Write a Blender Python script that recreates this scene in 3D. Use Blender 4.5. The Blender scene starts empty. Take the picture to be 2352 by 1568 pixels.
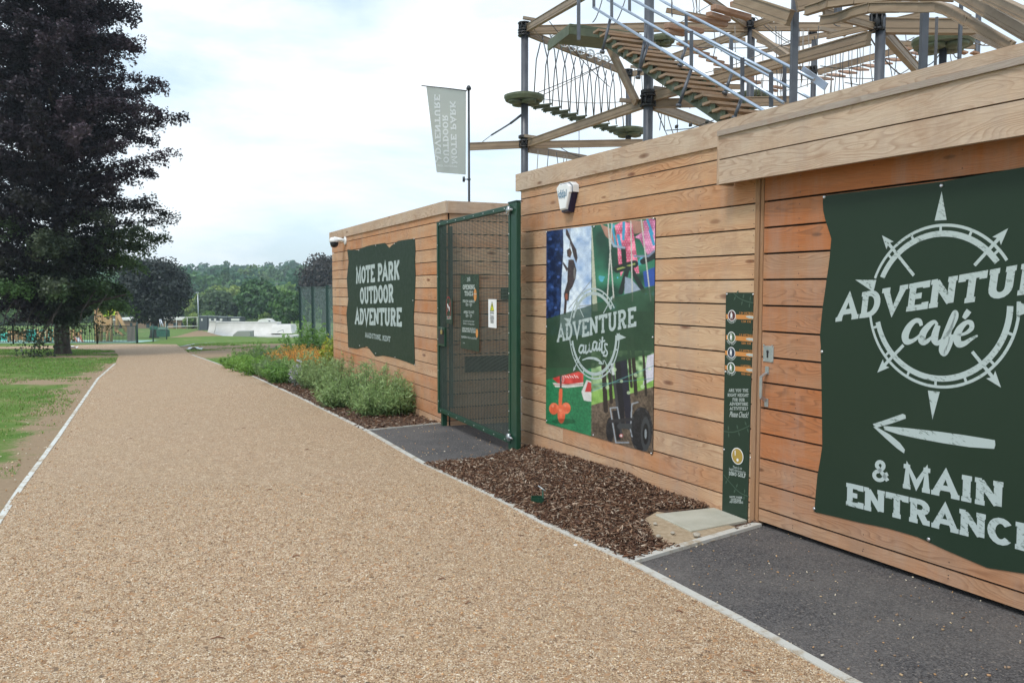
import bpy, bmesh, math, random
import numpy as np
from mathutils import Vector, Matrix
HAZE = .0005
random.seed(7); RNG = np.random.default_rng(7)
sc = bpy.context.scene
COL = sc.collection
# ------------------------------------------------------------------ camera, sky, sun, exposure
FPX = 1898.0; CXP = 1176.0; CYP = 784.0; TH = math.atan(122/1898.0); EYE = 1.79
cam_d = bpy.data.cameras.new('camera'); cam = bpy.data.objects.new('camera', cam_d); COL.objects.link(cam)
cam_d.sensor_width = 36.0; cam_d.lens = 36*FPX/2352; cam_d.clip_start = 0.05; cam_d.clip_end = 9000
cam.location = (0, 0, EYE); cam.rotation_euler = (math.pi/2 - TH, 0, 0)
sc.camera = cam
SUN_EL, SUN_AZ = 52.0, 215.0        # azimuth clockwise from +Y
world = bpy.data.worlds.new("World"); sc.world = world; world.use_nodes = True
wn = world.node_tree; wn.nodes.clear()
def wnode(t, **k):
    n = wn.nodes.new(t)
    for a, b in k.items(): setattr(n, a, b)
    return n
sky = wnode('ShaderNodeTexSky', sky_type='NISHITA', sun_disc=False)
sky.sun_elevation = math.radians(SUN_EL); sky.sun_rotation = math.radians(SUN_AZ)
sky.air_density = 1.0; sky.dust_density = 1.5; sky.ozone_density = 1.5
tc = wnode('ShaderNodeTexCoord'); mp = wnode('ShaderNodeMapping'); mp.inputs['Scale'].default_value = (1, 1, 3.2)
nz = wnode('ShaderNodeTexNoise'); nz.inputs['Scale'].default_value = 2.3; nz.inputs['Detail'].default_value = 7; nz.inputs['Roughness'].default_value = .55; nz.inputs['Distortion'].default_value = .3
cr = wnode('ShaderNodeValToRGB'); cr.color_ramp.elements[0].position = .40; cr.color_ramp.elements[1].position = .62
cr.color_ramp.elements[0].color = (.12, .12, .12, 1); cr.color_ramp.elements[1].color = (1, 1, 1, 1)
hsv = wnode('ShaderNodeHueSaturation'); hsv.inputs['Saturation'].default_value = .85; hsv.inputs['Value'].default_value = 1.6
mxs = wnode('ShaderNodeMix', data_type='RGBA')
bg = wnode('ShaderNodeBackground'); bg.inputs['Strength'].default_value = .115
wo = wnode('ShaderNodeOutputWorld')
L = wn.links.new
L(tc.outputs['Generated'], mp.inputs['Vector']); L(mp.outputs[0], nz.inputs['Vector']); L(nz.outputs['Fac'], cr.inputs['Fac'])
tint = wnode('ShaderNodeMix', data_type='RGBA', blend_type='MULTIPLY'); tint.inputs['Factor'].default_value = 1; tint.inputs['B'].default_value = (.86, 1., 1.08, 1)
L(sky.outputs['Color'], tint.inputs['A']); L(tint.outputs['Result'], hsv.inputs['Color'])
L(cr.outputs['Color'], mxs.inputs['Factor']); pal = wnode('ShaderNodeMix', data_type='RGBA'); pal.inputs['Factor'].default_value = .6; pal.inputs['B'].default_value = (6.6, 8.2, 9.2, 1); L(hsv.outputs['Color'], pal.inputs['A']); L(pal.outputs['Result'], mxs.inputs['A']); mxs.inputs['B'].default_value = (9.8, 10.4, 10.8, 1)
L(mxs.outputs['Result'], bg.inputs['Color']); L(bg.outputs[0], wo.inputs['Surface'])
sun_d = bpy.data.lights.new('sun', 'SUN'); sun = bpy.data.objects.new('sun', sun_d); COL.objects.link(sun)
sun_d.energy = 1.8; sun_d.angle = math.radians(12); sun_d.color = (1, .93, .83)
_a, _e = math.radians(SUN_AZ), math.radians(SUN_EL)
sdir = Vector((math.sin(_a)*math.cos(_e), math.cos(_a)*math.cos(_e), math.sin(_e)))
sun.rotation_euler = sdir.to_track_quat('Z', 'Y').to_euler(); sun.location = (0, 0, 60)
sc.view_settings.view_transform = 'Standard'; sc.view_settings.look = 'None'
sc.view_settings.exposure = 0.12; sc.view_settings.gamma = 1
# ------------------------------------------------------------------ helpers
def ray(x, y):
    cx = (x-CXP)/FPX; cz = -(y-CYP)/FPX
    return Vector((cx, math.cos(TH)+cz*math.sin(TH), -math.sin(TH)+cz*math.cos(TH)))
ORG = Vector((0, 0, EYE))
def P(x, y, Y):
    d = ray(x, y); return ORG + d*(Y/d.y)
ZY = [-100, 7, 45, 60, 80, 100, 130, 200, 260, 420, 620, 900, 3000]
ZZ = [0, 0, -1.25, -2.1, -3.2, -4.1, -5.1, -6.5, -7.0, -3.0, 4.0, 2.0, -6.0]
def zg(Y): return float(np.interp(Y, ZY, ZZ))
def G(x, y, dz=0.0):
    d = ray(x, y); lo, hi = .3, 400.
    g = lambda Y: EYE + d.z*Y/d.y - zg(Y) - dz
    prev = lo
    for k in range(1, 800):
        Y = lo*math.exp(k*math.log(hi/lo)/800)
        if g(Y) < 0:
            a, b = prev, Y
            for _ in range(40):
                m = (a+b)/2
                if g(m) < 0: b = m
                else: a = m
            p = P(x, y, (a+b)/2); return p
        prev = Y
    return P(x, y, hi)
class Wall:
    def __init__(s, p0, d):
        s.p = Vector((p0[0], p0[1], 0)); s.d = Vector((d[0], d[1], 0)).normalized(); s.n = Vector((-s.d.y, s.d.x, 0))
        if s.n.dot(-s.p) < 0: s.n = -s.n
    def pt(s, a, z, o=0.): return s.p + s.d*a + s.n*o + Vector((0, 0, z))
    def px(s, x, y, o=0.):
        r = ray(x, y); q = s.p + s.n*o
        t = (q-ORG).dot(s.n)/r.dot(s.n); return ORG + r*t
    def sz(s, x, y, o=0.):
        q = s.px(x, y, o); return (q-s.p).dot(s.d), q.z
def proj(p):
    v = p-ORG
    fw = v.y*math.cos(TH)-v.z*math.sin(TH); up = v.y*math.sin(TH)+v.z*math.cos(TH)
    return CXP+FPX*v.x/fw, CYP-FPX*up/fw
# ---- meshes
def tagm(o, label=None, cat=None, group=None, kind=None):
    if label: o['label'] = label
    if cat: o['category'] = cat
    if group: o['group'] = group
    if kind: o['kind'] = kind
    return o
def empty(name, loc, label, cat, group=None):
    o = bpy.data.objects.new(name, None); COL.objects.link(o); o.location = loc; o.empty_display_size = .2
    return tagm(o, label, cat, group)
def link(name, me, parent=None, mats=()):
    for m in mats: me.materials.append(m)
    o = bpy.data.objects.new(name, me); COL.objects.link(o)
    if parent:
        o.parent = parent; o.matrix_parent_inverse = Matrix.Translation(-parent.location) if parent.type == 'EMPTY' else Matrix.Identity(4)
        o['_w'] = 0; del o['_w']
    return o
class MB:
    def __init__(s): s.v = []; s.f = []; s.mi = []; s.uv = []; s.bv = []; s.sm = []
    def face(s, pts, mi=0, uv=None, bv=0., sm=False):
        i = len(s.v); s.v += [tuple(p) for p in pts]; s.f.append(list(range(i, i+len(pts)))); s.mi.append(mi); s.sm.append(sm)
        s.uv += list(uv) if uv else [(0., 0.)]*len(pts); s.bv.append(bv)
    def hexa(s, c, mi=0, bv=0., uo=None, bevel=0):
        # c: 8 corners, bottom 0-3 ccw, top 4-7
        c = [Vector(p) for p in c]
        u0 = random.random()*40 if uo is None else uo; v0 = random.random()*40
        for q in ((0, 3, 2, 1), (4, 5, 6, 7), (0, 1, 5, 4), (1, 2, 6, 5), (2, 3, 7, 6), (3, 0, 4, 7)):
            p = [c[k] for k in q]
            a = (p[1]-p[0]).length; b = (p[3]-p[0]).length
            if a >= b: uv = [(u0, v0), (u0+a, v0), (u0+a, v0+b), (u0, v0+b)]
            else: uv = [(u0, v0), (u0, v0+a), (u0+b, v0+a), (u0+b, v0)]
            s.face(p, mi, uv, bv)
    def box(s, c, sx, sy, sz, ax=None, mi=0, bv=0.):
        c = Vector(c); X, Y_, Z = ax if ax else (Vector((1, 0, 0)), Vector((0, 1, 0)), Vector((0, 0, 1)))
        X = Vector(X)*sx/2; Y_ = Vector(Y_)*sy/2; Z = Vector(Z)*sz/2
        s.hexa([c-X-Y_-Z, c+X-Y_-Z, c+X+Y_-Z, c-X+Y_-Z, c-X-Y_+Z, c+X-Y_+Z, c+X+Y_+Z, c-X+Y_+Z], mi, bv)
    def beam(s, a, b, w, h, mi=0, bv=0., up=None):
        a = Vector(a); b = Vector(b); X = b-a; L_ = X.length
        if L_ < 1e-6: return
        X /= L_; U = Vector(up) if up else Vector((0, 0, 1))
        if abs(X.dot(U)) > .99: U = Vector((0, 1, 0))
        S = X.cross(U).normalized(); U = S.cross(X)
        s.box((a+b)/2, L_, w, h, (X, S, U), mi, bv)
    def tube(s, pts, r, n=8, mi=0, cap=True, bv=0.):
        pts = [Vector(p) for p in pts]; rs = r if hasattr(r, '__len__') else [r]*len(pts)
        rings = []
        for i, p in enumerate(pts):
            t = (pts[min(i+1, len(pts)-1)]-pts[max(i-1, 0)]).normalized()
            U = Vector((0, 0, 1)) if abs(t.z) < .9 else Vector((0, 1, 0))
            A = t.cross(U).normalized(); B = A.cross(t)
            rings.append([p+(A*math.cos(2*math.pi*k/n)+B*math.sin(2*math.pi*k/n))*rs[i] for k in range(n)])
        i0 = len(s.v)
        for R_ in rings: s.v += [tuple(q) for q in R_]
        acc = 0.; u0 = random.random()*20
        for i in range(len(rings)-1):
            d = (pts[i+1]-pts[i]).length
            for k in range(n):
                k2 = (k+1) % n
                s.f.append([i0+i*n+k, i0+i*n+k2, i0+(i+1)*n+k2, i0+(i+1)*n+k]); s.mi.append(mi); s.bv.append(bv); s.sm.append(True)
                s.uv += [(u0+acc, k*r_uv(rs[i], n)), (u0+acc, (k+1)*r_uv(rs[i], n)), (u0+acc+d, (k+1)*r_uv(rs[i], n)), (u0+acc+d, k*r_uv(rs[i], n))]
            acc += d
        if cap:
            s.f.append([i0+k for k in range(n)][::-1]); s.mi.append(mi); s.bv.append(bv); s.uv += [(0, 0)]*n; s.sm.append(False)
            j = i0+(len(rings)-1)*n
            s.f.append([j+k for k in range(n)]); s.mi.append(mi); s.bv.append(bv); s.uv += [(0, 0)]*n; s.sm.append(False)
    def build(s, name, mats, parent=None, bevel=0.):
        if not isinstance(mats, (list, tuple)): mats = [mats]
        me = bpy.data.meshes.new(name)
        org = parent.matrix_basis.translation if (parent is not None and parent.type == 'EMPTY') else Vector((0, 0, 0))
        wo_ = wpos(parent)
        me.from_pydata([(p[0]-wo_[0], p[1]-wo_[1], p[2]-wo_[2]) for p in s.v], [], s.f)
        me.polygons.foreach_set('material_index', s.mi)
        me.polygons.foreach_set('use_smooth', s.sm)
        uvl = me.uv_layers.new(name='UVMap'); uvl.data.foreach_set('uv', [c for u in s.uv for c in u])
        at = me.attributes.new('bv', 'FLOAT', 'FACE'); at.data.foreach_set('value', s.bv)
        for m in mats: me.materials.append(m)
        me.update()
        o = bpy.data.objects.new(name, me); COL.objects.link(o)
        if parent is not None: o.parent = parent
        if bevel > 0:
            bm = bmesh.new(); bm.from_mesh(me); bmesh.ops.remove_doubles(bm, verts=bm.verts, dist=1e-5)
            try: bmesh.ops.bevel(bm, geom=[e for e in bm.edges if len(e.link_faces) == 2 and e.calc_face_angle(0) > .5], offset=bevel, segments=1, affect='EDGES', profile=.6)
            except Exception: pass
            bm.to_mesh(me); bm.free()
        return o
def r_uv(r, n): return 2*math.pi*r/n
def wpos(o):
    p = Vector((0, 0, 0))
    while o is not None: p += o.location; o = o.parent
    return p
def part(name, fn, mat, parent, **k):
    m = MB(); fn(m); return m.build(name, mat, parent, **k)
def poly(mb, pts, n, th, mi=0, bv=0.):
    """flat outline (list of points) extruded along n by th, triangulated"""
    from mathutils.geometry import tessellate_polygon
    pts = [Vector(p) for p in pts]; n = Vector(n)
    tris = tessellate_polygon([pts])
    nn = n*th
    for t in tris:
        a, b, c = (pts[k] for k in t)
        if (b-a).cross(c-a).dot(n) < 0: b, c = c, b
        uvs = [(q.x*.7+q.y*.7, q.z) for q in (a, b, c)]
        mb.face([a+nn, b+nn, c+nn], mi, uvs, bv); mb.face([a, c, b], mi, uvs, bv)
    for i in range(len(pts)):
        a, b = pts[i], pts[(i+1) % len(pts)]
        mb.face([a, b, b+nn, a+nn], mi, None, bv)
# ---- materials
def mat(name, col=(.5, .5, .5), rough=.6, metal=0., spec=.5, build=None):
    m = bpy.data.materials.new(name); m.use_nodes = True; nt = m.node_tree
    b = nt.nodes['Principled BSDF']; b.inputs['Base Color'].default_value = (*col, 1); b.inputs['Roughness'].default_value = rough
    b.inputs['Metallic'].default_value = metal; b.inputs['Specular IOR Level'].default_value = spec
    if build: build(nt, b)
    return m
class N:
    def __init__(s, nt): s.nt = nt
    def __call__(s, t, ins=None, **k):
        n = s.nt.nodes.new(t)
        for a, b in k.items(): setattr(n, a, b)
        if ins:
            for a, b in ins.items():
                if isinstance(b, bpy.types.NodeSocket): s.nt.links.new(b, n.inputs[a])
                else: n.inputs[a].default_value = b
        return n
    def ramp(s, fac, stops, interp='LINEAR'):
        n = s.nt.nodes.new('ShaderNodeValToRGB'); n.color_ramp.interpolation = interp
        e = n.color_ramp.elements
        while len(e) < len(stops): e.new(.5)
        for el, (p, c) in zip(e, stops):
            el.position = p; el.color = (*c, 1) if hasattr(c, '__len__') else (c, c, c, 1)
        s.nt.links.new(fac, n.inputs['Fac']); return n.outputs['Color']
    def mix(s, f, a, b, mode='MIX'):
        n = s.nt.nodes.new('ShaderNodeMix'); n.data_type = 'RGBA'; n.blend_type = mode; n.clamp_factor = True
        for k, v in (('Factor', f), ('A', a), ('B', b)):
            if isinstance(v, bpy.types.NodeSocket): s.nt.links.new(v, n.inputs[k])
            elif k == 'Factor': n.inputs[k].default_value = v
            else: n.inputs[k].default_value = (*v, 1) if hasattr(v, '__len__') else (v, v, v, 1)
        return n.outputs['Result']
    def math(s, op, a, b=0., clamp=False):
        n = s.nt.nodes.new('ShaderNodeMath'); n.operation = op; n.use_clamp = clamp
        for i, v in enumerate((a, b)):
            if isinstance(v, bpy.types.NodeSocket): s.nt.links.new(v, n.inputs[i])
            else: n.inputs[i].default_value = v
        return n.outputs[0]
    def link(s, a, b): s.nt.links.new(a, b)
def noisy(c1, c2, scale=4., detail=6, rough=.6, bump=0., lo=.35, hi=.65, rgh=.7, stretch=(1, 1, 1), metal=0., coord='Object'):
    def b(nt, bs):
        n = N(nt); t = n('ShaderNodeTexCoord'); m = n('ShaderNodeMapping', {'Vector': t.outputs[coord], 'Scale': stretch})
        z = n('ShaderNodeTexNoise', {'Vector': m.outputs[0], 'Scale': scale, 'Detail': detail, 'Roughness': rough})
        n.link(n.ramp(z.outputs['Fac'], [(lo, c1), (hi, c2)]), bs.inputs['Base Color'])
        if bump:
            bp = n('ShaderNodeBump', {'Height': z.outputs['Fac'], 'Strength': bump, 'Distance': .01}); n.link(bp.outputs[0], bs.inputs['Normal'])
    return mat('surface', c1, rgh, metal, build=b)
def wood(name, pale, warm, dark, knots=True, gs=1.):
    def b(nt, bs):
        n = N(nt); uv = n('ShaderNodeUVMap'); at = n('ShaderNodeAttribute', attribute_name='bv')
        sep = n('ShaderNodeSeparateXYZ', {0: uv.outputs[0]})
        # slow wander of the rings along the board
        m1 = n('ShaderNodeMapping', {'Vector': uv.outputs[0], 'Scale': (1.1, 5, 1)})
        w1 = n('ShaderNodeTexNoise', {'Vector': m1.outputs[0], 'Scale': 1., 'Detail': 2, 'Roughness': .45})
        r = n.math('ADD', n.math('MULTIPLY', sep.outputs[1], 48.*gs), n.math('MULTIPLY', w1.outputs['Fac'], 21.))
        saw = n.math('FRACT', r)
        ring = n.ramp(saw, [(0, 0.0), (.55, .25), (.86, 1.), (1., 0.)])
        m2 = n('ShaderNodeMapping', {'Vector': uv.outputs[0], 'Scale': (6, 160, 1)})
        fib = n('ShaderNodeTexNoise', {'Vector': m2.outputs[0], 'Scale': 1., 'Detail': 4, 'Roughness': .6})
        m3 = n('ShaderNodeMapping', {'Vector': uv.outputs[0], 'Scale': (.9, 4.5, 1)})
        st = n('ShaderNodeTexNoise', {'Vector': m3.outputs[0], 'Scale': 1., 'Detail': 6, 'Roughness': .65})
        warmf = n.math('ADD', at.outputs['Fac'], n.math('MULTIPLY', n.math('SUBTRACT', st.outputs['Fac'], .5), 1.6), True)
        base = n.mix(warmf, pale, warm)
        m5 = n('ShaderNodeMapping', {'Vector': uv.outputs[0], 'Scale': (.5, 9, 1)}); gm = n('ShaderNodeTexNoise', {'Vector': m5.outputs[0], 'Scale': 1., 'Detail': 1})
        base = n.mix(n.math('MULTIPLY', n.math('MULTIPLY', ring, n.ramp(gm.outputs['Fac'], [(.38, .30), (.58, 1.)])), .58), base, dark)
        base = n.mix(n.math('MULTIPLY', n.ramp(fib.outputs['Fac'], [(.35, 1.), (.6, 0.)]), .28), base, dark)
        hgt = ring
        if knots:
            m4 = n('ShaderNodeMapping', {'Vector': uv.outputs[0], 'Scale': (1.9, 6.5, 1)})
            v = n('ShaderNodeTexVoronoi', {'Vector': m4.outputs[0], 'Scale': 1., 'Randomness': 1.}, feature='F1')
            cs = n('ShaderNodeSeparateColor', {0: v.outputs['Color']})
            rad = n.math('MULTIPLY', n.math('SUBTRACT', cs.outputs[0], .30, True), .27)
            k = n.math('SUBTRACT', 1., n.math('DIVIDE', v.outputs['Distance'], n.math('ADD', rad, .001)), True)
            kk = n.ramp(k, [(0., 0.), (.25, .55), (.8, 1.)])
            base = n.mix(kk, base, (dark[0]*.55, dark[1]*.42, dark[2]*.35))
        g_ = n('ShaderNodeNewGeometry'); ms = n('ShaderNodeMapping', {'Vector': g_.outputs['Position'], 'Scale': (3.2, 3.2, .5)})
        stk = n('ShaderNodeTexNoise', {'Vector': ms.outputs[0], 'Scale': 1., 'Detail': 6, 'Roughness': .7})
        base = n.mix(n.math('MULTIPLY', n.ramp(stk.outputs['Fac'], [(.45, 0.), (.68, 1.)]), .38), base, (.36, .29, .25))
        blot = n('ShaderNodeTexNoise', {'Vector': uv.outputs[0], 'Scale': 2.2, 'Detail': 5, 'Roughness': .7})
        base = n.mix(n.math('MULTIPLY', n.ramp(blot.outputs['Fac'], [(.50, 0.), (.72, 1.)]), .5), base, (.30, .17, .10))
        n.link(base, bs.inputs['Base Color'])
        bp = n('ShaderNodeBump', {'Height': n.mix(.5, hgt, fib.outputs['Fac']), 'Strength': .35, 'Distance': .003}); n.link(bp.outputs[0], bs.inputs['Normal'])
    return mat(name, pale, .78, spec=.25, build=b)
M = {}
M['clad'] = wood('larch_cladding', (.62, .44, .285), (.50, .205, .08), (.25, .10, .042))
M['door_clad'] = wood('sheltered_cladding', (.46, .31, .20), (.46, .17, .065), (.16, .07, .035))
M['fascia'] = wood('weathered_board', (.56, .445, .345), (.52, .32, .19), (.25, .145, .09), gs=.8)
M['capping'] = wood('grey_capping', (.38, .33, .29), (.36, .27, .20), (.18, .13, .10), gs=.8)
M['post_wood'] = wood('post_timber', (.34, .20, .11), (.38, .20, .10), (.20, .11, .06), knots=False, gs=.6)
M['screw'] = mat('screw_head', (.05, .035, .03), .6)
M['void'] = mat('dark_backing', (.012, .01, .009), .9)
M['roof'] = noisy((.10, .10, .105), (.14, .14, .14), 3)
def _print(c, lift=.012):
    def b(nt, bs):
        n = N(nt); t = n('ShaderNodeTexCoord'); z = n('ShaderNodeTexNoise', {'Vector': t.outputs['Object'], 'Scale': 1.3, 'Detail': 4})
        n.link(n.mix(z.outputs['Fac'], c, tuple(x+lift for x in c)), bs.inputs['Base Color'])
        z2 = n('ShaderNodeTexNoise', {'Vector': t.outputs['Object'], 'Scale': 14., 'Detail': 6, 'Roughness': .7})
        n.link(n.ramp(z2.outputs['Fac'], [(.3, .38), (.7, .52)]), bs.inputs['Roughness'])
    return mat('printed_panel', c, .45, spec=.22, build=b)
M['sgreen'] = _print((.015, .033, .019), .008)
M['sgreen2'] = _print((.020, .040, .025), .008)
def _letters(c, c2, amount, sc_=22.):
    def b(nt, bs):
        n = N(nt); t = n('ShaderNodeTexCoord'); m = n('ShaderNodeMapping', {'Vector': t.outputs['Object'], 'Scale': (1, 1, 1.2), 'Rotation': (.7, .5, .2)})
        m2 = n('ShaderNodeMapping', {'Vector': m.outputs[0], 'Scale': (4.5, 1, 1)})
        z = n('ShaderNodeTexNoise', {'Vector': m2.outputs[0], 'Scale': sc_, 'Detail': 5, 'Roughness': .75})
        z2 = n('ShaderNodeTexNoise', {'Vector': t.outputs['Object'], 'Scale': 5., 'Detail': 1})
        f = n.math('MULTIPLY', n.ramp(z.outputs['Fac'], [(.56, 0.), (.60, 1.)]), n.ramp(z2.outputs['Fac'], [(.45, 0.), (.56, 1.)]))
        n.link(n.mix(n.math('MULTIPLY', f, amount), c, c2), bs.inputs['Base Color'])
    return mat('printed_letters', c, .5, spec=.3, build=b)
M['cream'] = _letters((.42, .50, .50), (.10, .14, .12), .85)
M['cream_s'] = mat('small_print', (.44, .50, .48), .5)
M['orange'] = noisy((.52, .21, .05), (.58, .25, .07), 8)
M['leafprint'] = mat('leaf_print', (.045, .085, .055), .5)
M['white'] = noisy((.72, .74, .76), (.80, .81, .82), 6, rgh=.45)
M['bolt'] = mat('stainless_bolt', (.62, .62, .64), .3, .9)
M['steel'] = noisy((.42, .45, .47), (.56, .58, .60), 20, rgh=.36, metal=.8)
M['galv'] = noisy((.36, .40, .45), (.55, .60, .66), 12, rgh=.38, metal=.75)
M['ggreen'] = noisy((.006, .042, .022), (.010, .058, .032), 9, rgh=.38, lo=.3, hi=.7)
M['gmesh'] = noisy((.045, .065, .056), (.065, .09, .08), 9, rgh=.5)
M['gpost'] = noisy((.006, .034, .030), (.010, .045, .038), 9, rgh=.45)
M['yellow'] = mat('warning_yellow', (.62, .66, .02), .5)
M['black'] = mat('black_plastic', (.012, .012, .014), .5)
M['red'] = mat('warning_red', (.40, .03, .03), .5)
M['brass'] = mat('brass', (.55, .42, .18), .35, .8)
M['navy'] = mat('navy_plastic', (.012, .012, .05), .35)
M['pole'] = noisy((.018, .022, .032), (.03, .035, .045), 5, rgh=.4)
M['spost'] = noisy((.075, .082, .10), (.11, .118, .135), 3, rgh=.42, metal=.4)
M['beam'] = noisy((.23, .162, .103), (.30, .22, .145), 1.6, rgh=.55, stretch=(1, 1, 4))
M['beamdk'] = noisy((.20, .155, .115), (.26, .21, .16), 1.6, rgh=.6, stretch=(1, 1, 4))
M['deckgreen'] = noisy((.065, .085, .045), (.11, .13, .075), 3, rgh=.55)
M['tread'] = wood('tread_board', (.33, .25, .18), (.36, .22, .13), (.20, .13, .08), knots=False)
M['log'] = wood('swinging_log', (.36, .22, .15), (.42, .22, .12), (.22, .12, .08), knots=False)
M['rope'] = mat('rope', (.07, .07, .075), .8)
M['rope2'] = mat('pale_rope', (.22, .20, .18), .8)
M['hemp'] = mat('dark_rope', (.045, .05, .05), .85)
M['rail'] = mat('bright_galvanised', (.42, .50, .62), .3, .7)
M['concrete'] = noisy((.42, .42, .36), (.54, .53, .47), 9, 9, bump=.15, rgh=.85)
M['slab'] = noisy((.36, .36, .30), (.44, .44, .38), 5, 9, bump=.2, rgh=.9)
M['stone'] = noisy((.30, .27, .22), (.45, .42, .36), 30, rgh=.85)
M['bark'] = noisy((.030, .024, .02), (.075, .06, .048), 9, 8, bump=.8, stretch=(1, 1, .25), rgh=.95)
M['ramp'] = noisy((.66, .66, .64), (.54, .54, .51), .8, 6, rgh=.7)
M['ramp_d'] = mat('grey_ramp', (.30, .32, .30), .7)
M['brick'] = noisy((.24, .15, .10), (.30, .20, .14), 6, rgh=.9)
M['whitepaint'] = noisy((.74, .74, .72), (.64, .65, .64), 5, rgh=.6)
M['glass'] = mat('window_glass', (.03, .05, .07), .1, spec=.8)
M['turq'] = noisy((.05, .45, .40), (.08, .52, .45), 2, rgh=.5)
M['lime'] = mat('lime_panel', (.42, .55, .04), .5)
M['pine'] = wood('play_timber', (.48, .31, .15), (.52, .28, .12), (.30, .17, .08), knots=False)
M['silver'] = mat('slide_steel', (.62, .64, .66), .25, .8)
M['railblk'] = mat('dark_railing', (.02, .05, .05), .5)
M['carwhite'] = mat('van_paint', (.80, .80, .80), .25, spec=.7)
M['binc'] = noisy((.01, .09, .06), (.015, .11, .08), 4, rgh=.5)
M['container'] = noisy((.055, .07, .085), (.08, .095, .11), .7, rgh=.6)
# ------------------------------------------------------------------ ground
def ground_mat():
    def b(nt, bs):
        n = N(nt); g = n('ShaderNodeNewGeometry'); P_ = g.outputs['Position']
        zb = n('ShaderNodeTexNoise', {'Vector': P_, 'Scale': .16, 'Detail': 6, 'Roughness': .62})
        zm = n('ShaderNodeTexNoise', {'Vector': P_, 'Scale': 1.3, 'Detail': 6, 'Roughness': .65})
        zf = n('ShaderNodeTexNoise', {'Vector': P_, 'Scale': 26., 'Detail': 5, 'Roughness': .75})
        dirt = n.mix(zf.outputs['Fac'], (.21, .145, .09), (.43, .33, .225))
        grass = n.mix(n.ramp(zm.outputs['Fac'], [(.35, 0.), (.7, 1.)]), (.08, .165, .03), (.24, .26, .085))
        grass = n.mix(n.ramp(zf.outputs['Fac'], [(.35, 0.), (.65, 1.)]), grass, (.09, .19, .035))
        at = n('ShaderNodeAttribute', attribute_name='dirt')
        mk = n.math('ADD', n.math('ADD', n.math('MULTIPLY', zb.outputs['Fac'], .55), n.math('MULTIPLY', zm.outputs['Fac'], .45)), n.math('MULTIPLY', n.math('SUBTRACT', zf.outputs['Fac'], .5), .25))
        mk = n.math('ADD', mk, n.math('MULTIPLY', at.outputs['Fac'], .38))
        f = n.ramp(mk, [(.565, 0.), (.645, 1.)])
        n.link(n.mix(f, grass, dirt), bs.inputs['Base Color'])
        bp = n('ShaderNodeBump', {'Height': zf.outputs['Fac'], 'Strength': .8, 'Distance': .03}); n.link(bp.outputs[0], bs.inputs['Normal'])
    return mat('park_ground', (.1, .15, .05), .95, spec=.15, build=b)
M['ground'] = ground_mat()
def gravel_mat():
    def b(nt, bs):
        n = N(nt); g = n('ShaderNodeNewGeometry'); P_ = g.outputs['Position']
        v = n('ShaderNodeTexVoronoi', {'Vector': P_, 'Scale': 175., 'Randomness': 1.}, feature='F1')
        v2 = n('ShaderNodeTexVoronoi', {'Vector': P_, 'Scale': 46., 'Randomness': 1.}, feature='F1')
        cs = n('ShaderNodeSeparateColor', {0: v.outputs['Color']}); cs2 = n('ShaderNodeSeparateColor', {0: v2.outputs['Color']})
        col = n.ramp(cs.outputs[0], [(0, (.035, .022, .018)), (.16, (.20, .105, .056)), (.42, (.395, .26, .15)), (.75, (.515, .365, .232)), (.9, (.72, .60, .44)), (1., (.88, .82, .70))])
        col = n.mix(n.ramp(cs2.outputs[1], [(.87, 0.), (.90, 1.)]), col, n.ramp(cs2.outputs[0], [(0, (.10, .07, .05)), (.4, (.42, .22, .10)), (1., (.60, .50, .38))]))
        zb = n('ShaderNodeTexNoise', {'Vector': P_, 'Scale': .9, 'Detail': 6, 'Roughness': .6})
        zc = n('ShaderNodeTexNoise', {'Vector': P_, 'Scale': 11., 'Detail': 5, 'Roughness': .7})
        col = n.mix(n.math('MULTIPLY', n.ramp(zb.outputs['Fac'], [(.38, 0.), (.66, 1.)]), .22), col, (.43, .325, .205))
        col = n.mix(n.math('MULTIPLY', n.ramp(zc.outputs['Fac'], [(.42, 1.), (.58, 0.)]), .28), col, (.22, .14, .08))
        zw = n('ShaderNodeTexNoise', {'Vector': P_, 'Scale': .33, 'Detail': 4, 'Roughness': .5})
        col = n.mix(n.math('MULTIPLY', n.ramp(zw.outputs['Fac'], [(.46, 0.), (.62, 1.)]), .22), col, (.36, .27, .185))
        n.link(col, bs.inputs['Base Color'])
        h = n.math('SUBTRACT', 1., n.math('MULTIPLY', v.outputs['Distance'], 1.2))
        bp = n('ShaderNodeBump', {'Height': h, 'Strength': .55, 'Distance': .005})
        bp2 = n('ShaderNodeBump', {'Height': n.math('SUBTRACT', 1., v2.outputs['Distance']), 'Strength': .3, 'Distance': .01, 'Normal': bp.outputs[0]}); n.link(bp2.outputs[0], bs.inputs['Normal'])
    return mat('resin_gravel', (.4, .3, .2), .85, spec=.3, build=b)
M['gravel'] = gravel_mat()
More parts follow.
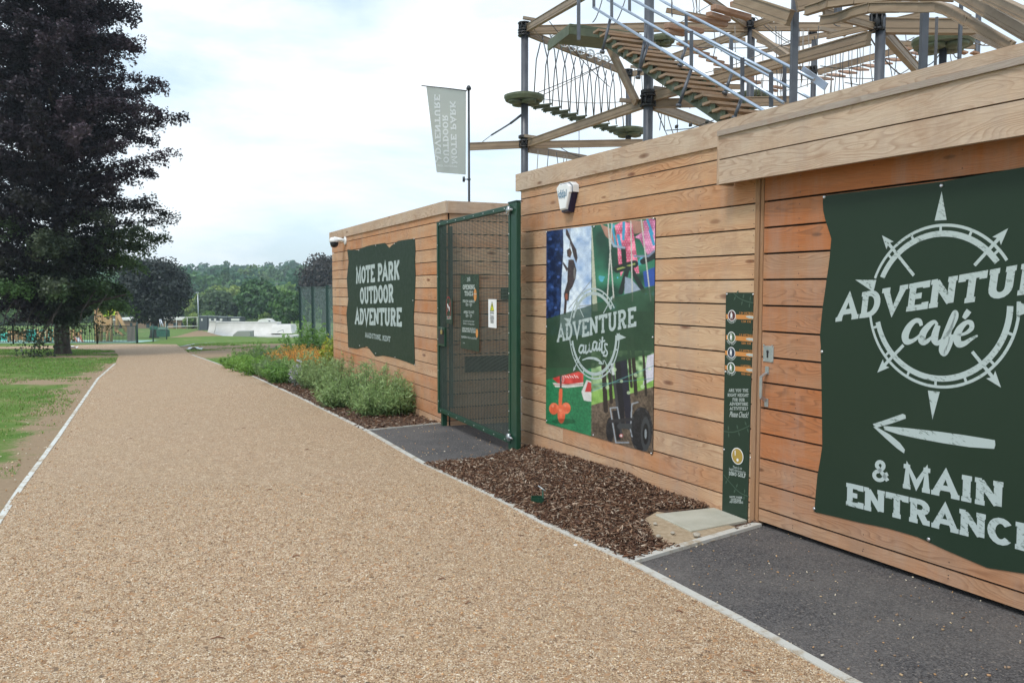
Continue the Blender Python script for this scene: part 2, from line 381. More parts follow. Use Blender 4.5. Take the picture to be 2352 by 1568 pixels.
def tarmac_mat():
    def b(nt, bs):
        n = N(nt); g = n('ShaderNodeNewGeometry'); P_ = g.outputs['Position']
        v = n('ShaderNodeTexVoronoi', {'Vector': P_, 'Scale': 120., 'Randomness': 1.}, feature='F1')
        cs = n('ShaderNodeSeparateColor', {0: v.outputs['Color']})
        col = n.ramp(cs.outputs[0], [(0, (.030, .029, .031)), (.5, (.085, .082, .086)), (.9, (.125, .12, .12)), (.975, (.15, .14, .135)), (1., (.26, .23, .20))])
        zb = n('ShaderNodeTexNoise', {'Vector': P_, 'Scale': 1.1, 'Detail': 6, 'Roughness': .65})
        col = n.mix(n.math('MULTIPLY', n.ramp(zb.outputs['Fac'], [(.42, 0.), (.72, 1.)]), .6), col, (.17, .155, .145))
        n.link(col, bs.inputs['Base Color'])
        bp = n('ShaderNodeBump', {'Height': v.outputs['Distance'], 'Strength': .6, 'Distance': .005}); n.link(bp.outputs[0], bs.inputs['Normal'])
    return mat('tarmac', (.06, .06, .07), .8, spec=.35, build=b)
M['tarmac'] = tarmac_mat()
def mulch_mat():
    def b(nt, bs):
        n = N(nt); g = n('ShaderNodeNewGeometry'); m = n('ShaderNodeMapping', {'Vector': g.outputs['Position'], 'Scale': (25, 60, 1)})
        v = n('ShaderNodeTexVoronoi', {'Vector': m.outputs[0], 'Scale': 1., 'Randomness': 1.}); cs = n('ShaderNodeSeparateColor', {0: v.outputs['Color']})
        n.link(n.ramp(cs.outputs[0], [(0, (.03, .02, .015)), (.6, (.10, .055, .035)), (1., (.22, .13, .08))]), bs.inputs['Base Color'])
        bp = n('ShaderNodeBump', {'Height': v.outputs['Distance'], 'Strength': 1., 'Distance': .02}); n.link(bp.outputs[0], bs.inputs['Normal'])
    return mat('mulch', (.1, .06, .04), .95, build=b)
M['mulch'] = mulch_mat()

def inpoly(x, y, poly_):
    x = np.asarray(x, float); y = np.asarray(y, float); r = np.zeros(x.shape, bool); n_ = len(poly_)
    for i in range(n_):
        x1, y1 = poly_[i]; x2, y2 = poly_[(i+1) % n_]
        if y1 == y2: continue
        c = ((y1 > y) != (y2 > y)) & (x < (x2-x1)*(y-y1)/(y2-y1)+x1); r ^= c
    return r
# ---- path outline in world metres (measured from the photograph, then continued behind the camera)
Lpix = [(265, 835), (225, 870), (130, 1010), (0, 1195)]
Rpix = [(405, 791), (440, 815), (500, 836), (560, 855), (690, 915), (840, 990), (970, 1065), (1250, 1205), (1450, 1295), (1700, 1428), (1950, 1568)]
Lp = [G(*p).to_2d() for p in Lpix]; Rp = [G(*p).to_2d() for p in Rpix]
def extend(pts, d): 
    v = (pts[-1]-pts[-2]).normalized(); return pts+[pts[-1]+v*d]
Lp2 = extend(Lp, 9); Rp2 = extend(Rp, 7)
far = [G(*p).to_2d() for p in ((270, 790), (130, 794), (0, 796.5))]; farb = [G(*p).to_2d() for p in ((0, 801.5), (150, 801.5), (262, 805), (272, 818))]
far2 = far[-1]+Vector((-40, -1)); farb2 = farb[0]+Vector((-40, -1))
path_xy = [tuple(p) for p in Rp2[::-1]]+[tuple(p) for p in far]+[tuple(far2), tuple(farb2)]+[tuple(p) for p in farb]+[tuple(p) for p in Lp2]
def sheet(name, outline, m, dz, kind='structure', step=3.0):
    """flat polygon draped on the ground profile"""
    from mathutils.geometry import tessellate_polygon
    bm = bmesh.new(); vs = [bm.verts.new((x, y, 0)) for x, y in outline]
    for t in tessellate_polygon([[Vector((x, y, 0)) for x, y in outline]]):
        try: bm.faces.new([vs[k] for k in t])
        except ValueError: pass
    for Yc in [7]+[9+step*k for k in range(14)]+[45, 60, 80]:
        bmesh.ops.bisect_plane(bm, geom=bm.verts[:]+bm.edges[:]+bm.faces[:], plane_co=(0, Yc, 0), plane_no=(0, 1, 0))
    for v in bm.verts: v.co.z = zg(v.co.y)+dz
    bmesh.ops.recalc_face_normals(bm, faces=bm.faces)
    for f_ in bm.faces:
        if f_.normal.z < 0: f_.normal_flip()
    me = bpy.data.meshes.new(name); bm.to_mesh(me); bm.free(); me.materials.append(m)
    o = bpy.data.objects.new(name, me); COL.objects.link(o); o['kind'] = kind; return o
# ground sheet with a 'dirt' attribute (worn earth by the path and behind the flower bed)
ys = sorted(set(list(np.arange(-30, 7, 1.5))+[7]+list(np.arange(7, 60, .5))+list(np.arange(60, 130, 2.))+[45, 60, 80, 100, 130]+list(np.arange(130, 260, 8.))+list(np.arange(260, 3001, 40.))+[260, 420, 620, 900]))
xs = sorted(set(list(np.arange(-40, 12, .5))+list(np.arange(-140, -40, 4.))+list(np.arange(12, 60, 4.))+list(np.arange(-1800, 1801, 100.))))
xs = np.array(xs); ys = np.array(ys); XX, YY = np.meshgrid(xs, ys)
def near_line(X, Y, pts, w):
    d = np.full(X.shape, 1e9)
    for a, b in zip(pts[:-1], pts[1:]):
        ax, ay, bx, by = a[0], a[1], b[0], b[1]; L2 = (bx-ax)**2+(by-ay)**2
        t = np.clip(((X-ax)*(bx-ax)+(Y-ay)*(by-ay))/L2, 0, 1)
        d = np.minimum(d, np.hypot(X-ax-t*(bx-ax), Y-ay-t*(by-ay)))
    return np.clip(1-d/w, 0, 1)
def dirt_at(X, Y):
    d = near_line(X, Y, Lp2, .75)*.8
    d = np.maximum(d, near_line(X, Y, [(-12.8, 32.5), (-19, 31.0), (-40, 31)], 2.0)*.9)          # bare earth under the beech
    d = np.maximum(d, near_line(X, Y, [(-9.5, 19.2), (-25, 19.4)], 1.0)*.7)
    a = G(430, 812); b_ = G(560, 800); c = G(690, 793)
    d = np.maximum(d, near_line(X, Y, [a, b_, c, (2, 38)], 5.5)*1.15)
    d = np.maximum(d, 1.1*np.exp(-((X-P(458, 758, 92).x)/2.6)**2-((Y-91)/3.2)**2)); d = np.maximum(d, near_line(X, Y, [tuple(P(395, 0, 84).to_2d()), tuple(P(425, 0, 86).to_2d())], 2.)*.9)
    return d
DD = dirt_at(XX, YY)
ZGv = np.interp(YY, ZY, ZZ)
ZGv = ZGv + np.where(YY > 300, 3*np.sin(XX/90+1)+2*np.sin(XX/37), 0)*np.clip((YY-300)/200, 0, 1)
def bump(cx, cy, rx, ry, h): return h*np.exp(-((XX-cx)/rx)**2-((YY-cy)/ry)**2)
mA = P(458, 758, 92); mB = P(575, 785, 60); mC = P(655, 752, 120)
ZGv += bump(mA.x, mA.y, 1.8, 3, .85)+bump(P(485, 775, 80).x, 82, 6, 5, .35)
gv = np.stack([XX, YY, ZGv], -1).reshape(-1, 3); nx = len(xs); ny = len(ys)
ii = (np.arange(ny-1)[:, None]*nx+np.arange(nx-1)[None]).reshape(-1)
gf = np.stack([ii, ii+1, ii+nx+1, ii+nx], -1)
def np_mesh(name, verts, faces, mats, parent=None, col=None, attrs=None, smooth=False, sub=None):
    me = bpy.data.meshes.new(name); k = faces.shape[1]; wo_ = np.array(wpos(parent)) if parent is not None else 0
    me.vertices.add(len(verts)); me.vertices.foreach_set('co', (verts-wo_).astype(np.float32).ravel())
    me.loops.add(faces.size); me.loops.foreach_set('vertex_index', faces.astype(np.int32).ravel())
    me.polygons.add(len(faces)); me.polygons.foreach_set('loop_start', np.arange(0, faces.size, k, dtype=np.int32))
    me.update(calc_edges=True)
    if smooth: me.polygons.foreach_set('use_smooth', np.ones(len(faces), bool))
    if col is not None:
        c = me.color_attributes.new('Col', 'FLOAT_COLOR', 'POINT'); cc = np.ones((len(verts), 4), np.float32); cc[:, :3] = col; c.data.foreach_set('color', cc.ravel())
    for k2, v2 in (attrs or {}).items():
        a = me.attributes.new(k2, 'FLOAT', 'POINT'); a.data.foreach_set('value', v2.astype(np.float32).ravel())
    for m in (mats if isinstance(mats, (list, tuple)) else [mats]): me.materials.append(m)
    o = bpy.data.objects.new(name, me); COL.objects.link(o)
    if parent is not None: o.parent = parent
    return o
gnd = np_mesh('ground', gv, gf, M['ground'], attrs={'dirt': DD.reshape(-1)}, smooth=True); gnd['kind'] = 'structure'
yard = [(.6, 13.5), (3.5, 9.5), (9, 3.), (60, 3.), (60, 70), (-2., 70), (-2.2, 24), (-.6, 17)]
pth = sheet('gravel_path', path_xy, M['gravel'], .012)
sheet('yard_bounce_sheet', yard, M['gravel'], .004)  # unseen neutral sheet added to keep green bounce light off the beams
# ---- walls
W1 = Wall(G(1742, 1204).to_2d(), (ray(180, 663).x, ray(180, 663).y))
c0 = G(1000, 967); r2 = ray(295, 661)
W2 = Wall(c0.to_2d(), (r2.x, r2.y))
sA0, _ = W2.sz(1031, 560); sA1, _ = W2.sz(768, 700)           # cabin right / left corners along W2
A_c = W2.pt(sA0, 0)
W3 = Wall(A_c.to_2d(), (-W2.n.x, -W2.n.y))                    # return wall, runs back and to the right
if W3.n.dot(Vector((0, -1, 0))) < 0: W3.n = -W3.n
zA = W2.sz(768, 541, .05)[1]
# tarmac aprons and beds
def w2(p): return (p.x, p.y)
k1a = G(1450, 1295); k1b = G(1742, 1209)
end1 = W1.pt(-7, 0)
rb = Vector(Rp2[-1]).to_3d() if False else Vector((Rp2[-1].x, Rp2[-1].y, 0))
ap1 = [w2(k1a)]+[tuple(p) for p in Rp2[9:]]+[w2(end1+W1.n*-.3), w2(W1.pt(0, 0, -.3))]
sheet('tarmac_apron', ap1, M['tarmac'], .008)
g0 = G(836, 991); g1 = G(1000, 975); g2 = G(1192, 1047); g3 = G(975, 1069)
vv = (g1-g0).normalized()
ap2 = [w2(g0), w2(g3), w2(g2), w2(g2+vv*3), w2(g1+vv*4.5), w2(g1)]
sheet('tarmac_apron', ap2, M['tarmac'], .008)
bed1 = [w2(g3), w2(G(1250, 1205)), w2(k1a), w2(k1b), w2(W1.pt(0, 0, -.4)), w2(W1.pt(W1.sz(1203, 900)[0], 0, -.4)), w2(g2)]
bed2 = [w2(g0), w2(g1), w2(W2.pt(sA0, 0, -.3)), w2(W2.pt(sA1, 0, -.3)), w2(G(700, 842)), w2(G(600, 842)), w2(G(520, 842)), w2(G(560, 855)), w2(G(690, 915))]
o_m = sheet('mulch_bed', bed1, M['mulch'], .006)
bm = bmesh.new(); bm.from_mesh(o_m.data); bmesh.ops.subdivide_edges(bm, edges=bm.edges[:], cuts=9, use_grid_fill=True); bmesh.ops.triangulate(bm, faces=bm.faces[:])
WLN0 = [tuple(W1.pt(1.75, 0, .12).to_2d()), tuple(W1.pt(3.4, 0, .12).to_2d())]
for v in bm.verts: v.co.z += float(near_line(np.array([v.co.x]), np.array([v.co.y]), WLN0, .6)[0])*.08
bm.to_mesh(o_m.data); bm.free()

sheet('mulch_bed', bed2, M['mulch'], .006)
# ---- edging strips
def strip(name, pts, w, dz, m, gap=0.):
    mb = MB()
    dense = []
    for a, b in zip(pts[:-1], pts[1:]):
        n_ = max(1, int((b-a).length/.9))
        for k in range(n_): dense.append(a+(b-a)*k/n_)
    dense.append(pts[-1])
    for a, b in zip(dense[:-1], dense[1:]):
        za, zb = zg(a.y)+dz, zg(b.y)+dz; A = Vector((a.x, a.y, za-.04)); B = Vector((b.x, b.y, zb-.04))
        d = (B-A).normalized()*.002
        mb.beam(A+d, B-d, w+random.uniform(-.002, .002), .08+random.uniform(-.003, .003), 0, 0)
    o = mb.build(name, m); o['kind'] = 'structure'; return o
def dirty(c, dirt, lo, hi, sc_=7.):
    def b(nt, bs):
        n = N(nt); g = n('ShaderNodeNewGeometry')
        z = n('ShaderNodeTexNoise', {'Vector': g.outputs['Position'], 'Scale': sc_, 'Detail': 8, 'Roughness': .75})
        n.link(n.mix(n.ramp(z.outputs['Fac'], [(lo, 0.), (hi, 1.)]), c, dirt), bs.inputs['Base Color'])
    return mat('edging', c, .85, build=b)
M['kerb'] = dirty((.50, .50, .47), (.34, .28, .20), .50, .64)
M['kerb2'] = dirty((.58, .60, .58), (.38, .31, .22), .48, .60, 5.)
strip('path_edging', [p for p in Rp2[1:]], .056, .022, M['kerb'])
strip('path_edging', [p for p in Lp2], .05, .016, M['kerb2'])
strip('path_edging', [k1a.to_2d(), k1b.to_2d()], .062, .03, M['kerb'])
strip('path_edging', [g0.to_2d(), g1.to_2d(), (g1+vv*1.0).to_2d()], .035, .022, M['kerb'])
strip('path_edging', [g3.to_2d(), g2.to_2d()], .035, .026, M['kerb'])
# ------------------------------------------------------------------ timber buildings
def boards(mb, W, s0, s1, rows, off=.0, th=.022, gap=.012, joints=(2.4, 4.8), bvf=None, screws=0):
    """rows: list of (z0, z1)"""
    for (z0, z1) in rows:
        cuts = [s0]; s = s0+random.uniform(*joints)
        while s < s1-.7: cuts.append(s); s += random.uniform(*joints)
        cuts.append(s1)
        for a, b in zip(cuts[:-1], cuts[1:]):
            bv = bvf(a, z0) if bvf else random.uniform(0, .5)
            o = off+random.uniform(-.0015, .0015); a2 = a+(.001 if a != s0 else 0); b2 = b-(.0015 if b != s1 else 0)
            zz0, zz1 = z0+gap/2, z1-gap/2
            c = [W.pt(a2, zz0, o), W.pt(b2, zz0, o), W.pt(b2, zz0, o+th), W.pt(a2, zz0, o+th),
                 W.pt(a2, zz1, o), W.pt(b2, zz1, o), W.pt(b2, zz1, o+th), W.pt(a2, zz1, o+th)]
            mb.hexa(c, 0, bv)
            if screws:
                q = a2+.03 if screws < 2 else a2+.06
                while q < b2 and q < a2+9:
                    for zq in (zz0+.035, zz1-.035):
                        e_ = W.pt(q+random.uniform(-.006, .006), zq+random.uniform(-.008, .008), o+th+.0006); X_ = W.d*.0035; Z_ = Vector((0, 0, .0035))
                        f4 = [e_-X_-Z_, e_+X_-Z_, e_+X_+Z_, e_-X_+Z_]
                        if (f4[1]-f4[0]).cross(f4[2]-f4[0]).dot(W.n) < 0: f4 = f4[::-1]
                        mb.face(f4, 1)
                    q += .6
def wbox(mb, W, s0, s1, z0, z1, o0, o1, mi=0, bv=0.):
    mb.hexa([W.pt(s0, z0, o0), W.pt(s1, z0, o0), W.pt(s1, z0, o1), W.pt(s0, z0, o1), W.pt(s0, z1, o0), W.pt(s1, z1, o0), W.pt(s1, z1, o1), W.pt(s0, z1, o1)], mi, bv)
# main building: section with alarm and poster (s>0) and the clad door section (s<0)
sB = W1.sz(1203, 800)[0]; PITCH = .1885
zBf0 = W1.sz(1653, 336, .055)[1]; zBf1 = W1.sz(1653, 279, .055)[1]; 
EB = empty('timber_building', W1.pt(2, 0, -1), 'long larch clad building with weathered fascia and projecting canopy on the right', 'building')
zline = W1.sz(1732, 641.8)[1]
k_lo = int((zline-.05)/PITCH)
rowsB = []
z = zline-PITCH*math.floor((zline-.03)/PITCH)
zb_main = z
while z < zBf0-.02: rowsB.append((z, min(z+PITCH, zBf0+.03))); z += PITCH
mb = MB(); boards(mb, W1, .045, sB, rowsB, .012, bvf=lambda s, z: random.choice([.0, .0, .1, .2, .35, .55])+(.25 if z > 2.2 else 0), screws=1)
z_bot = W1.sz(1660, 1175)[1]; s_low = W1.sz(1380, 1080)[0]
if zb_main-z_bot > .03: boards(mb, W1, .045, sB, [(z_bot, zb_main)], .012, joints=(90, 91), bvf=lambda s, z: .2, screws=1)
boards(mb, W1, s_low, sB, [(z_bot-PITCH, z_bot)], .012, joints=(90, 91), bvf=lambda s, z: .3)
boards(mb, W1, s_low+1.1, sB, [(z_bot-2*PITCH, z_bot-PITCH)], .012, joints=(90, 91), bvf=lambda s, z: .3)
mb.build('cladding', [M['clad'], M['screw']], EB)
part('wall_core', lambda m: (wbox(m, W1, -7, sB-.05, z_bot+.04, 2.6, -4.8, .0), wbox(m, W1, s_low, sB-.06, -.3, .3, -.5, -.03)), M['void'], EB)
part('roof', lambda m: wbox(m, W1, -7.2, sB+.02, 2.6, zBf1-.06, -5., .012), M['roof'], EB)
mb = MB()
for W_, a, b in ((W1, -7.2, sB+.10),):
    cuts = [a, -3.1, 1.9, b] if True else [a, b]
    for q, r_ in zip(cuts[:-1], cuts[1:]): boards(mb, W1, q, r_, [(zBf0, zBf1)], .013, th=.042, gap=0., joints=(90, 91), bvf=lambda s, z: .1)
EndB = Wall(W1.pt(sB+.02, 0).to_2d(), (-W1.n.x, -W1.n.y))
if EndB.n.dot(W1.d) < 0: EndB.n = -EndB.n
boards(mb, EndB, 0, 4.6, [(zBf0, zBf1)], .04, th=.04, gap=0., joints=(4, 5))
mb.build('fascia', M['fascia'], EB)
mb = MB(); boards(mb, EndB, .0, 4.6, [(r0, r1) for r0, r1 in rowsB], -.02); mb.build('end_cladding', M['clad'], EB)
# canopy
OC = .21
cs0, czt = W1.sz(1653, 303, OC); _, czm = W1.sz(1653, 366.5, OC); _, czb = W1.sz(1653, 425, OC)
mb = MB()
boards(mb, W1, -7.2, cs0, [(czm, czt-.004)], OC-.025, th=.025, gap=.006, joints=(90, 91), bvf=lambda s, z: .12)
boards(mb, W1, -7.2, cs0, [(czb, czm)], OC-.025, th=.025, gap=.012, joints=(90, 91), bvf=lambda s, z: .1)
wbox(mb, W1, cs0+.001, cs0+.028, czb+.003, czt-.006, .058, OC-.002, 0, .35)
mb.build('canopy', M['fascia'], EB)
part('canopy_capping', lambda m: wbox(m, W1, -7.2, cs0+.006, czt-.034, czt+.004, OC+.0035, OC+.020, 0, 0.), M['capping'], EB)
part('canopy_shadow_gap', lambda m: wbox(m, W1, -7.2, cs0, czt+.004, czt+.012, .058, OC-.03), M['void'], EB)
part('canopy_soffit', lambda m: (wbox(m, W1, -7.2, cs0-.002, czb+.03, czb+.045, .036, OC-.027), wbox(m, W1, -7.2, cs0-.003, czt-.02, czt-.002, .057, OC-.003)), M['fascia'], EB)
# corner post
pz1 = czb+.03
part('corner_post', lambda m: wbox(m, W1, .0, .043, -.02, pz1, -.02, .052, 0, .2), M['post_wood'], EB, bevel=.003)
part('corner_post', lambda m: wbox(m, W1, -.03, -.002, .0, pz1, -.02, .040, 0, .5), M['post_wood'], EB, bevel=.003)
# door section
rowsD = []; zl = W1.sz(1757, 701.3)[1]; z = zl-PITCH*1.01*round((zl-.03)/PITCH/1.01); zD0 = W1.sz(1757, 1204)[1]+.022
z = zl
while z > zD0+.06: rowsD.append((max(z-PITCH*1.01, zD0), z)); z -= PITCH*1.01
z = zl
while z < czb+.1: rowsD.append((z, z+PITCH*1.01)); z += PITCH*1.01
mb = MB(); boards(mb, W1, -7, -.035, rowsD, .012, joints=(90, 91), gap=.014, bvf=lambda s, z: min(1, (.42 if z > .35 else .15)+random.uniform(0, .5)+(.4 if z > 2.0 else 0)), screws=1)
DOOR = mb.build('door', [M['door_clad'], M['screw']], EB)
DOOR['label'] = 'orange larch clad door section with steel handle'
# handle and lock
def lockplate(m):
    a = [W1.sz(x, y, .04) for x, y in ((1751, 793), (1777, 796), (1777, 833), (1751, 830))]
    s0_, s1_ = -.155, -.055
    z1_ = a[0][1]; z0_ = a[3][1]
    wbox(m, W1, s0_, s1_, z0_, z1_, .034, .041)
part('lock_plate', lockplate, M['steel'], DOOR, bevel=.002)
zc = W1.sz(1764, 812, .04)[1]
def keyh(m): m.tube([W1.pt(-.10, zc+.015, .038), W1.pt(-.10, zc+.015, .044)], .011, 10); wbox(m, W1, -.107, -.093, zc-.03, zc+.01, .038, .0435)
part('keyhole', keyh, M['black'], DOOR)
for q, r_ in ((-.146, .068), (-.064, .068), (-.146, -.058), (-.064, -.058)):
    part('bolt', lambda m: m.tube([W1.pt(q, zc+r_*.9, .04), W1.pt(q, zc+r_*.9, .046)], .006, 8), M['bolt'], DOOR)
hz1 = W1.sz(1768, 842, .04)[1]; hz0 = W1.sz(1768, 935, .04)[1]
def handle(m):
    s = -.095; wbox(m, W1, s-.018, s+.018, hz1-.06, hz1, .034, .040); wbox(m, W1, s-.018, s+.018, hz0, hz0+.06, .034, .040)
    a, b = W1.pt(s, hz1-.045, .04), W1.pt(s, hz1-.075, .095); c, d = W1.pt(s, hz0+.075, .095), W1.pt(s, hz0+.045, .04)
    for p, q in ((a, b), (b, c), (c, d)): m.beam(p, q, .026, .008, up=W1.n+Vector((0, 0, .3)))
part('handle', handle, M['steel'], DOOR)

# cabin (left block)
zAf1 = W2.sz(1028, 460, .05)[1]; zAf0 = W2.sz(1028, 488, .05)[1]
EA = empty('timber_cabin', W2.pt((sA0+sA1)/2, 0, -1), 'smaller larch clad cabin with a white wall camera behind the flower bed', 'building')
PA = .187
zl = W2.sz(990, 661)[1]; rowsA = []; z = zl-PA*math.floor((zl+.75)/PA)
while z < zAf0: rowsA.append((z, min(z+PA, zAf0+.02))); z += PA
bva = lambda s, z: random.choice([.15, .3, .4, .5, .6, .8])
mb = MB(); boards(mb, W2, sA0, sA1, rowsA, .012, joints=(1.6, 4.2), bvf=bva, screws=1); mb.build('cladding', [M['clad'], M['screw']], EA)
mb = MB(); boards(mb, W3, 0.01, 4.2, rowsA, -.01, joints=(90, 91), bvf=lambda s, z: random.choice([.1, .2, .3, .5])); mb.build('return_cladding', M['clad'], EA)
part('wall_core', lambda m: wbox(m, W2, sA0+.03, sA1-.03, -.9, zAf0, -4.1, .0), M['void'], EA)
part('roof', lambda m: wbox(m, W2, sA0-.01, sA1+.02, zAf0, zAf1-.04, -4.2, .012), M['roof'], EA)
EndA = Wall(W2.pt(sA1, 0).to_2d(), (-W2.n.x, -W2.n.y))
if EndA.n.dot(W2.d) < 0: EndA.n = -EndA.n
mb = MB(); boards(mb, EndA, 0, 4, rowsA, .0); mb.build('end_cladding', M['clad'], EA)
mb = MB()
sf1 = W2.sz(757, 541, .05)[0]
boards(mb, W2, sA0-.04, sf1, [(zAf0, zAf1)], .013, th=.045, gap=0, joints=(1.8, 2.6), bvf=lambda s, z: random.uniform(.1, .3))
boards(mb, W3, -.02, 4.3, [(zAf0, zAf1)], .014, th=.03, gap=0, joints=(90, 91), bvf=lambda s, z: .3)
boards(mb, W2, sA1-.02, sf1-.06, [(zAf0-.15, zAf0-.002)], .013, th=.03, gap=0, joints=(90, 91))
mb.build('fascia', M['fascia'], EA)
# dark slot window and small sign on the return wall
a = W3.sz(1069, 819, .03); b = W3.sz(1200, 849, .03)
part('slot_window', lambda m: wbox(m, W3, a[0], b[0]+.6, b[1], a[1], .013, .03), M['black'], EA)
# ------------------------------------------------------------------ lettering
def arc(cx, cy, rx, ry, a0, a1, n=10): return [(cx+rx*math.cos(math.radians(a0+(a1-a0)*k/n)), cy+ry*math.sin(math.radians(a0+(a1-a0)*k/n))) for k in range(n+1)]
T_ = .09
FONT = {
 'A': (.86, [[(.12, .06), (.43, .95), (.74, .06)], [(.24, .33), (.62, .33)]], [(.12, .06, .13), (.74, .06, .13)]),
 'B': (.74, [[(.18, .06), (.18, .94)], [(.18, .93)]+arc(.42, .72, .19, .21, 90, -90, 6)+[(.18, .51)], [(.18, .51)]+arc(.45, .29, .2, .22, 90, -90, 6)+[(.18, .07)]], [(.15, .06, .09), (.15, .94, .09)]),
 'C': (.74, [arc(.40, .5, .27, .43, 40, 320, 14)], [(.62, .82, .0)]),
 'D': (.80, [[(.2, .06), (.2, .94)], [(.2, .93), (.34, .93)]+arc(.36, .5, .29, .43, 80, -80, 10)+[(.34, .07), (.2, .07)]], [(.15, .06, .1), (.15, .94, .1)]),
 'E': (.74, [[(.2, .06), (.2, .94)], [(.2, .93), (.62, .93), (.62, .78)], [(.2, .51), (.5, .51)], [(.2, .07), (.64, .07), (.64, .24)]], [(.15, .06, .1), (.15, .94, .1)]),
 'F': (.70, [[(.2, .06), (.2, .94)], [(.2, .93), (.62, .93), (.62, .76)], [(.2, .5), (.5, .5)]], [(.2, .06, .15), (.15, .94, .1)]),
 'G': (.80, [arc(.40, .5, .28, .43, 45, 320, 14), [(.48, .42), (.68, .42), (.68, .1)]], []),
 'H': (.84, [[(.18, .06), (.18, .94)], [(.66, .06), (.66, .94)], [(.18, .5), (.66, .5)]], [(.18, .06, .14), (.18, .94, .14), (.66, .06, .14), (.66, .94, .14)]),
 'I': (.42, [[(.21, .06), (.21, .94)]], [(.21, .06, .15), (.21, .94, .15)]),
 'J': (.6, [[(.42, .94), (.42, .3)]+arc(.27, .28, .15, .21, 0, -180, 6)], [(.42, .94, .15)]),
 'K': (.80, [[(.18, .06), (.18, .94)], [(.64, .94), (.2, .45)], [(.34, .58), (.66, .06)]], [(.18, .06, .14), (.18, .94, .14), (.64, .94, .12), (.66, .06, .12)]),
 'L': (.70, [[(.2, .06), (.2, .94)], [(.2, .07), (.62, .07), (.62, .28)]], [(.2, .94, .15), (.12, .06, .08)]),
 'M': (1.0, [[(.18, .06), (.20, .94), (.5, .2), (.8, .94), (.82, .06)]], [(.18, .06, .13), (.17, .94, .11), (.83, .94, .11), (.82, .06, .13)]),
 'N': (.86, [[(.18, .06), (.18, .94)], [(.18, .94), (.68, .08)], [(.68, .06), (.68, .94)]], [(.18, .06, .14), (.12, .94, .1), (.68, .94, .14)]),
 'O': (.80, [arc(.40, .5, .27, .43, 90, 450, 18)], []),
 'P': (.74, [[(.2, .06), (.2, .94)], [(.2, .93)]+arc(.42, .69, .22, .24, 90, -90, 7)+[(.2, .45)]], [(.2, .06, .15), (.15, .94, .1)]),
 'R': (.82, [[(.2, .06), (.2, .94)], [(.2, .93)]+arc(.42, .7, .21, .23, 90, -90, 7)+[(.2, .47)], [(.42, .47), (.6, .08), (.76, .08)]], [(.2, .06, .15), (.15, .94, .1)]),
 'S': (.70, [arc(.36, .71, .2, .22, 25, 250, 9)+arc(.35, .29, .22, .22, 70, -155, 9)], []),
 'T': (.80, [[(.4, .06), (.4, .94)], [(.1, .76), (.1, .93), (.7, .93), (.7, .76)]], [(.4, .06, .15)]),
 'U': (.84, [[(.2, .94), (.2, .35)]+arc(.42, .33, .22, .26, 180, 360, 8)+[(.64, .94)]], [(.2, .94, .14), (.64, .94, .14)]),
 'V': (.84, [[(.12, .94), (.42, .06), (.72, .94)]], [(.12, .94, .14), (.72, .94, .14)]),
 'W': (1.1, [[(.12, .94), (.32, .06), (.55, .85), (.78, .06), (.98, .94)]], [(.12, .94, .12), (.98, .94, .12)]),
 'Y': (.80, [[(.12, .94), (.4, .5), (.68, .94)], [(.4, .5), (.4, .06)]], [(.12, .94, .12), (.68, .94, .12), (.4, .06, .15)]),
 '&': (.84, [[(.74, .1), (.3, .66)]+arc(.40, .76, .15, .17, 200, -20, 8)+[(.5, .62), (.3, .47)]+arc(.36, .28, .22, .21, 120, 330, 9)+[(.66, .38), (.74, .42)]], []),
 '?': (.6, [arc(.3, .72, .19, .21, 160, -60, 8)+[(.3, .42), (.3, .3)], [(.3, .03), (.3, .14)]], []),
 '!': (.3, [[(.15, .3), (.15, .97)], [(.15, .03), (.15, .14)]], []),
 ',': (.3, [[(.18, .12), (.1, -.1)]], []), '.': (.3, [[(.15, .02), (.15, .14)]], []), '-': (.5, [[(.1, .45), (.4, .45)]], []), ' ': (.42, [], []),
 '1': (.5, [[(.12, .76), (.28, .94), (.28, .06)]], [(.28, .06, .15)]), '0': (.72, [arc(.36, .5, .24, .43, 90, 450, 16)], []),
 '2': (.66, [arc(.32, .7, .21, .23, 160, -40, 8)+[(.12, .08), (.56, .08)]], []), '3': (.66, [arc(.32, .72, .2, .2, 150, -80, 7)+arc(.32, .29, .22, .22, 80, -150, 8)], []),
 '4': (.7, [[(.48, .06), (.48, .94), (.1, .32), (.64, .32)]], []), '7': (.64, [[(.1, .93), (.56, .93), (.28, .06)]], []), '9': (.68, [arc(.34, .66, .2, .26, 0, 360, 12), [(.54, .66), (.4, .06)]], []),
 '5': (.66, [[(.54, .93), (.18, .93), (.16, .55)]+arc(.33, .33, .22, .26, 110, -150, 9)], []), '6': (.68, [arc(.34, .3, .2, .24, 0, 360, 12), [(.14, .34), (.3, .94)]], []), '8': (.68, [arc(.34, .73, .18, .2, 90, 450, 12), arc(.34, .28, .22, .23, 90, 450, 12)], []),
}
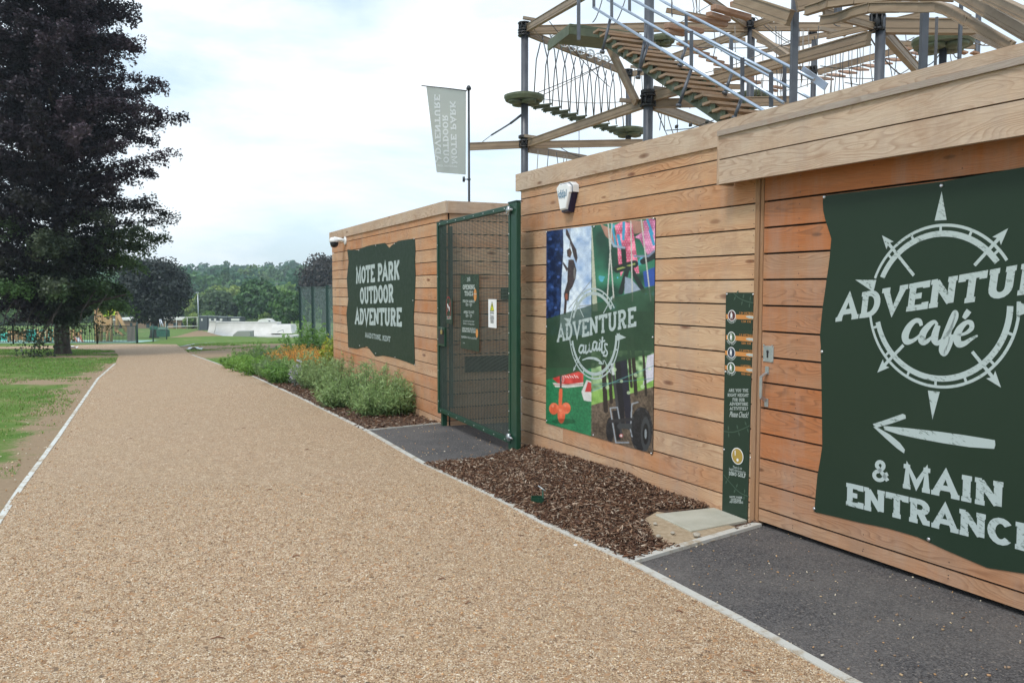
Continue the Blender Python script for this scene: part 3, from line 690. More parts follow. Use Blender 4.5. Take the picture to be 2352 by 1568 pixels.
def ribbon(pts, w, closed=False):
    pts = [Vector(p).to_2d() for p in pts]; n_ = len(pts); ws = w if hasattr(w, '__len__') else [w]*n_
    if n_ < 2: return []
    Lh, Rh = [], []
    for i in range(n_):
        a = pts[i-1] if i > 0 else (pts[-2] if closed else None); b = pts[i+1] if i < n_-1 else (pts[1] if closed else None)
        d1 = (pts[i]-a).normalized() if a is not None else None; d2 = (b-pts[i]).normalized() if b is not None else None
        if d1 is None: d1 = d2
        if d2 is None: d2 = d1
        t = d1+d2
        if t.length < 1e-4: t = d2
        t = t.normalized(); nrm = Vector((-t.y, t.x)); c = max(.45, nrm.dot(Vector((-d2.y, d2.x))))
        Lh.append(pts[i]+nrm*(ws[i]/2/c)); Rh.append(pts[i]-nrm*(ws[i]/2/c))
    return [(Lh[i], Rh[i], Rh[i+1], Lh[i+1]) for i in range(n_-1)]
def glyphs(s, t=.15, ts=.12, serif=True, track=1.):
    """list of layers of quads in text units; cap height 1"""
    x = 0; out = []
    for ch in s:
        w, st, sf = FONT.get(ch, FONT[' '])
        for k, pl in enumerate(st):
            if len(pl) < 2: continue
            cl = (Vector(pl[0])-Vector(pl[-1])).length < 1e-4
            out.append([tuple((q.x+x, q.y) for q in quad) for quad in ribbon(pl, t, cl)])
        if serif and sf:
            out.append([((cx+x-h, cy-ts/2), (cx+x+h, cy-ts/2), (cx+x+h, cy+ts/2), (cx+x-h, cy+ts/2)) for cx, cy, h in sf if h > 0])
        x += w*track
    return out, x-.05
def put_layers(mb, layers, org, adv, up, nrm, mi=0, e=.0012, step=.00015):
    """every layer sits a hair above the one below"""
    for k, ly in enumerate(layers):
        n_ = nrm*(e+step*(k % 9))
        for q in ly:
            p = [org+adv*a+up*b+n_ for a, b in q]
            if (p[1]-p[0]).cross(p[2]-p[0]).dot(nrm) < 0: p = p[::-1]
            mb.face(p, mi)
def text_w(mb, W, s, p0, p1, pt, off, mi=0, t=.15, serif=True, jit=0.):
    """text between two baseline points (photo measurements laid on wall W) with the cap height up to pt"""
    A, B, C = W.px(*p0, off), W.px(*p1, off), W.px(*pt, off)
    ly, tot = glyphs(s, t, t*.85, serif)
    put_layers(mb, ly, A, (B-A)/tot, C-A, W.n, mi)
def strokes_w(mb, W, strokes, off, mi=0, k0=0, tf=None):
    tf = tf or (lambda q: q); e = Vector(W.d)
    for k, (pts, w) in enumerate(strokes):
        # smooth the hand-drawn line
        P2 = [W.sz(*tf(p), off) for p in pts]; ws = w if hasattr(w, '__len__') else [w]*len(pts)
        dense, dw = [], []
        for i in range(len(P2)-1):
            a0 = P2[max(i-1, 0)]; a1 = P2[i]; a2 = P2[i+1]; a3 = P2[min(i+2, len(P2)-1)]
            for j in range(6):
                u = j/6; h = lambda c: .5*(2*a1[c]+(a2[c]-a0[c])*u+(2*a0[c]-5*a1[c]+4*a2[c]-a3[c])*u*u+(3*a1[c]-a0[c]-3*a2[c]+a3[c])*u**3)
                dense.append((h(0), h(1))); dw.append(ws[i]+(ws[i+1]-ws[i])*u)
        dense.append(P2[-1]); dw.append(ws[-1])
        for q in ribbon(dense, dw):
            p = [W.pt(c.x, c.y, off+.0012+.0002*((k0+k) % 9)) for c in q]
            if (p[1]-p[0]).cross(p[2]-p[0]).dot(W.n) < 0: p = p[::-1]
            mb.face(p, mi)
def poly_w(mb, W, pts, off, th=.0012, mi=0, tf=None):
    tf = tf or (lambda q: q); poly(mb, [W.px(*tf(p), off) for p in pts], W.n, th, mi)
def bolts(W, pts, off, parent, r=.011, tf=None):
    tf = tf or (lambda q: q)
    for p in pts:
        c = W.px(*tf(p), off)
        part('bolt', lambda m: m.tube([c, c+W.n*.004, c+W.n*.009], [r, r, r*.55], 8), M['bolt'], parent)
c5 = lambda q: (1852.2+q[0]/3.5546, 382.2+q[1]/3.5546)
c6 = lambda q: (1852.2+q[0]/3.3333, 793.8+q[1]/3.3333)
# --- cafe sign
OS = .040
Ec = empty('cafe_sign', W1.px(2150, 850, OS), 'large dark green ragged edged sign reading ADVENTURE café & MAIN ENTRANCE', 'sign')
outl = [c5(q) for q in ((135, 240), (133, 300), (137, 365), (152, 430), (172, 490), (188, 540), (203, 590), (197, 650), (190, 740), (180, 820), (165, 920), (150, 1030), (132, 1150), (120, 1270), (110, 1380), (118, 1480))]
outl += [c6(q) for q in ((108, 20), (112, 130), (116, 350), (119, 570), (121, 770), (104, 880), (85, 985), (72, 1120), (60, 1270), (130, 1287), (200, 1302), (400, 1350), (620, 1395), (850, 1462), (1060, 1560))]
sL = [W1.sz(x, y, OS) for x, y in outl]
sc0 = (W1.sz(*c5((1110, 470)), OS)[0]+W1.sz(*c6((980, 320)), OS)[0])/2
zbot = sL[-1][1]
wsg = [W1.pt(s, z, OS-.004) for s, z in sL]
ztop = sL[0][1]
srt = 2*sc0-sL[0][0]
rgt = [(sc0-.35, zbot-.03), (sc0-.62, zbot+.01), (srt+.1, zbot+.05), (srt-.02, zbot+.1), (srt, .9), (srt+.05, 1.3), (srt, ztop-.05), (srt+.4, ztop+.02), (sc0, W1.sz(*c5((1100, 125)), OS)[1])]
part('panel', lambda m: poly(m, wsg+[W1.pt(s, z, OS-.004) for s, z in rgt], W1.n, .004), M['sgreen'], Ec)
mb = MB()
text_w(mb, W1, 'ADVENTU', c5((240, 1262)), c5((1690, 1052)), c5((262, 1068)), OS, t=.215)
# the rest of the word runs on past the picture's edge at the same spacing
A_, B_ = W1.px(*c5((240, 1262)), OS), W1.px(*c5((1690, 1052)), OS); C_ = W1.px(*c5((262, 1068)), OS)
ly, tot = glyphs('ADVENTU', .215, .18); ly2, tot2 = glyphs('RE', .215, .18)
put_layers(mb, ly2, B_+(B_-A_)/tot*.05, (B_-A_)/tot, C_-A_, W1.n)
text_w(mb, W1, '&', c6((495, 1030)), c6((632, 1050)), c6((498, 868)), OS, t=.17)
text_w(mb, W1, 'MAIN', c6((728, 1078)), c6((1500, 1245)), c6((733, 905)), OS, t=.23)
A_, B_, C_ = W1.px(*c6((295, 1208)), OS), W1.px(*c6((1565, 1535)), OS), W1.px(*c6((298, 1050)), OS)
ly, tot = glyphs('ENTRANC', .23, .2); ly2, _t = glyphs('E', .23, .2)
put_layers(mb, ly, A_, (B_-A_)/tot, C_-A_, W1.n); put_layers(mb, ly2, B_+(B_-A_)/tot*.07, (B_-A_)/tot, C_-A_, W1.n)
mb.build('lettering', M['cream'], Ec)
mb = MB()
caf = [([(940, 1300), (925, 1262), (885, 1262), (838, 1310), (808, 1378), (818, 1425), (862, 1425), (912, 1392), (952, 1345)], [.022, .03, .028, .04, .05, .045, .025, .018, .012]),
       ([(1072, 1292), (1045, 1268), (1000, 1300), (955, 1360), (945, 1420), (975, 1432), (1025, 1390), (1075, 1300)], [.015, .022, .035, .045, .05, .03, .015, .02]),
       ([(1075, 1295), (1052, 1370), (1050, 1420), (1075, 1440), (1120, 1405)], [.035, .045, .045, .03, .012]),
       ([(1120, 1405), (1180, 1330), (1222, 1235), (1220, 1195), (1200, 1215), (1165, 1320), (1130, 1430), (1115, 1500), (1130, 1522), (1160, 1480), (1180, 1420), (1170, 1380), (1150, 1372)], [.012, .02, .028, .03, .03, .045, .055, .05, .035, .03, .03, .02, .012]),
       ([(1165, 1378), (1200, 1385), (1232, 1378)], [.015, .02, .018]),
       ([(1235, 1378), (1300, 1362), (1350, 1320), (1345, 1278), (1305, 1275), (1255, 1325), (1230, 1390), (1245, 1445), (1290, 1445), (1345, 1410), (1400, 1380)], [.015, .018, .028, .03, .025, .04, .05, .045, .03, .02, .01]),
       ([(1330, 1176), (1308, 1208), (1286, 1240)], [.034, .034, .022])]
strokes_w(mb, W1, caf, OS, tf=c5)
tri = [((1105, 205), (1048, 443), (1145, 437)), ((400, 925), (571, 927), (548, 1025)), ((1718, 1103), (1900, 1165), (1716, 1223))]
mb.build('script_lettering', M['cream'], Ec)
for t_ in tri:
    mb = MB(); poly_w(mb, W1, t_, OS, tf=c5); mb.build('compass_point', M['cream'], Ec)
mb = MB(); poly_w(mb, W1, ((931, 342), (1022, 352), (966, 562)), OS, tf=c6); mb.build('compass_point', M['cream'], Ec); mb = MB()
# compass ring in true plane geometry
top_ = W1.sz(*c5((1110, 468)), OS); bot_ = W1.sz(*c6((980, 322)), OS); lef_ = W1.sz(*c5((566, 1240)), OS)
rc = (sc0, (top_[1]+bot_[1])/2); Ro = (top_[1]-bot_[1])/2
def ang(p, tf): 
    s, z = W1.sz(*tf(p), OS); return math.degrees(math.atan2(z-rc[1], -(s-rc[0])))
def ringarc(mb, W, c, R, w, a0, a1, off, k=0):
    n_ = max(6, int(abs(a1-a0)/4)); pts = [(c[0]-R*math.cos(math.radians(a0+(a1-a0)*i/n_)), c[1]+R*math.sin(math.radians(a0+(a1-a0)*i/n_))) for i in range(n_+1)]
    for q in ribbon(pts, w):
        p = [W.pt(v.x, v.y, off+.0012+.0003*k) for v in q]
        if (p[1]-p[0]).cross(p[2]-p[0]).dot(W.n) < 0: p = p[::-1]
        mb.face(p)
def compass(mb, W, c, R, off, aL1, aR1, aL2, aR2, lw=.022):
    """outer thin ring, inner thick ring, ticks; open where the word crosses"""
    ringarc(mb, W, c, R-lw/2, lw, aR1, aL1, off, 1); ringarc(mb, W, c, R-lw/2, lw, aR2, aL2-360, off, 1)
    ringarc(mb, W, c, R-lw*3.3, lw*2, aR1+3, aL1-3, off, 2); ringarc(mb, W, c, R-lw*3.3, lw*2, aR2-3, aL2-360+6, off, 2)
    for a in list(range(18, 180, 24))+list(range(-18, -180, -24)):
        if (aR1 < a < aL1) or (aL2-360 < a < aR2):
            ca, sa = math.cos(math.radians(a)), math.sin(math.radians(a))
            q = [(c[0]-(R-lw*3)*ca, c[1]+(R-lw*3)*sa), (c[0]-(R-.002)*ca, c[1]+(R-.002)*sa)]
            for qq in ribbon(q, lw*.9):
                p = [W.pt(v.x, v.y, off+.0024) for v in qq]
                if (p[1]-p[0]).cross(p[2]-p[0]).dot(W.n) < 0: p = p[::-1]
                mb.face(p)
compass(mb, W1, rc, Ro, OS, ang((600, 930), c5), ang((1610, 785), c5), ang((565, 1215), c5)+360 if ang((565, 1215), c5) < 0 else ang((565, 1215), c5), ang((1690, 1105), c5), lw=Ro*.036)
def arrow_line(mb, W, a, b, tf1, tf2, off, w=.018, hd=.075):
    A = Vector(W.sz(*tf1(a), off)); B = Vector(W.sz(*tf2(b), off)); d = (B-A).normalized(); n_ = Vector((-d.y, d.x))
    for q in ribbon([A, B-d*hd*.8], w):
        p = [W.pt(v.x, v.y, off+.0028) for v in q]
        if (p[1]-p[0]).cross(p[2]-p[0]).dot(W.n) < 0: p = p[::-1]
        mb.face(p)
    p = [W.pt(v.x, v.y, off+.003) for v in (B, B-d*hd+n_*hd*.38, B-d*hd*.8, B-d*hd-n_*hd*.38)]
    for t_ in ((p[0], p[1], p[2]), (p[0], p[2], p[3])):
        t_ = list(t_)
        if (t_[1]-t_[0]).cross(t_[2]-t_[0]).dot(W.n) < 0: t_ = t_[::-1]
        mb.face(t_)
mb.build('compass_ring', M['cream'], Ec)
for p_, q_, t1, t2 in (((880, 890), (620, 563), c5, c5), ((1375, 808), (1650, 505), c5, c5), ((795, 1458), (545, 205), c5, c6), ((1272, 45), (1493, 320), c6, c6)):
    mb = MB(); arrow_line(mb, W1, p_, q_, t1, t2, OS, .02, .09); mb.build('compass_arrow', M['cream'], Ec)
mb = MB()
poly_w(mb, W1, ((590, 613), (760, 628), (1000, 655), (1200, 682), (1350, 706), (1443, 722), (1447, 760), (1438, 788), (1250, 775), (1050, 745), (850, 708), (700, 675), (600, 643)), OS, tf=c6)
poly_w(mb, W1, ((510, 598), (620, 562), (738, 520), (758, 530), (762, 556), (660, 592), (530, 628)), OS, .0016, tf=c6)
poly_w(mb, W1, ((512, 618), (545, 625), (640, 680), (715, 742), (755, 795), (748, 822), (690, 780), (600, 700)), OS, .002, tf=c6)
mb.build('direction_arrow', M['cream'], Ec)
bolts(W1, [(148, 250), (1104, 157), (128, 1512)], OS, Ec, .012, c5); bolts(W1, [(60, 1245), (937, 1480)], OS, Ec, .012, c6)
# --- cabin sign
c4 = lambda q: (705.6+q[0]/4.4445, 411.6+q[1]/4.4445)
O2 = .042
Ep = empty('park_sign', W2.px(875, 690, O2), 'dark green ragged sign reading MOTE PARK OUTDOOR ADVENTURE MAIDSTONE, KENT on the cabin', 'sign')
outl = [c4(q) for q in ((410, 718), (522, 724), (560, 702), (620, 680), (700, 665), (795, 650), (838, 702), (870, 672), (930, 630), (1090, 606), (1101, 620), (1106, 720), (1100, 830), (1107, 960), (1098, 1240), (1087, 1400))]
outl += [(953, 838), (930, 829), (905, 821), (880, 816), (862, 818), (848, 800), (843, 795), (820, 801), (800, 797), (799, 760), (796, 720), (800, 690), (797, 640), (801, 600)]
part('panel', lambda m: poly(m, [W2.px(*q, O2-.004) for q in outl], W2.n, .004), M['sgreen'], Ep)
mb = MB()
text_w(mb, W2, 'MOTE PARK', c4((497, 1062)), c4((940, 1018)), c4((497, 905)), O2, t=.23)
text_w(mb, W2, 'OUTDOOR', c4((540, 1268)), c4((882, 1252)), c4((537, 1112)), O2, t=.23)
text_w(mb, W2, 'ADVENTURE', c4((488, 1475)), c4((962, 1497)), c4((488, 1325)), O2, t=.23)
text_w(mb, W2, 'MAIDSTONE, KENT', (838.5, 774), (897, 785), (838.5, 763), O2, t=.15)
mb.build('lettering', M['cream'], Ep)
c7 = lambda q: ((800+q[0]/2.6133)/1.7007, (1250+q[1]/2.6133)/1.7007)
bolts(W2, [c4(q) for q in ((528, 727), (700, 677), (893, 658), (1092, 610), (1080, 1238), (418, 1218))]+[c7(q) for q in ((1582, 262), (1745, 340), (1943, 379), (2145, 457), (1468, 292))], O2, Ep)
# --- faint leaf print on a green panel
def leafy(mb, W, pts, off, side=.03, tf=None, lw=.008):
    strokes_w(mb, W, [(pts, lw)], off, tf=tf)
    tf = tf or (lambda q: q); S = [Vector(W.sz(*tf(p), off)) for p in pts]
    for i in range(1, len(S)):
        m_ = (S[i-1]+S[i])/2; d = (S[i]-S[i-1]).normalized(); n_ = Vector((-d.y, d.x))
        for sg in (1, -1):
            e = n_*sg; c = m_+e*side*.9
            q = [c-e*side*.7, c+d*side*.28, c+e*side*.7, c-d*side*.28]
            poly(mb, [W.pt(v.x, v.y, off+.0004) for v in q], W.n, .0006)
# --- narrow height board
cH = lambda q: ((2750+q[0]/1.568)/1.7007, (1100+q[1]/1.568)/1.7007)
cI = lambda q: ((2800+q[0]/5.228)/1.7007, (1180+q[1]/5.228)/1.7007)
OH = .040
Eh = empty('height_board', W1.px(1695, 940, OH), 'tall narrow green height check board with orange bands beside the corner post', 'sign')
hb = [cH(q) for q in ((137, 66), (305, 67), (267, 1482), (113, 1402))]
part('panel', lambda m: poly(m, [W1.px(*q, OH-.004) for q in hb], W1.n, .004), M['sgreen2'], Eh)
for lp_ in ([(180, 68), (215, 100), (260, 120), (303, 130)], [(122, 915), (180, 920), (240, 900), (285, 878)], [(120, 1180), (170, 1240), (220, 1290), (275, 1315)]):
    mb = MB(); leafy(mb, W1, lp_, OH, .03, cH); mb.build('leaf_print', M['leafprint'], Eh)
mb = MB()
bands = [((175, 245), (750, 262), (745, 355), (175, 340)), ((170, 672), (745, 712), (742, 812), (168, 762)), ((168, 985), (742, 1035), (740, 1125), (166, 1075)), ((165, 1288), (735, 1335), (732, 1445), (163, 1375))]
for q in bands: poly_w(mb, W1, [(max(a, 190 if b < 900 else 172), b) for a, b in q], OH, .0008, tf=cI)
for tx, p0, p1, pt in (('1.34 METRES', (462, 237), (750, 248), (462, 198)), ('1.34 CM', (503, 412), (700, 420), (503, 370)), ('1.2 METRES', (462, 683), (735, 700), (462, 645)), ('120 CM', (503, 852), (700, 866), (503, 812)),
                        ('1.1 METRES', (462, 998), (728, 1020), (462, 960)), ('110 CM', (503, 1165), (690, 1180), (503, 1125)), ('1 METRE', (490, 1315), (695, 1335), (490, 1275)), ('100 CM', (500, 1478), (690, 1498), (500, 1438))):
    text_w(mb, W1, tx, cI(p0), cI(p1), cI(pt), OH, t=.17)
mb.build('orange_band', M['orange'], Eh)
mb = MB()
for q in bands:
    y = (q[1][1]+q[2][1])/2
    strokes_w(mb, W1, [([(598, y-14), (670, y-6), (742, y+2)], [.006, .022, .008]), ([(715, y-28), (745, y+2), (722, y+34)], .007)], OH+.0012, tf=cI)
for i, (y0, tx) in enumerate((((655), 'ARE YOU THE'), (684, 'RIGHT HEIGHT'), (712, 'FOR OUR'), (738, 'ADVENTURE'), (766, 'ACTIVITIES?'))):
    w_ = {0: (152, 272), 1: (145, 275), 2: (175, 250), 3: (158, 270), 4: (158, 270)}[i]
    text_w(mb, W1, tx, cH((w_[0], y0+18)), cH((w_[1], y0+20)), cH((w_[0], y0)), OH, t=.17)
text_w(mb, W1, 'DINO GOLF', cH((153, 1182)), cH((257, 1200)), cH((153, 1160)), OH, t=.18)
for i, (tx, a, b, y0) in enumerate((('MOTE PARK', 157, 235, 1322), ('OUTDOOR', 165, 228, 1338), ('ADVENTURE', 157, 240, 1352))): text_w(mb, W1, tx, cH((a, y0)), cH((b, y0+5)), cH((a, y0-12)), OH, t=.17)
mb.build('lettering', M['cream_s'], Eh)
def fonttext(name, body, W, p0, p1, off, m, parent, italic=0., h=None, bold=.0):
    cu = bpy.data.curves.new(name, 'FONT'); cu.body = body; cu.align_x = 'LEFT'; cu.shear = italic; cu.offset = bold
    o = bpy.data.objects.new(name, cu); COL.objects.link(o); bpy.context.view_layer.update()
    me = bpy.data.meshes.new_from_object(o.evaluated_get(bpy.context.evaluated_depsgraph_get())); bpy.data.objects.remove(o)
    A, B = W.px(*p0, off), W.px(*p1, off)
    xs_ = [v.co.x for v in me.vertices]; wd = max(xs_)-min(xs_); adv = (B-A)/wd; up = Vector((0, 0, 1))*(h if h else adv.length)
    wo_ = wpos(parent); x0 = min(xs_)
    for v in me.vertices: v.co = A+adv*(v.co.x-x0)+up*v.co.y+W.n*.002-wo_
    me.materials.clear(); me.materials.append(m); me.name = name
    q = bpy.data.objects.new(name, me); COL.objects.link(q); q.parent = parent; return q
fonttext('lettering', 'Please Check!', W1, cH((157, 826)), cH((275, 832)), OH, M['cream_s'], Eh, .45, .062, .01)
fonttext('lettering', 'There is no', W1, cH((178, 1143)), cH((233, 1150)), OH, M['cream_s'], Eh, 0, .034)
fonttext('lettering', 'height restriction for', W1, cH((155, 1153)), cH((257, 1178)), OH, M['cream_s'], Eh, 0, .034)
# round pictures on the board
def disc(mb, W, c, r, off, th=.0008, n=24, rz=None, mi=0):
    rz = rz or r; poly(mb, [W.pt(c[0]+r*math.cos(2*math.pi*k/n), c[1]+rz*math.sin(2*math.pi*k/n), off) for k in range(n)], W.n, th, mi)
for i, (cx_, cy_, bgm) in enumerate(((308, 275, 'dk'), (300, 717, 'gr'), (297, 1030, 'nv'), (293, 1340, 'gr'))):
    c = W1.sz(*cI((cx_, cy_)), OH); mb = MB(); disc(mb, W1, c, .044, OH, .0010); mb.build('picture_rim', M['white'], Eh)
    mb = MB(); disc(mb, W1, c, .038, OH+.0012, .0006); mb.build('picture_disc', {'dk': mat('maroon_print', (.10, .03, .03)), 'gr': mat('olive_print', (.07, .12, .06)), 'nv': mat('navy_print', (.015, .03, .06))}[bgm], Eh)
    mb = MB(); disc(mb, W1, (c[0]+.004, c[1]+.022), .006, OH+.002, .0005); poly(mb, [W1.pt(c[0]+a, c[1]+b, OH+.002) for a, b in ((-.008, .015), (.014, .014), (.012, -.03), (.002, -.006), (-.006, -.032), (-.008, 0))], W1.n, .0005); mb.build('picture_figure', M['white'], Eh)
    text_ = ['', 'NET TRAIL', 'CLIMBING', 'NET TRAIL'][i] or 'ROOKIE'
    mb = MB(); ly, tot = glyphs(text_, .17, .14)
    for k, lay in enumerate(ly):
        for q in lay:
            pp = []
            for a, b in q:
                th_ = math.radians(-150+a/tot*130); R_ = .050+(.0-b)*.011+.011
                pp.append(W1.pt(c[0]-R_*math.cos(th_), c[1]+R_*math.sin(th_), OH+.0012+.0001*(k % 9)))
            if (pp[1]-pp[0]).cross(pp[2]-pp[0]).dot(W1.n) < 0: pp = pp[::-1]
            mb.face(pp)
    mb.build('lettering', M['cream_s'], Eh)
c = W1.sz(*cH((205, 1067)), OH); mb = MB(); disc(mb, W1, c, .065, OH, .001); mb.build('picture_rim', M['white'], Eh)
mb = MB(); disc(mb, W1, c, .058, OH+.0012, .0006); mb.build('picture_disc', mat('golf_print', (.38, .26, .05)), Eh)
mb = MB(); disc(mb, W1, (c[0]-.004, c[1]-.03), .012, OH+.002, .0006); mb.build('golf_ball', M['white'], Eh); mb = MB(); poly(mb, [W1.pt(c[0]+a, c[1]+b, OH+.002) for a, b in ((.02, .04), (.03, .04), (.026, -.0), (.02, -.0))], W1.n, .0006); mb.build('picture_figure', M['white'], Eh)
bolts(W1, [(142, 76), (133, 551), (124, 1027), (286, 1076), (112, 1410), (303, 78)], OH, Eh, .009, cH)
# --- poster: printed collage held as colours on a fine grid
cP = lambda q: ((2050+q[0]/1.4933)/1.7007, (800+q[1]/1.4933)/1.7007)
OP = .040
PS = [W1.sz(*cP(q), OP) for q in ((125, 155), (761, 75), (747, 1460), (125, 1265))]
sl = (PS[0][0]+PS[3][0])/2; sr = (PS[1][0]+PS[2][0])/2; pz1_ = (PS[0][1]+PS[1][1])/2; pz0_ = (PS[2][1]+PS[3][1])/2
Epo = empty('adventure_poster', W1.pt((sl+sr)/2, (pz0_+pz1_)/2, OP), 'colour photo collage poster reading ADVENTURE awaits on a green band', 'poster')
NU, NV = 400, 680
uu, vv_ = np.meshgrid(np.linspace(0, 1, NU), np.linspace(0, 1, NV))
ss = sl+(sr-sl)*uu; zz = pz1_+(pz0_-pz1_)*vv_
wx = W1.p.x+W1.d.x*ss+W1.n.x*(OP+.001); wy = W1.p.y+W1.d.y*ss+W1.n.y*(OP+.001)
def nproj(X, Y, Z):
    vz = Z-EYE; fw = Y*math.cos(TH)-vz*math.sin(TH); up = Y*math.sin(TH)+vz*math.cos(TH)
    return CXP+FPX*X/fw, CYP-FPX*up/fw
px_, py_ = nproj(wx, wy, zz); qx = (px_*1.7007-2050)*1.4933; qy = (py_*1.7007-800)*1.4933   # where each grid point sits on the reference print
def vnoise(shape, cells, seed):
    r = np.random.default_rng(seed); g = r.random((cells[1]+2, cells[0]+2)); h, w = shape
    x = np.linspace(0, cells[0], w); y = np.linspace(0, cells[1], h); xi = x.astype(int); yi = y.astype(int); fx = (x-xi); fy = (y-yi); fx = fx*fx*(3-2*fx); fy = fy*fy*(3-2*fy)
    a = g[yi][:, xi]; b = g[yi][:, xi+1]; c_ = g[yi+1][:, xi]; d_ = g[yi+1][:, xi+1]
    return a*(1-fy)[:, None]*(1-fx)+b*(1-fy)[:, None]*fx+c_*fy[:, None]*(1-fx)+d_*fy[:, None]*fx
sh = (NV, NU)
n1 = vnoise(sh, (9, 16), 1); n2 = vnoise(sh, (30, 50), 2); n3 = vnoise(sh, (90, 150), 3); n0 = vnoise(sh, (4, 7), 4)
img = np.zeros((NV, NU, 3))
def paint(mask, col, k=1.):
    img[mask] = img[mask]*(1-k)+np.broadcast_to(np.array(col), img.shape)[mask]*k if not hasattr(col, 'shape') or col.ndim < 3 else col[mask]
def mixc(a, b, f): return np.array(a)*(1-f[..., None])+np.array(b)*f[..., None]
left_ = qx < 390+(qy*0)
xsp = 388
A1 = (qx < xsp) & (qy < 760)
sky_ = mixc((.18, .33, .62), (.72, .80, .88), np.clip(n1*.7+n2*.5-.05, 0, 1)); img[A1] = sky_[A1]
rock = mixc((.005, .012, .05), (.03, .08, .26), np.clip(n2*.8+n3*.5-.45, 0, 1)); mk = A1 & inpoly(qx, qy, [(100, 100), (222, 100), (226, 260), (215, 430), (212, 560), (200, 760), (100, 760)]); img[mk] = rock[mk]
for pl in ([(240, 140), (252, 150), (275, 215), (300, 260), (308, 310), (300, 340), (285, 300), (262, 210), (240, 175)], [(245, 265), (265, 250), (275, 280), (265, 310), (248, 300)],
           [(255, 320), (285, 320), (302, 380), (296, 430), (278, 480), (262, 500), (256, 560), (232, 558), (228, 520), (248, 450), (250, 380)], [(222, 330), (252, 370), (246, 392), (222, 345)], [(232, 555), (246, 555), (240, 640), (226, 640)]):
    paint(A1 & inpoly(qx, qy, pl), mixc((.015, .012, .02), (.07, .04, .04), n3))
paint(A1 & (abs(qx-264) < 1.5) & (qy < 260), (.1, .1, .12)); 
paint(A1 & (abs(qy-(600-(qx-260)*1.25)) < 3.5) & (qx > 255), (.25, .28, .30)); paint(A1 & (abs(qy-(590-(qx-330)*.1)) < 3) & (qx > 300), (.3, .32, .33))
A2 = (qx >= xsp) & (qy < 620)
gr = mixc((.01, .05, .03), (.05, .28, .16), np.clip(n1*1.4-.3, 0, 1)); gr = np.where((np.clip(n1*1.2+n2*.3-.7, 0, 1) > .42)[..., None], mixc((.05, .28, .16), (.10, .42, .62), np.clip(n2, 0, 1)), gr); img[A2] = gr[A2]
paint(A2 & inpoly(qx, qy, [(440, 110), (500, 140), (540, 190), (530, 240), (470, 180)]), (.42, .22, .16)); paint(A2 & inpoly(qx, qy, [(600, 90), (700, 95), (700, 160), (640, 170)]), (.40, .20, .15))
paint(A2 & inpoly(qx, qy, [(525, 120), (570, 95), (625, 110), (640, 200), (668, 400), (640, 400), (600, 330), (560, 420), (545, 330), (540, 230)]), mixc((.62, .06, .16), (.80, .22, .34), n2))
paint(A2 & inpoly(qx, qy, [(640, 190), (700, 150), (690, 95), (730, 80), (770, 90), (765, 270), (715, 290), (670, 200)]), mixc((.55, .10, .28), (.72, .30, .50), n2))
for a, b, w_ in (((505, 100), (530, 230), 6), ((578, 95), (575, 200), 8), ((545, 180), (560, 250), 9), ((712, 80), (745, 170), 7), ((730, 150), (752, 230), 8)):
    t = np.clip(((qx-a[0])*(b[0]-a[0])+(qy-a[1])*(b[1]-a[1]))/((b[0]-a[0])**2+(b[1]-a[1])**2), 0, 1); d_ = np.hypot(qx-a[0]-t*(b[0]-a[0]), qy-a[1]-t*(b[1]-a[1])); paint(A2 & (d_ < w_), (.04, .30, .50))
def seg(mask, a, b, w_, col):
    t = np.clip(((qx-a[0])*(b[0]-a[0])+(qy-a[1])*(b[1]-a[1]))/((b[0]-a[0])**2+(b[1]-a[1])**2), 0, 1); d_ = np.hypot(qx-a[0]-t*(b[0]-a[0]), qy-a[1]-t*(b[1]-a[1])); paint(mask & (d_ < w_), col)
seg(A2, (540, 375), (640, 345), 22, (.012, .02, .015)); seg(A2, (542, 375), (640, 345), 5, (.30, .36, .10)); seg(A2, (575, 260), (582, 350), 14, (.012, .02, .015)); seg(A2, (690, 330), (770, 290), 18, (.015, .02, .02)); seg(A2, (600, 370), (560, 510), 14, (.015, .02, .02)); seg(A2, (620, 370), (690, 500), 13, (.015, .02, .02))
paint(A2 & inpoly(qx, qy, [(585, 420), (620, 430), (680, 500), (580, 520)]), (.30, .36, .46)); paint(A2 & inpoly(qx, qy, [(690, 390), (765, 360), (765, 470), (700, 480)]), (.03, .08, .35))
seg(A2, (640, 300), (720, 300), 6, (.20, .24, .34)); seg(A2, (720, 300), (755, 270), 6, (.20, .24, .34)); seg(A2, (520, 240), (580, 250), 7, (.30, .38, .48)); seg(A2, (500, 200), (520, 240), 6, (.30, .38, .48))
for x0, x1 in ((485, 520), (510, 480), (618, 628), (680, 735)): seg(A2, (x0, 90), (x1, 560), 3.5, (.52, .52, .48))
paint(A2 & inpoly(qx, qy, [(388, 130), (392, 130), (425, 620), (395, 620)]), (.45, .47, .36))
A3 = (qx < xsp) & (qy >= 950); tf_ = mixc((.012, .12, .05), (.03, .24, .10), np.clip(n3*.8+n1*.3, 0, 1)); img[A3] = tf_[A3]
paint(A3 & inpoly(qx, qy, [(162, 1012), (200, 992), (250, 985), (300, 965), (342, 985), (340, 1040), (200, 1046)]), mixc((.50, .03, .03), (.70, .08, .07), n2)); paint(A3 & inpoly(qx, qy, [(162, 1036), (250, 1047), (342, 1034), (340, 1056), (250, 1067), (178, 1062)]), (.62, .62, .58))
paint(A3 & inpoly(qx, qy, [(330, 1090), (360, 1020), (392, 1030), (392, 1148), (345, 1140)]), (.64, .64, .62)); paint(A3 & inpoly(qx, qy, [(350, 1090), (368, 1030), (392, 1040), (392, 1090)]), (.55, .05, .05))
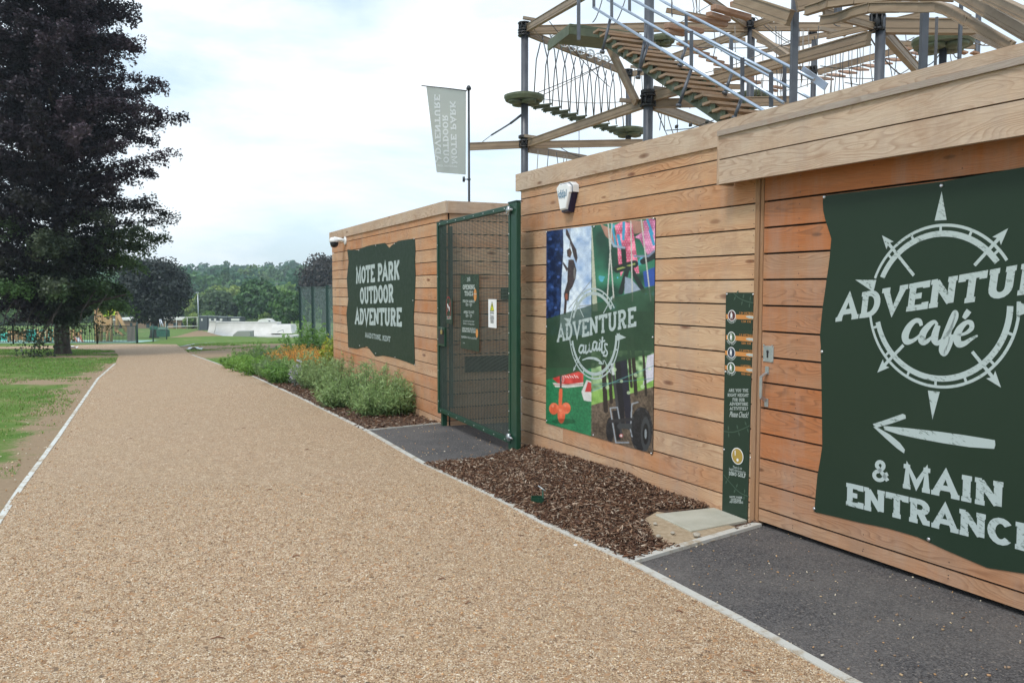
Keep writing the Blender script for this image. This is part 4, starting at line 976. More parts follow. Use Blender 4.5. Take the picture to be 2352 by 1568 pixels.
seg(A3, (210, 1000), (210, 1075), 5, (.06, .06, .06))
for c_, rx, ry in (((170, 1188), 28, 34), ((240, 1185), 27, 33), ((213, 1222), 22, 52)): paint(A3 & (((qx-c_[0])/rx)**2+((qy-c_[1])/ry)**2 < 1), mixc((.72, .12, .05), (.82, .20, .10), n2))
seg(A3, (210, 1080), (206, 1180), 10, (.75, .14, .06))
A4 = (qx >= xsp) & (qy >= 850); dirt_ = mixc((.05, .035, .025), (.20, .15, .11), np.clip(n3*.7+n2*.4-.1, 0, 1)); img[A4] = dirt_[A4]
up4 = A4 & (qy < 1165-(qx-388)*.30); fol = mixc((.03, .10, .03), (.40, .58, .30), np.clip(n2*1.3-.25, 0, 1)); img[up4] = fol[up4]; bnd = A4 & (abs(qy-(1130-(qx-388)*.30)) < 38); img[bnd] = mixc((.16, .34, .06), (.28, .48, .12), n2)[bnd]
paint(A4 & inpoly(qx, qy, [(715, 880), (770, 860), (770, 1010), (690, 1050)]), (.60, .58, .66))
for x0, w_, y1 in ((465, 13, 1200), (497, 10, 1150), (640, 11, 1100), (700, 7, 1110), (615, 8, 1060)): seg(A4 | ((qx > xsp) & (qy > 760)), (x0-15, 770), (x0+8, y1), w_, (.03, .022, .02))
seg(A4, (545, 900), (565, 1280), 20, (.014, .014, .02)); seg(A4, (575, 900), (610, 1290), 20, (.02, .02, .035)); seg(A4, (508, 925), (560, 1330), 8, (.05, .05, .055)); seg(A4, (508, 930), (516, 985), 8, (.55, .58, .60))
for c_, rx, ry in (((498, 1310), 24, 72), ((680, 1310), 65, 132)): paint(A4 & (((qx-c_[0])/rx)**2+((qy-c_[1])/ry)**2 < 1), mixc((.012, .013, .015), (.03, .03, .035), n3))
paint(A4 & (((qx-705)/28)**2+((qy-1335)/100)**2 < 1), (.05, .055, .06)); paint(A4 & (((qx-705)/17)**2+((qy-1335)/62)**2 < 1), (.015, .015, .017)); paint(A4 & (((qx-705)/7)**2+((qy-1335)/28)**2 < 1), (.25, .28, .30))
for a, b in (((498, 1185), (540, 1180)), ((498, 1185), (530, 1380)), ((540, 1180), (552, 1250)), ((530, 1385), (605, 1385)), ((625, 1160), (660, 1150)), ((625, 1160), (618, 1280)), ((612, 1290), (625, 1350))): seg(A4, a, b, 3.6, (.30, .33, .37))
paint(A4 & inpoly(qx, qy, [(510, 1200), (540, 1195), (560, 1370), (535, 1372)]), (.015, .016, .02)); paint(A4 & (np.hypot(qx-562, qy-1345) < 11), (.45, .12, .12))
# small printed details: polka dots, folds, laces, chalk marks, turf and litter flecks
pinkm = A2 & (img[..., 0] > .5) & (img[..., 1] < .4); dots = (np.hypot((qx+(np.floor(qy/15) % 2)*7) % 14-7, qy % 15-7.5) < 2.4); img[pinkm & dots] = (.80, .62, .66)
img[pinkm] *= (.72+.5*n2[..., None])[pinkm]
skin = A2 & (abs(img[..., 0]-.41) < .02) & (abs(img[..., 1]-.21) < .02); img[skin] *= (.6+.9*n1[..., None])[skin]
for (hx, hy) in ((150, 200), (185, 260), (140, 330), (195, 420), (160, 480), (205, 340), (135, 560), (180, 600)): paint(A1 & (np.hypot(qx-hx, (qy-hy)*1.2) < 9) & (qx < 215), (.05, .10, .30))
paint(A1 & (((qx-262)/9)**2+((qy-285)/20)**2 < 1), (.10, .05, .035)); paint(A1 & (((qx-290)/6)**2+((qy-400)/34)**2 < 1), (.16, .15, .14)); paint(A1 & (((qx-243)/8)**2+((qy-535)/20)**2 < 1), (.30, .09, .05))
for k_ in range(6): seg(A3, (232+k_*14, 992+(k_ % 2)*6), (242+k_*14, 1008), 1.8, (.75, .75, .72))
seg(A3, (168, 1050), (338, 1046), 1.6, (.35, .03, .03)); paint(A3 & (((qx-222)/7)**2+((qy-1015)/20)**2 < 1) & (((qx-222)/5)**2+((qy-1015)/17)**2 > 1), (.7, .7, .68))
for c_ in ((170, 1180), (240, 1178), (213, 1205)): paint(A3 & (np.hypot(qx-c_[0]+6, qy-c_[1]+8) < 8), (.90, .36, .22), .6)
shd = A3 & (((qx-228)/70)**2+((qy-1262)/16)**2 < 1); img[shd] *= .55
seg(A4, (388, 1085), (760, 935), 1.8, (.12, .30, .30)); seg(A4, (388, 1050), (760, 1010), 1.6, (.10, .26, .26))
for k_ in range(9): paint(A4 & (np.hypot(qx-(400+k_*41 % 340), qy-(930+(k_*67) % 170)) < 9+k_ % 4), (.62, .78, .50), .55)
seg(A4, (500, 1262), (618, 1250), 10, (.03, .03, .035)); seg(A4, (555, 1290), (610, 1290), 16, (.05, .055, .06)); paint(A4 & (np.hypot(qx-562, qy-1345) < 6), (.7, .68, .66))
for k_ in range(14): paint(A4 & (abs(np.hypot((qx-680)/65, (qy-1310)/132)-.93) < .035) & (((np.degrees(np.arctan2(qy-1310, qx-680))+k_*26) % 26) < 9), (.06, .06, .065), .5)
lyA = 665-(qx-125)*.31; lyB = 1020-(qx-125)*.252
band = (qy > lyA) & (qy < lyB); bcol = mixc((.022, .058, .030), (.045, .090, .050), np.clip(n1*.5+.1, 0, 1)); img[band] = img[band]*.12+bcol[band]*.88
for _ in range(1):
    p_ = np.pad(img, ((1, 1), (1, 1), (0, 0)), 'edge'); img = (p_[:-2, 1:-1]+p_[2:, 1:-1]+p_[1:-1, :-2]+p_[1:-1, 2:]+p_[1:-1, 1:-1]*2)/6
n5 = vnoise(sh, (150, 250), 9); img = img*(.80+.22*n5+.18*n2)[..., None]
pv = np.stack([wx, wy, zz], -1).reshape(-1, 3); i_ = (np.arange(NV-1)[:, None]*NU+np.arange(NU-1)[None]).reshape(-1)
def print_mat():
    def b(nt, bs):
        n = N(nt); a = n('ShaderNodeVertexColor', layer_name='Col'); n.link(a.outputs['Color'], bs.inputs['Base Color'])
    return mat('printed_collage', (.2, .2, .2), .35, spec=.4, build=b)
M['print'] = print_mat()
pr = np_mesh('printed_face', pv, np.stack([i_, i_+1, i_+NU+1, i_+NU], -1), M['print'], Epo, img.reshape(-1, 3)); 
part('backing_board', lambda m: wbox(m, W1, sr, sl, pz0_, pz1_, OP-.005, OP), M['black'], Epo)
mb = MB()
text_w(mb, W1, 'ADVENTURE', cP((188, 800)), cP((648, 706)), cP((188, 705)), OP+.001, t=.19)
aw = [([(340, 820), (325, 822), (317, 850), (330, 862), (345, 835)], .016), ([(345, 815), (343, 860), (357, 850)], .016), ([(357, 815), (357, 862), (374, 848), (378, 815), (378, 850), (392, 850), (400, 805)], .016),
      ([(418, 800), (403, 802), (398, 835), (408, 846), (420, 815)], .016), ([(422, 798), (420, 845), (434, 835)], .016), ([(438, 802), (436, 845), (448, 838)], .016), ([(440, 785), (439, 792)], .016),
      ([(455, 768), (450, 850), (462, 862), (468, 850)], .018), ([(442, 800), (470, 792)], .012), ([(484, 815), (468, 812), (470, 838), (482, 860), (474, 880), (456, 876)], .014), ([(335, 905), (375, 893), (420, 900), (455, 925)], [.006, .014, .02, .008]), ([(458, 905), (457, 926), (432, 922)], .009)]
strokes_w(mb, W1, [(p_, ([w*1.45 for w in w_] if hasattr(w_, '__len__') else w_*1.45)) for p_, w_ in aw], OP+.001, tf=cP)
poly_w(mb, W1, ((228, 660), (271, 663), (263, 700)), OP+.001, tf=cP); poly_w(mb, W1, ((537, 748), (592, 773), (537, 793)), OP+.001, tf=cP)
pt_ = W1.sz(*cP((398, 484)), OP); pb_ = W1.sz(*cP((402, 1018)), OP); rc2 = ((pt_[0]+pb_[0])/2, (pt_[1]+pb_[1])/2); Rp_ = (pt_[1]-pb_[1])/2
def ang2(p):
    s, z = W1.sz(*cP(p), OP); return math.degrees(math.atan2(z-rc2[1], -(s-rc2[0])))
aa = ang2((270, 770)); compass(mb, W1, rc2, Rp_, OP+.001, ang2((278, 668)), ang2((502, 628)), aa+360 if aa < 0 else aa, ang2((530, 748)), lw=Rp_*.036)
for a, b in (((345, 655), (298, 552)), ((460, 632), (517, 527)), ((325, 882), (283, 970)), ((465, 905), (505, 985))): arrow_line(mb, W1, a, b, cP, cP, OP+.001, .012, .055)
mb.build('lettering', M['cream'], Epo)
bolts(W1, [(127, 160), (752, 80), (747, 772), (738, 1449), (400, 1342), (128, 1258), (127, 710), (405, 128)], OP, Epo, .010, cP)
# ------------------------------------------------------------------ gate
pL = G(1012, 979); pR = G(1184, 1048)
WG = Wall(pL.to_2d(), (pR-pL).to_2d())
if WG.n.dot(-WG.p) < 0: WG.n = -WG.n
gw = (pR-pL).to_2d().length
zGt = WG.sz(1162, 474)[1]; zGb = WG.sz(1162, 1012)[1]
zpost = WG.sz(1184, 464)[1]
def gate_post(name, s0, s1, o0, o1, zt, label):
    e = empty(name, WG.pt((s0+s1)/2, zg(WG.pt(s0, 0).y), 0), label, 'gate post')
    zb = zg(WG.pt(s0, 0).y)-.05
    part('post', lambda m: wbox(m, WG, s0, s1, zb, zt, o0, o1), M['ggreen'], e, bevel=.006)
    part('cap', lambda m: wbox(m, WG, s0-.004, s1+.004, zt, zt+.012, o0-.004, o1+.004), M['gpost'], e)
    return e
eR = gate_post('gate_post', WG.sz(1171, 700)[0], WG.sz(1190, 700)[0], -.035, .02, zpost, 'thick dark green hinge post of the mesh gate next to the poster wall')
eL = gate_post('gate_post', -.06, .015, -.13, -.025, zGt+.02, 'slim dark green latch post of the mesh gate next to the cabin')
EG = empty('mesh_gate', WG.pt(gw/2, zGb, 0), 'tall dark green mesh gate between the cabin and the poster wall', 'gate')
ga, gb = -.045, gw-.09
def frame(m):
    wbox(m, WG, ga, ga+.06, zGb-.02, zGt, -.02, .03); wbox(m, WG, gb-.04, gb, zGb, zGt, -.02, .03)
    wbox(m, WG, ga+.061, gb-.041, zGt-.055, zGt-.001, -.018, .028); wbox(m, WG, ga+.061, gb-.041, zGb, zGb+.06, -.018, .028)
part('frame', frame, M['ggreen'], EG, bevel=.004)
mb = MB(); z = zGb+.07
while z < zGt-.06:
    mb.beam(WG.pt(ga+.05, z, .006), WG.pt(gb-.03, z, .006), .005, .0062); z += .0162
s = ga+.1
while s < gb-.03:
    mb.beam(WG.pt(s, zGb+.05, .012), WG.pt(s, zGt-.05, .012), .003, .003, up=WG.n); s += .10
mb.build('mesh_panel', M['gmesh'], EG)
part('back_strip', lambda m: (wbox(m, WG, ga+.061, ga+.20, zGb+.06, zGt-.056, -.14, -.135),), M['gmesh'], EG)  # narrow dark green strip set behind the leaf at the latch side
for k in range(12):
    z = zGb+.15+(zGt-zGb-.25)*k/11
    for s in (ga+.05, gb-.02):
        if k % 2 == 0 or s > 1: part('bolt', lambda m: m.tube([WG.pt(s, z, .028), WG.pt(s, z, .038)], .007, 6), M['bolt'], EG)
for k in range(8):
    s = ga+.15+(gb-ga-.3)*k/7
    for z in (zGt-.03, zGb+.03): part('bolt', lambda m: m.tube([WG.pt(s, z, .026), WG.pt(s, z, .036)], .007, 6), M['bolt'], EG)
for z in (zGt-.06, zGb+.08):
    def hinge(m):
        m.tube([WG.pt(gb-.05, z, .05), WG.pt(gw+.02, z, .05)], .012, 8); m.tube([WG.pt(gb+.02, z-.04, .05), WG.pt(gb+.02, z+.04, .05)], .02, 8); wbox(m, WG, gb-.06, gb-.02, z-.03, z+.03, .03, .05)
    part('hinge', hinge, M['steel'], EG)
cG = lambda q: (940.8+q[0]/2.4244, 441+q[1]/2.4244)
a = WG.sz(*cG((165, 750)), .03); b = WG.sz(*cG((196, 860)), .03)
part('lock_box', lambda m: (wbox(m, WG, ga+.055, b[0], b[1], a[1], .0, .034),), M['ggreen'], EG, bevel=.003)
part('lock_recess', lambda m: (wbox(m, WG, ga+.075, b[0]-.02, b[1]+.03, a[1]-.03, .034, .036),), M['black'], EG)
pk = WG.px(*cG((177, 780)), .06)
Epad = empty('padlock', pk, 'small brass padlock hanging on the latch of the mesh gate', 'padlock')
part('body', lambda m: m.box(pk, .05, .022, .055, (WG.d, WG.n, Vector((0, 0, 1)))), M['brass'], Epad, bevel=.006)
part('shackle', lambda m: m.tube([pk+WG.d*(-.016)+Vector((0, 0, .025)), pk+WG.d*(-.016)+Vector((0, 0, .055)), pk+WG.d*(0)+Vector((0, 0, .068)), pk+WG.d*(.016)+Vector((0, 0, .055)), pk+WG.d*(.016)+Vector((0, 0, .025))], .004, 6), M['steel'], Epad)
# signs on the gate
def panel_sign(name, W, q, off, m, label, tf, th=.004, cat='sign'):
    e = empty(name, W.px(*tf(((q[0][0]+q[2][0])/2, (q[0][1]+q[2][1])/2)), off), label, cat)
    S = [W.sz(*tf(p), off) for p in q]
    s0 = (S[0][0]+S[3][0])/2; s1 = (S[1][0]+S[2][0])/2; z1 = (S[0][1]+S[1][1])/2; z0 = (S[2][1]+S[3][1])/2
    part('panel', lambda mm: wbox(mm, W, min(s0, s1), max(s0, s1), z0, z1, off-th, off), m, e); return e, s0, s1, z0, z1
cO = lambda q: ((1780+q[0]/4.3556)/1.7007, (1040+q[1]/4.3556)/1.7007)
OG = .036
e, s0, s1, z0, z1 = panel_sign('opening_times_sign', WG, ((83, 140), (398, 130), (395, 1455), (83, 1390)), OG, M['sgreen2'], 'tall dark green OPENING TIMES sign fixed on the mesh gate', cO)
mb = MB()
for tx, p0, p1, pt in (('OPENING', (122, 392), (328, 392), (122, 316)), ('TIMES', (150, 500), (298, 500), (150, 425)), ('FEB TO MARCH', (122, 610), (322, 618), (122, 572)), ('APRIL TO OCT', (136, 795), (316, 803), (136, 756)),
                       ('OPEN BANK HOLIDAYS', (112, 1072), (342, 1090), (112, 1036)), ('DURING OPEN SEASON', (112, 1115), (342, 1135), (112, 1080)), ('CLOSED', (95, 1212), (170, 1220), (95, 1180)), ('MOTE PARK', (195, 215), (250, 200), (193, 195)), ('OUTDOOR', (200, 240), (250, 225), (198, 218)), ('ADVENTURE', (195, 264), (252, 248), (193, 243))):
    text_w(mb, WG, tx, cO(p0), cO(p1), cO(pt), OG, t=.19)
mb.build('lettering', M['cream_s'], e)
for tx, p0, p1, h in (('10am - 4pm', (172, 675), (280, 678), .07), ('10am - 7pm', (172, 862), (280, 866), .07), ('from March to end half term', (172, 1222), (362, 1248), .045), ('last tickets sold one hour', (133, 940), (320, 952), .035), ('before closing time', (133, 985), (320, 1000), .035), ('www', (122, 1310), (160, 1318), .035)):
    fonttext('lettering', tx, WG, cO(p0), cO(p1), OG, M['cream_s'], e, 0, h)
mb = MB(); c = WG.sz(*cO((332, 488)), OG); disc(mb, WG, c, .052, OG, .0012, rz=.075); c = WG.sz(*cO((362, 1140)), OG); disc(mb, WG, c, .04, OG, .0012, rz=.055); mb.build('orange_badge', M['orange'], e)
mb = MB(); text_w(mb, WG, 'OPEN', cO((307, 480)), cO((357, 482)), cO((307, 458)), OG+.0015, t=.17); mb.build('lettering', M['cream_s'], e)
mb = MB(); leafy(mb, WG, [(90, 280), (150, 230), (200, 170)], OG, .04, cO); leafy(mb, WG, [(300, 170), (340, 240), (390, 300)], OG, .04, cO); mb.build('leaf_print', M['leafprint'], e)
e, s0, s1, z0, z1 = panel_sign('warning_notice', WG, ((555, 560), (693, 562), (690, 1050), (555, 1038)), OG+.004, M['white'], 'small white notice with a yellow warning triangle on the mesh gate', cO)
mb = MB(); poly_w(mb, WG, ((620, 592), (582, 762), (656, 764)), OG+.004, .001, tf=cO); mb.build('triangle_border', M['black'], e)
mb = MB(); poly_w(mb, WG, ((620, 618), (590, 750), (649, 752)), OG+.0055, .001, tf=cO); mb.build('triangle', M['yellow'], e)
mb = MB(); poly_w(mb, WG, ((614, 648), (626, 648), (622, 705), (617, 705)), OG+.007, .001, tf=cO); disc(mb, WG, WG.sz(*cO((620, 725)), OG), .008, OG+.007, .001)
text_w(mb, WG, 'NOTICE', cO((586, 802)), cO((652, 806)), cO((586, 778)), OG+.004, t=.22); mb.build('symbol', M['black'], e)
for tx, p0, p1 in (('This gate is', (590, 866), (650, 870)), ('locked when', (586, 898), (654, 902)), ('the park is', (594, 932), (646, 936)), ('closed', (594, 964), (646, 968))): fonttext('lettering', tx, WG, cO(p0), cO(p1), OG+.004, M['black'], e, 0, .045)
e, s0, s1, z0, z1 = panel_sign('no_dogs_sign', WG, ((203, 592), (238, 596), (238, 735), (203, 735)), OG, M['sgreen2'], 'small green sign with a red ring and white dog beside the gate latch', cG)
def ell(mb, W, c, rx, rz, w, off):
    pts = [(c[0]+rx*math.cos(2*math.pi*k/28), c[1]+rz*math.sin(2*math.pi*k/28)) for k in range(29)]
    for q in ribbon(pts, w, True):
        p = [W.pt(v.x, v.y, off) for v in q]
        if (p[1]-p[0]).cross(p[2]-p[0]).dot(W.n) < 0: p = p[::-1]
        mb.face(p)
c = WG.sz(*cG((217, 643)), OG); rr = abs(s1-s0)*.36
mb = MB(); ell(mb, WG, c, rr, rr*1.5, .010, OG+.0015)
for q in ribbon([(c[0]+rr*.7, c[1]+rr*.7), (c[0]-rr*.7, c[1]-rr*.7)], .012): mb.face([WG.pt(v.x, v.y, OG+.0025) for v in (q if True else q)])
mb.build('prohibition_ring', M['red'], e)
mb = MB(); poly(mb, [WG.pt(c[0]+a*rr/.07, c[1]+b*rr/.07, OG+.0006) for a, b in ((.03, -.035), (.034, .0), (.02, .012), (-.01, .015), (-.03, .04), (-.045, .032), (-.03, .015), (-.02, -.005), (-.028, -.035), (-.02, -.035), (-.008, -.008), (.018, -.01), (.022, -.035))], WG.n, .0006); mb.build('dog_symbol', M['white'], e)
mb = MB(); text_w(mb, WG, 'NO DOGS', cG((207, 697)), cG((232, 697)), cG((207, 691)), OG, t=.2); text_w(mb, WG, 'ALLOWED', cG((207, 707)), cG((232, 708)), cG((207, 701)), OG, t=.2); mb.build('lettering', M['cream_s'], e)
# small dark sign on the return wall behind the gate and the pale pole beside it
e, s0, s1, z0, z1 = panel_sign('small_dark_sign', W3, ((1150, 660), (1214, 660), (1214, 688), (1150, 688)), .034, M['sgreen2'], 'small dark sign on the passage wall seen between gate post and poster wall', lambda q: q)
mb = MB(); text_w(mb, W3, 'TA', (1197, 676), (1204, 676), (1197, 670), .034, t=.2); mb.build('lettering', M['cream_s'], e)
zp0 = P(1200, 990, 10.2).z; zp1 = P(1200, 868, 10.2).z; xp = P(1201, 900, 10.2)
e = empty('white_pole_sleeve', (xp.x, xp.y, zp0), 'white post sleeve standing in the gap right of the hinge post', 'post')
part('sleeve', lambda m: m.tube([(xp.x, xp.y, zp0+.02), (xp.x, xp.y, zp1)], .034, 12), M['white'], e); part('base', lambda m: m.tube([(xp.x, xp.y, zg(xp.y)-.03), (xp.x, xp.y, zp0+.02)], .036, 12), M['container'], e)
# ------------------------------------------------------------------ alarm box and camera
cL = lambda q: ((2140+q[0]/8.714)/1.7007, (680+q[1]/8.714)/1.7007)
Eal = empty('alarm_box', W1.px(1297, 455, .1), 'white and dark blue alarm box high on the wall above the poster', 'alarm')
of = .135
fr = [W1.sz(*cL(q), of) for q in ((262, 480), (345, 362), (660, 300), (745, 385), (745, 600), (715, 640), (600, 1215), (395, 1265))]
cf = (sum(a for a, b in fr)/len(fr), sum(b for a, b in fr)/len(fr))
def loft(mb, out, o0, o1, sc0_, sc1_, cap=True):
    A = [W1.pt(cf[0]+(a-cf[0])*sc0_, cf[1]+(b-cf[1])*sc0_, o0) for a, b in out]; B = [W1.pt(cf[0]+(a-cf[0])*sc1_, cf[1]+(b-cf[1])*sc1_, o1) for a, b in out]
    n_ = len(A)
    for i in range(n_): mb.face([A[i], A[(i+1) % n_], B[(i+1) % n_], B[i]][::-1])
    if cap: mb.face(B)
fr2 = [(cf[0]+(a-cf[0])*1.0, b) for a, b in fr]
mb = MB(); loft(mb, fr2, .034, .07, 1.12, 1.12, False); loft(mb, [(a, b) for a, b in fr2], .07, .105, 1.12, 1.05); 
base = mb.build('back_cover', M['navy'], Eal)
mb = MB(); loft(mb, fr2, .105, .125, .96, .95, False); loft(mb, fr2, .125, of, .95, .88); o = mb.build('front_cover', M['white'], Eal)
bpy.context.view_layer.update()
for o_ in (base, o):
    bm = bmesh.new(); bm.from_mesh(o_.data); bmesh.ops.recalc_face_normals(bm, faces=bm.faces); bm.to_mesh(o_.data); bm.free()
top = [p for p in fr2 if p[1] > cf[1]+.05]
mb = MB(); ty = max(b for a, b in fr2)
loft(mb, [(a, b if b > cf[1]+.0 else cf[1]+.0) for a, b in fr2[:5]]+[(fr2[4][0], cf[1]+.04), (fr2[0][0], cf[1]+.04)], .036, .104, 1.135, 1.13); o = mb.build('top_cover', M['white'], Eal)
M['logo'] = mat('logo_blue', (.10, .22, .34), .5)
fonttext('lettering', 'ideal', W1, cL((345, 800)), cL((640, 745)), of, M['logo'], Eal, 0, .10, .012); fonttext('lettering', 'security', W1, cL((380, 845)), cL((590, 815)), of, M['logo'], Eal, 0, .05)
mb = MB(); lc = W1.sz(*cL((492, 575)), of)
for q in ribbon([(lc[0]+.022, lc[1]+.015), (lc[0]+.03, lc[1]), (lc[0]+.022, lc[1]-.015)], .006)+ribbon([(lc[0]-.022, lc[1]+.015), (lc[0]-.03, lc[1]), (lc[0]-.022, lc[1]-.015)], .006): mb.face([W1.pt(v.x, v.y, of+.002) for v in q])
disc(mb, W1, lc, .006, of, .002, rz=.010); mb.build('emblem', M['logo'], Eal)
# security camera on the cabin
cc = W2.px(795, 553, .03)
Ek = empty('security_camera', cc, 'white dome security camera on an arm at the left end of the cabin', 'security camera')
part('mount', lambda m: m.tube([cc, cc+W2.n*.03, cc+W2.n*.04], [.085, .085, .06], 16), M['white'], Ek)
hd = cc+W2.n*.22+Vector((0, 0, -.02))+W2.d*.1
part('arm', lambda m: m.tube([cc+W2.n*.03, cc+W2.n*.1+Vector((0, 0, .02)), hd+Vector((0, 0, .07))], .035, 10), M['white'], Ek)
part('housing', lambda m: m.tube([hd+Vector((0, 0, .09)), hd+Vector((0, 0, .08)), hd+Vector((0, 0, .03)), hd+Vector((0, 0, -.01))], [.03, .075, .1, .1], 16), M['white'], Ek)
part('dome', lambda m: m.tube([hd+Vector((0, 0, -.01)), hd+Vector((0, 0, -.06)), hd+Vector((0, 0, -.10)), hd+Vector((0, 0, -.115))], [.085, .082, .055, .02], 16), M['black'], Ek)
# ------------------------------------------------------------------ flag
YF = 20.0; fb = P(1077.5, 480, YF); ft = P(1073.5, 206, YF)
Ef = empty('flagpole', (fb.x, fb.y, zg(YF)), 'slim dark flagpole with a round finial behind the cabin roof', 'flagpole')
part('pole', lambda m: m.tube([(fb.x, fb.y, zg(YF)), (fb.x, fb.y, ft.z)], [.035, .025], 12), M['pole'], Ef)
part('finial', lambda m: m.tube([(fb.x, fb.y, ft.z-.01), (fb.x, fb.y, ft.z), (fb.x, fb.y, ft.z+.05), (fb.x, fb.y, ft.z+.09), (fb.x, fb.y, ft.z+.1)], [.04, .062, .055, .03, .005], 14), M['pole'], Ef)
def top_arm(m):
    m.tube([P(1073, 209, YF), P(1030, 203.5, YF-.15), P(968, 197, YF-.3)], .012, 8); 
part('top_arm', top_arm, M['pole'], Ef); cb = P(1071, 412, YF)
part('clamp', lambda m: (m.tube([(fb.x, fb.y, cb.z-.02), (fb.x, fb.y, cb.z+.02)], .04, 10), m.tube([cb+Vector((-.06, 0, -.06)), cb+Vector((-.06, 0, .06))], .03, 8), m.beam(cb+Vector((-.06, 0, 0)), (fb.x, fb.y, cb.z), .02, .02)), M['pole'], Ef)
def flagpt(u, v):      # u 0 at the pole side, 1 at the free side; v 0 top, 1 bottom
    tl, tr, br, bl = (979.2, 199.5), (1070.5, 209), (1069.8, 401.5), (1003, 396)
    x = (tr[0]*(1-u)+tl[0]*u)*(1-v)+(br[0]*(1-u)+bl[0]*u)*v; y = (tr[1]*(1-u)+tl[1]*u)*(1-v)+(br[1]*(1-u)+bl[1]*u)*v
    return P(x, y, YF-.3*u+.05*math.sin(u*9+v*4)*v*u+.04*math.sin(v*7))
def flagmat():
    def b(nt, bs):
        n = N(nt); t = n('ShaderNodeBsdfTranslucent', {'Color': (.72, .75, .72, 1)}); d = n('ShaderNodeBsdfDiffuse', {'Color': (.48, .50, .47, 1)}); mx = n('ShaderNodeMixShader', {0: .55}); n.link(d.outputs[0], mx.inputs[1]); n.link(t.outputs[0], mx.inputs[2])
        n.link(mx.outputs[0], nt.nodes['Material Output'].inputs['Surface'])
    return mat('flag_cloth', (.3, .34, .26), .8, build=b)
M['flag'] = flagmat()
def flagletters():
    def b(nt, bs):
        n = N(nt); t = n('ShaderNodeBsdfTranslucent', {'Color': (1., 1., 1., 1)}); d = n('ShaderNodeBsdfDiffuse', {'Color': (.85, .88, .9, 1)}); mx = n('ShaderNodeMixShader', {0: .5}); n.link(d.outputs[0], mx.inputs[1]); n.link(t.outputs[0], mx.inputs[2])
        n.link(mx.outputs[0], nt.nodes['Material Output'].inputs['Surface'])
    return mat('flag_letters', (.7, .72, .72), .8, build=b)
M['flagl'] = flagletters()
Efl = empty('banner_flag', P(1030, 300, YF), 'pale green see-through banner flag with mirrored white lettering hanging from the flagpole', 'flag')
k1, k2 = np.meshgrid(np.linspace(0, 1, 24), np.linspace(0, 1, 40)); fv = np.array([flagpt(a, b) for a, b in zip(k1.ravel(), k2.ravel())])
i_ = (np.arange(39)[:, None]*24+np.arange(23)[None]).reshape(-1)
np_mesh('cloth', fv, np.stack([i_, i_+1, i_+25, i_+24], -1), M['flag'], Efl, smooth=True)
def put_flag(mb, layers, a, b, up, tot):
    a = Vector(a); b = Vector(b); up = Vector(up); adv = (b-a)/tot
    for k, ly_ in enumerate(layers):
        for q in ly_:
            out = []
            for s_, t_ in q:
                p = a+adv*s_+up*t_; v = (p.y-203)/193; xl = 979.2+23.8*v; u = (1070.3-p.x)/(1070.3-xl); v = (p.y-(209-9.5*u))/(192.4+4.1*u)
                out.append(flagpt(u, v)+Vector((0, -.012-.0006*(k % 9), 0)))
            if (out[1]-out[0]).cross(out[2]-out[0]).y > 0: out = out[::-1]
            mb.face(out)
mb = MB()
cF = lambda q: (940.8+q[0]/5.333, 176.4+q[1]/5.333)
for s_, a, b, wd in (('MOTE PARK', (520, 1075), (495, 305), 66), ('OUTDOOR', (418, 1060), (405, 470), 66), ('ADVENTURE', (318, 1055), (303, 225), 68)):
    ly, tot = glyphs(s_, .2, .17)
    put_flag(mb, ly, cF(a), cF(b), (wd/5.333, 0), tot)
ly, tot = glyphs('MAIDSTONE, KENT', .16, .14); put_flag(mb, ly, cF((585, 1112)), cF((335, 1100)), (0, -22/5.333), tot)
mb.build('lettering', M['flagl'], Efl)
# ------------------------------------------------------------------ high ropes course
ER = empty('ropes_course', (5, 24, zg(24)), 'tall aerial ropes course of dark steel posts and tan beams rising behind the main building', 'ropes course')
def post(x, y0, y1, Y, w, round_=True, mat_='spost'):
    a = P(x, (y0+y1)/2, Y); z1 = P(x, y0, Y).z; r_ = w/2/FPX*Y
    part('post', lambda m: m.tube([(a.x, a.y, zg(Y)-.05), (a.x, a.y, z1)], r_, 14) if round_ else m.box((a.x, a.y, (zg(Y)+z1)/2), r_*2, r_*2, z1-zg(Y)), M[mat_], ER)
    return a
def collar(x, y, Y, w, h, tabs=True):
    a = P(x, y, Y); r_ = w/2/FPX*Y; hh = h/FPX*Y
    def f(m):
        m.tube([(a.x, a.y, a.z-hh/2), (a.x, a.y, a.z+hh/2)], r_*1.25, 14)
        for zz_ in (-hh/2, hh/2): m.tube([(a.x, a.y, a.z+zz_-.025), (a.x, a.y, a.z+zz_+.025)], r_*1.9, 8)
        for k in range(8):
            t = k*math.pi/4+.3; m.tube([(a.x+r_*1.6*math.cos(t), a.y+r_*1.6*math.sin(t), a.z-hh*.62), (a.x+r_*1.6*math.cos(t), a.y+r_*1.6*math.sin(t), a.z+hh*.62)], .022, 6)
    part('collar', f, M['black'], ER)
def fbeam(a, Ya, b, Yb, w, h=None, name='beam', m_='beam'):
    """I-section beam: web with top and bottom flanges and a mid rib"""
    A, B = P(*a, Ya), P(*b, Yb); Ym = (Ya+Yb)/2; t = w/FPX*Ym
    def f(m):
        ax = (B-A).normalized(); S = ax.cross(Vector((0, 0, 1))).normalized(); U = S.cross(ax)
        m.beam(A, B, t*.42, t*.96, 0)
        for k, hh in ((-.5, .10), (.5, .10), (-.18, .045)): m.beam(A+U*t*k, B+U*t*k, t*(.62 if abs(k) == .5 else .50), t*hh, 0)
    part(name, f, M[m_], ER)
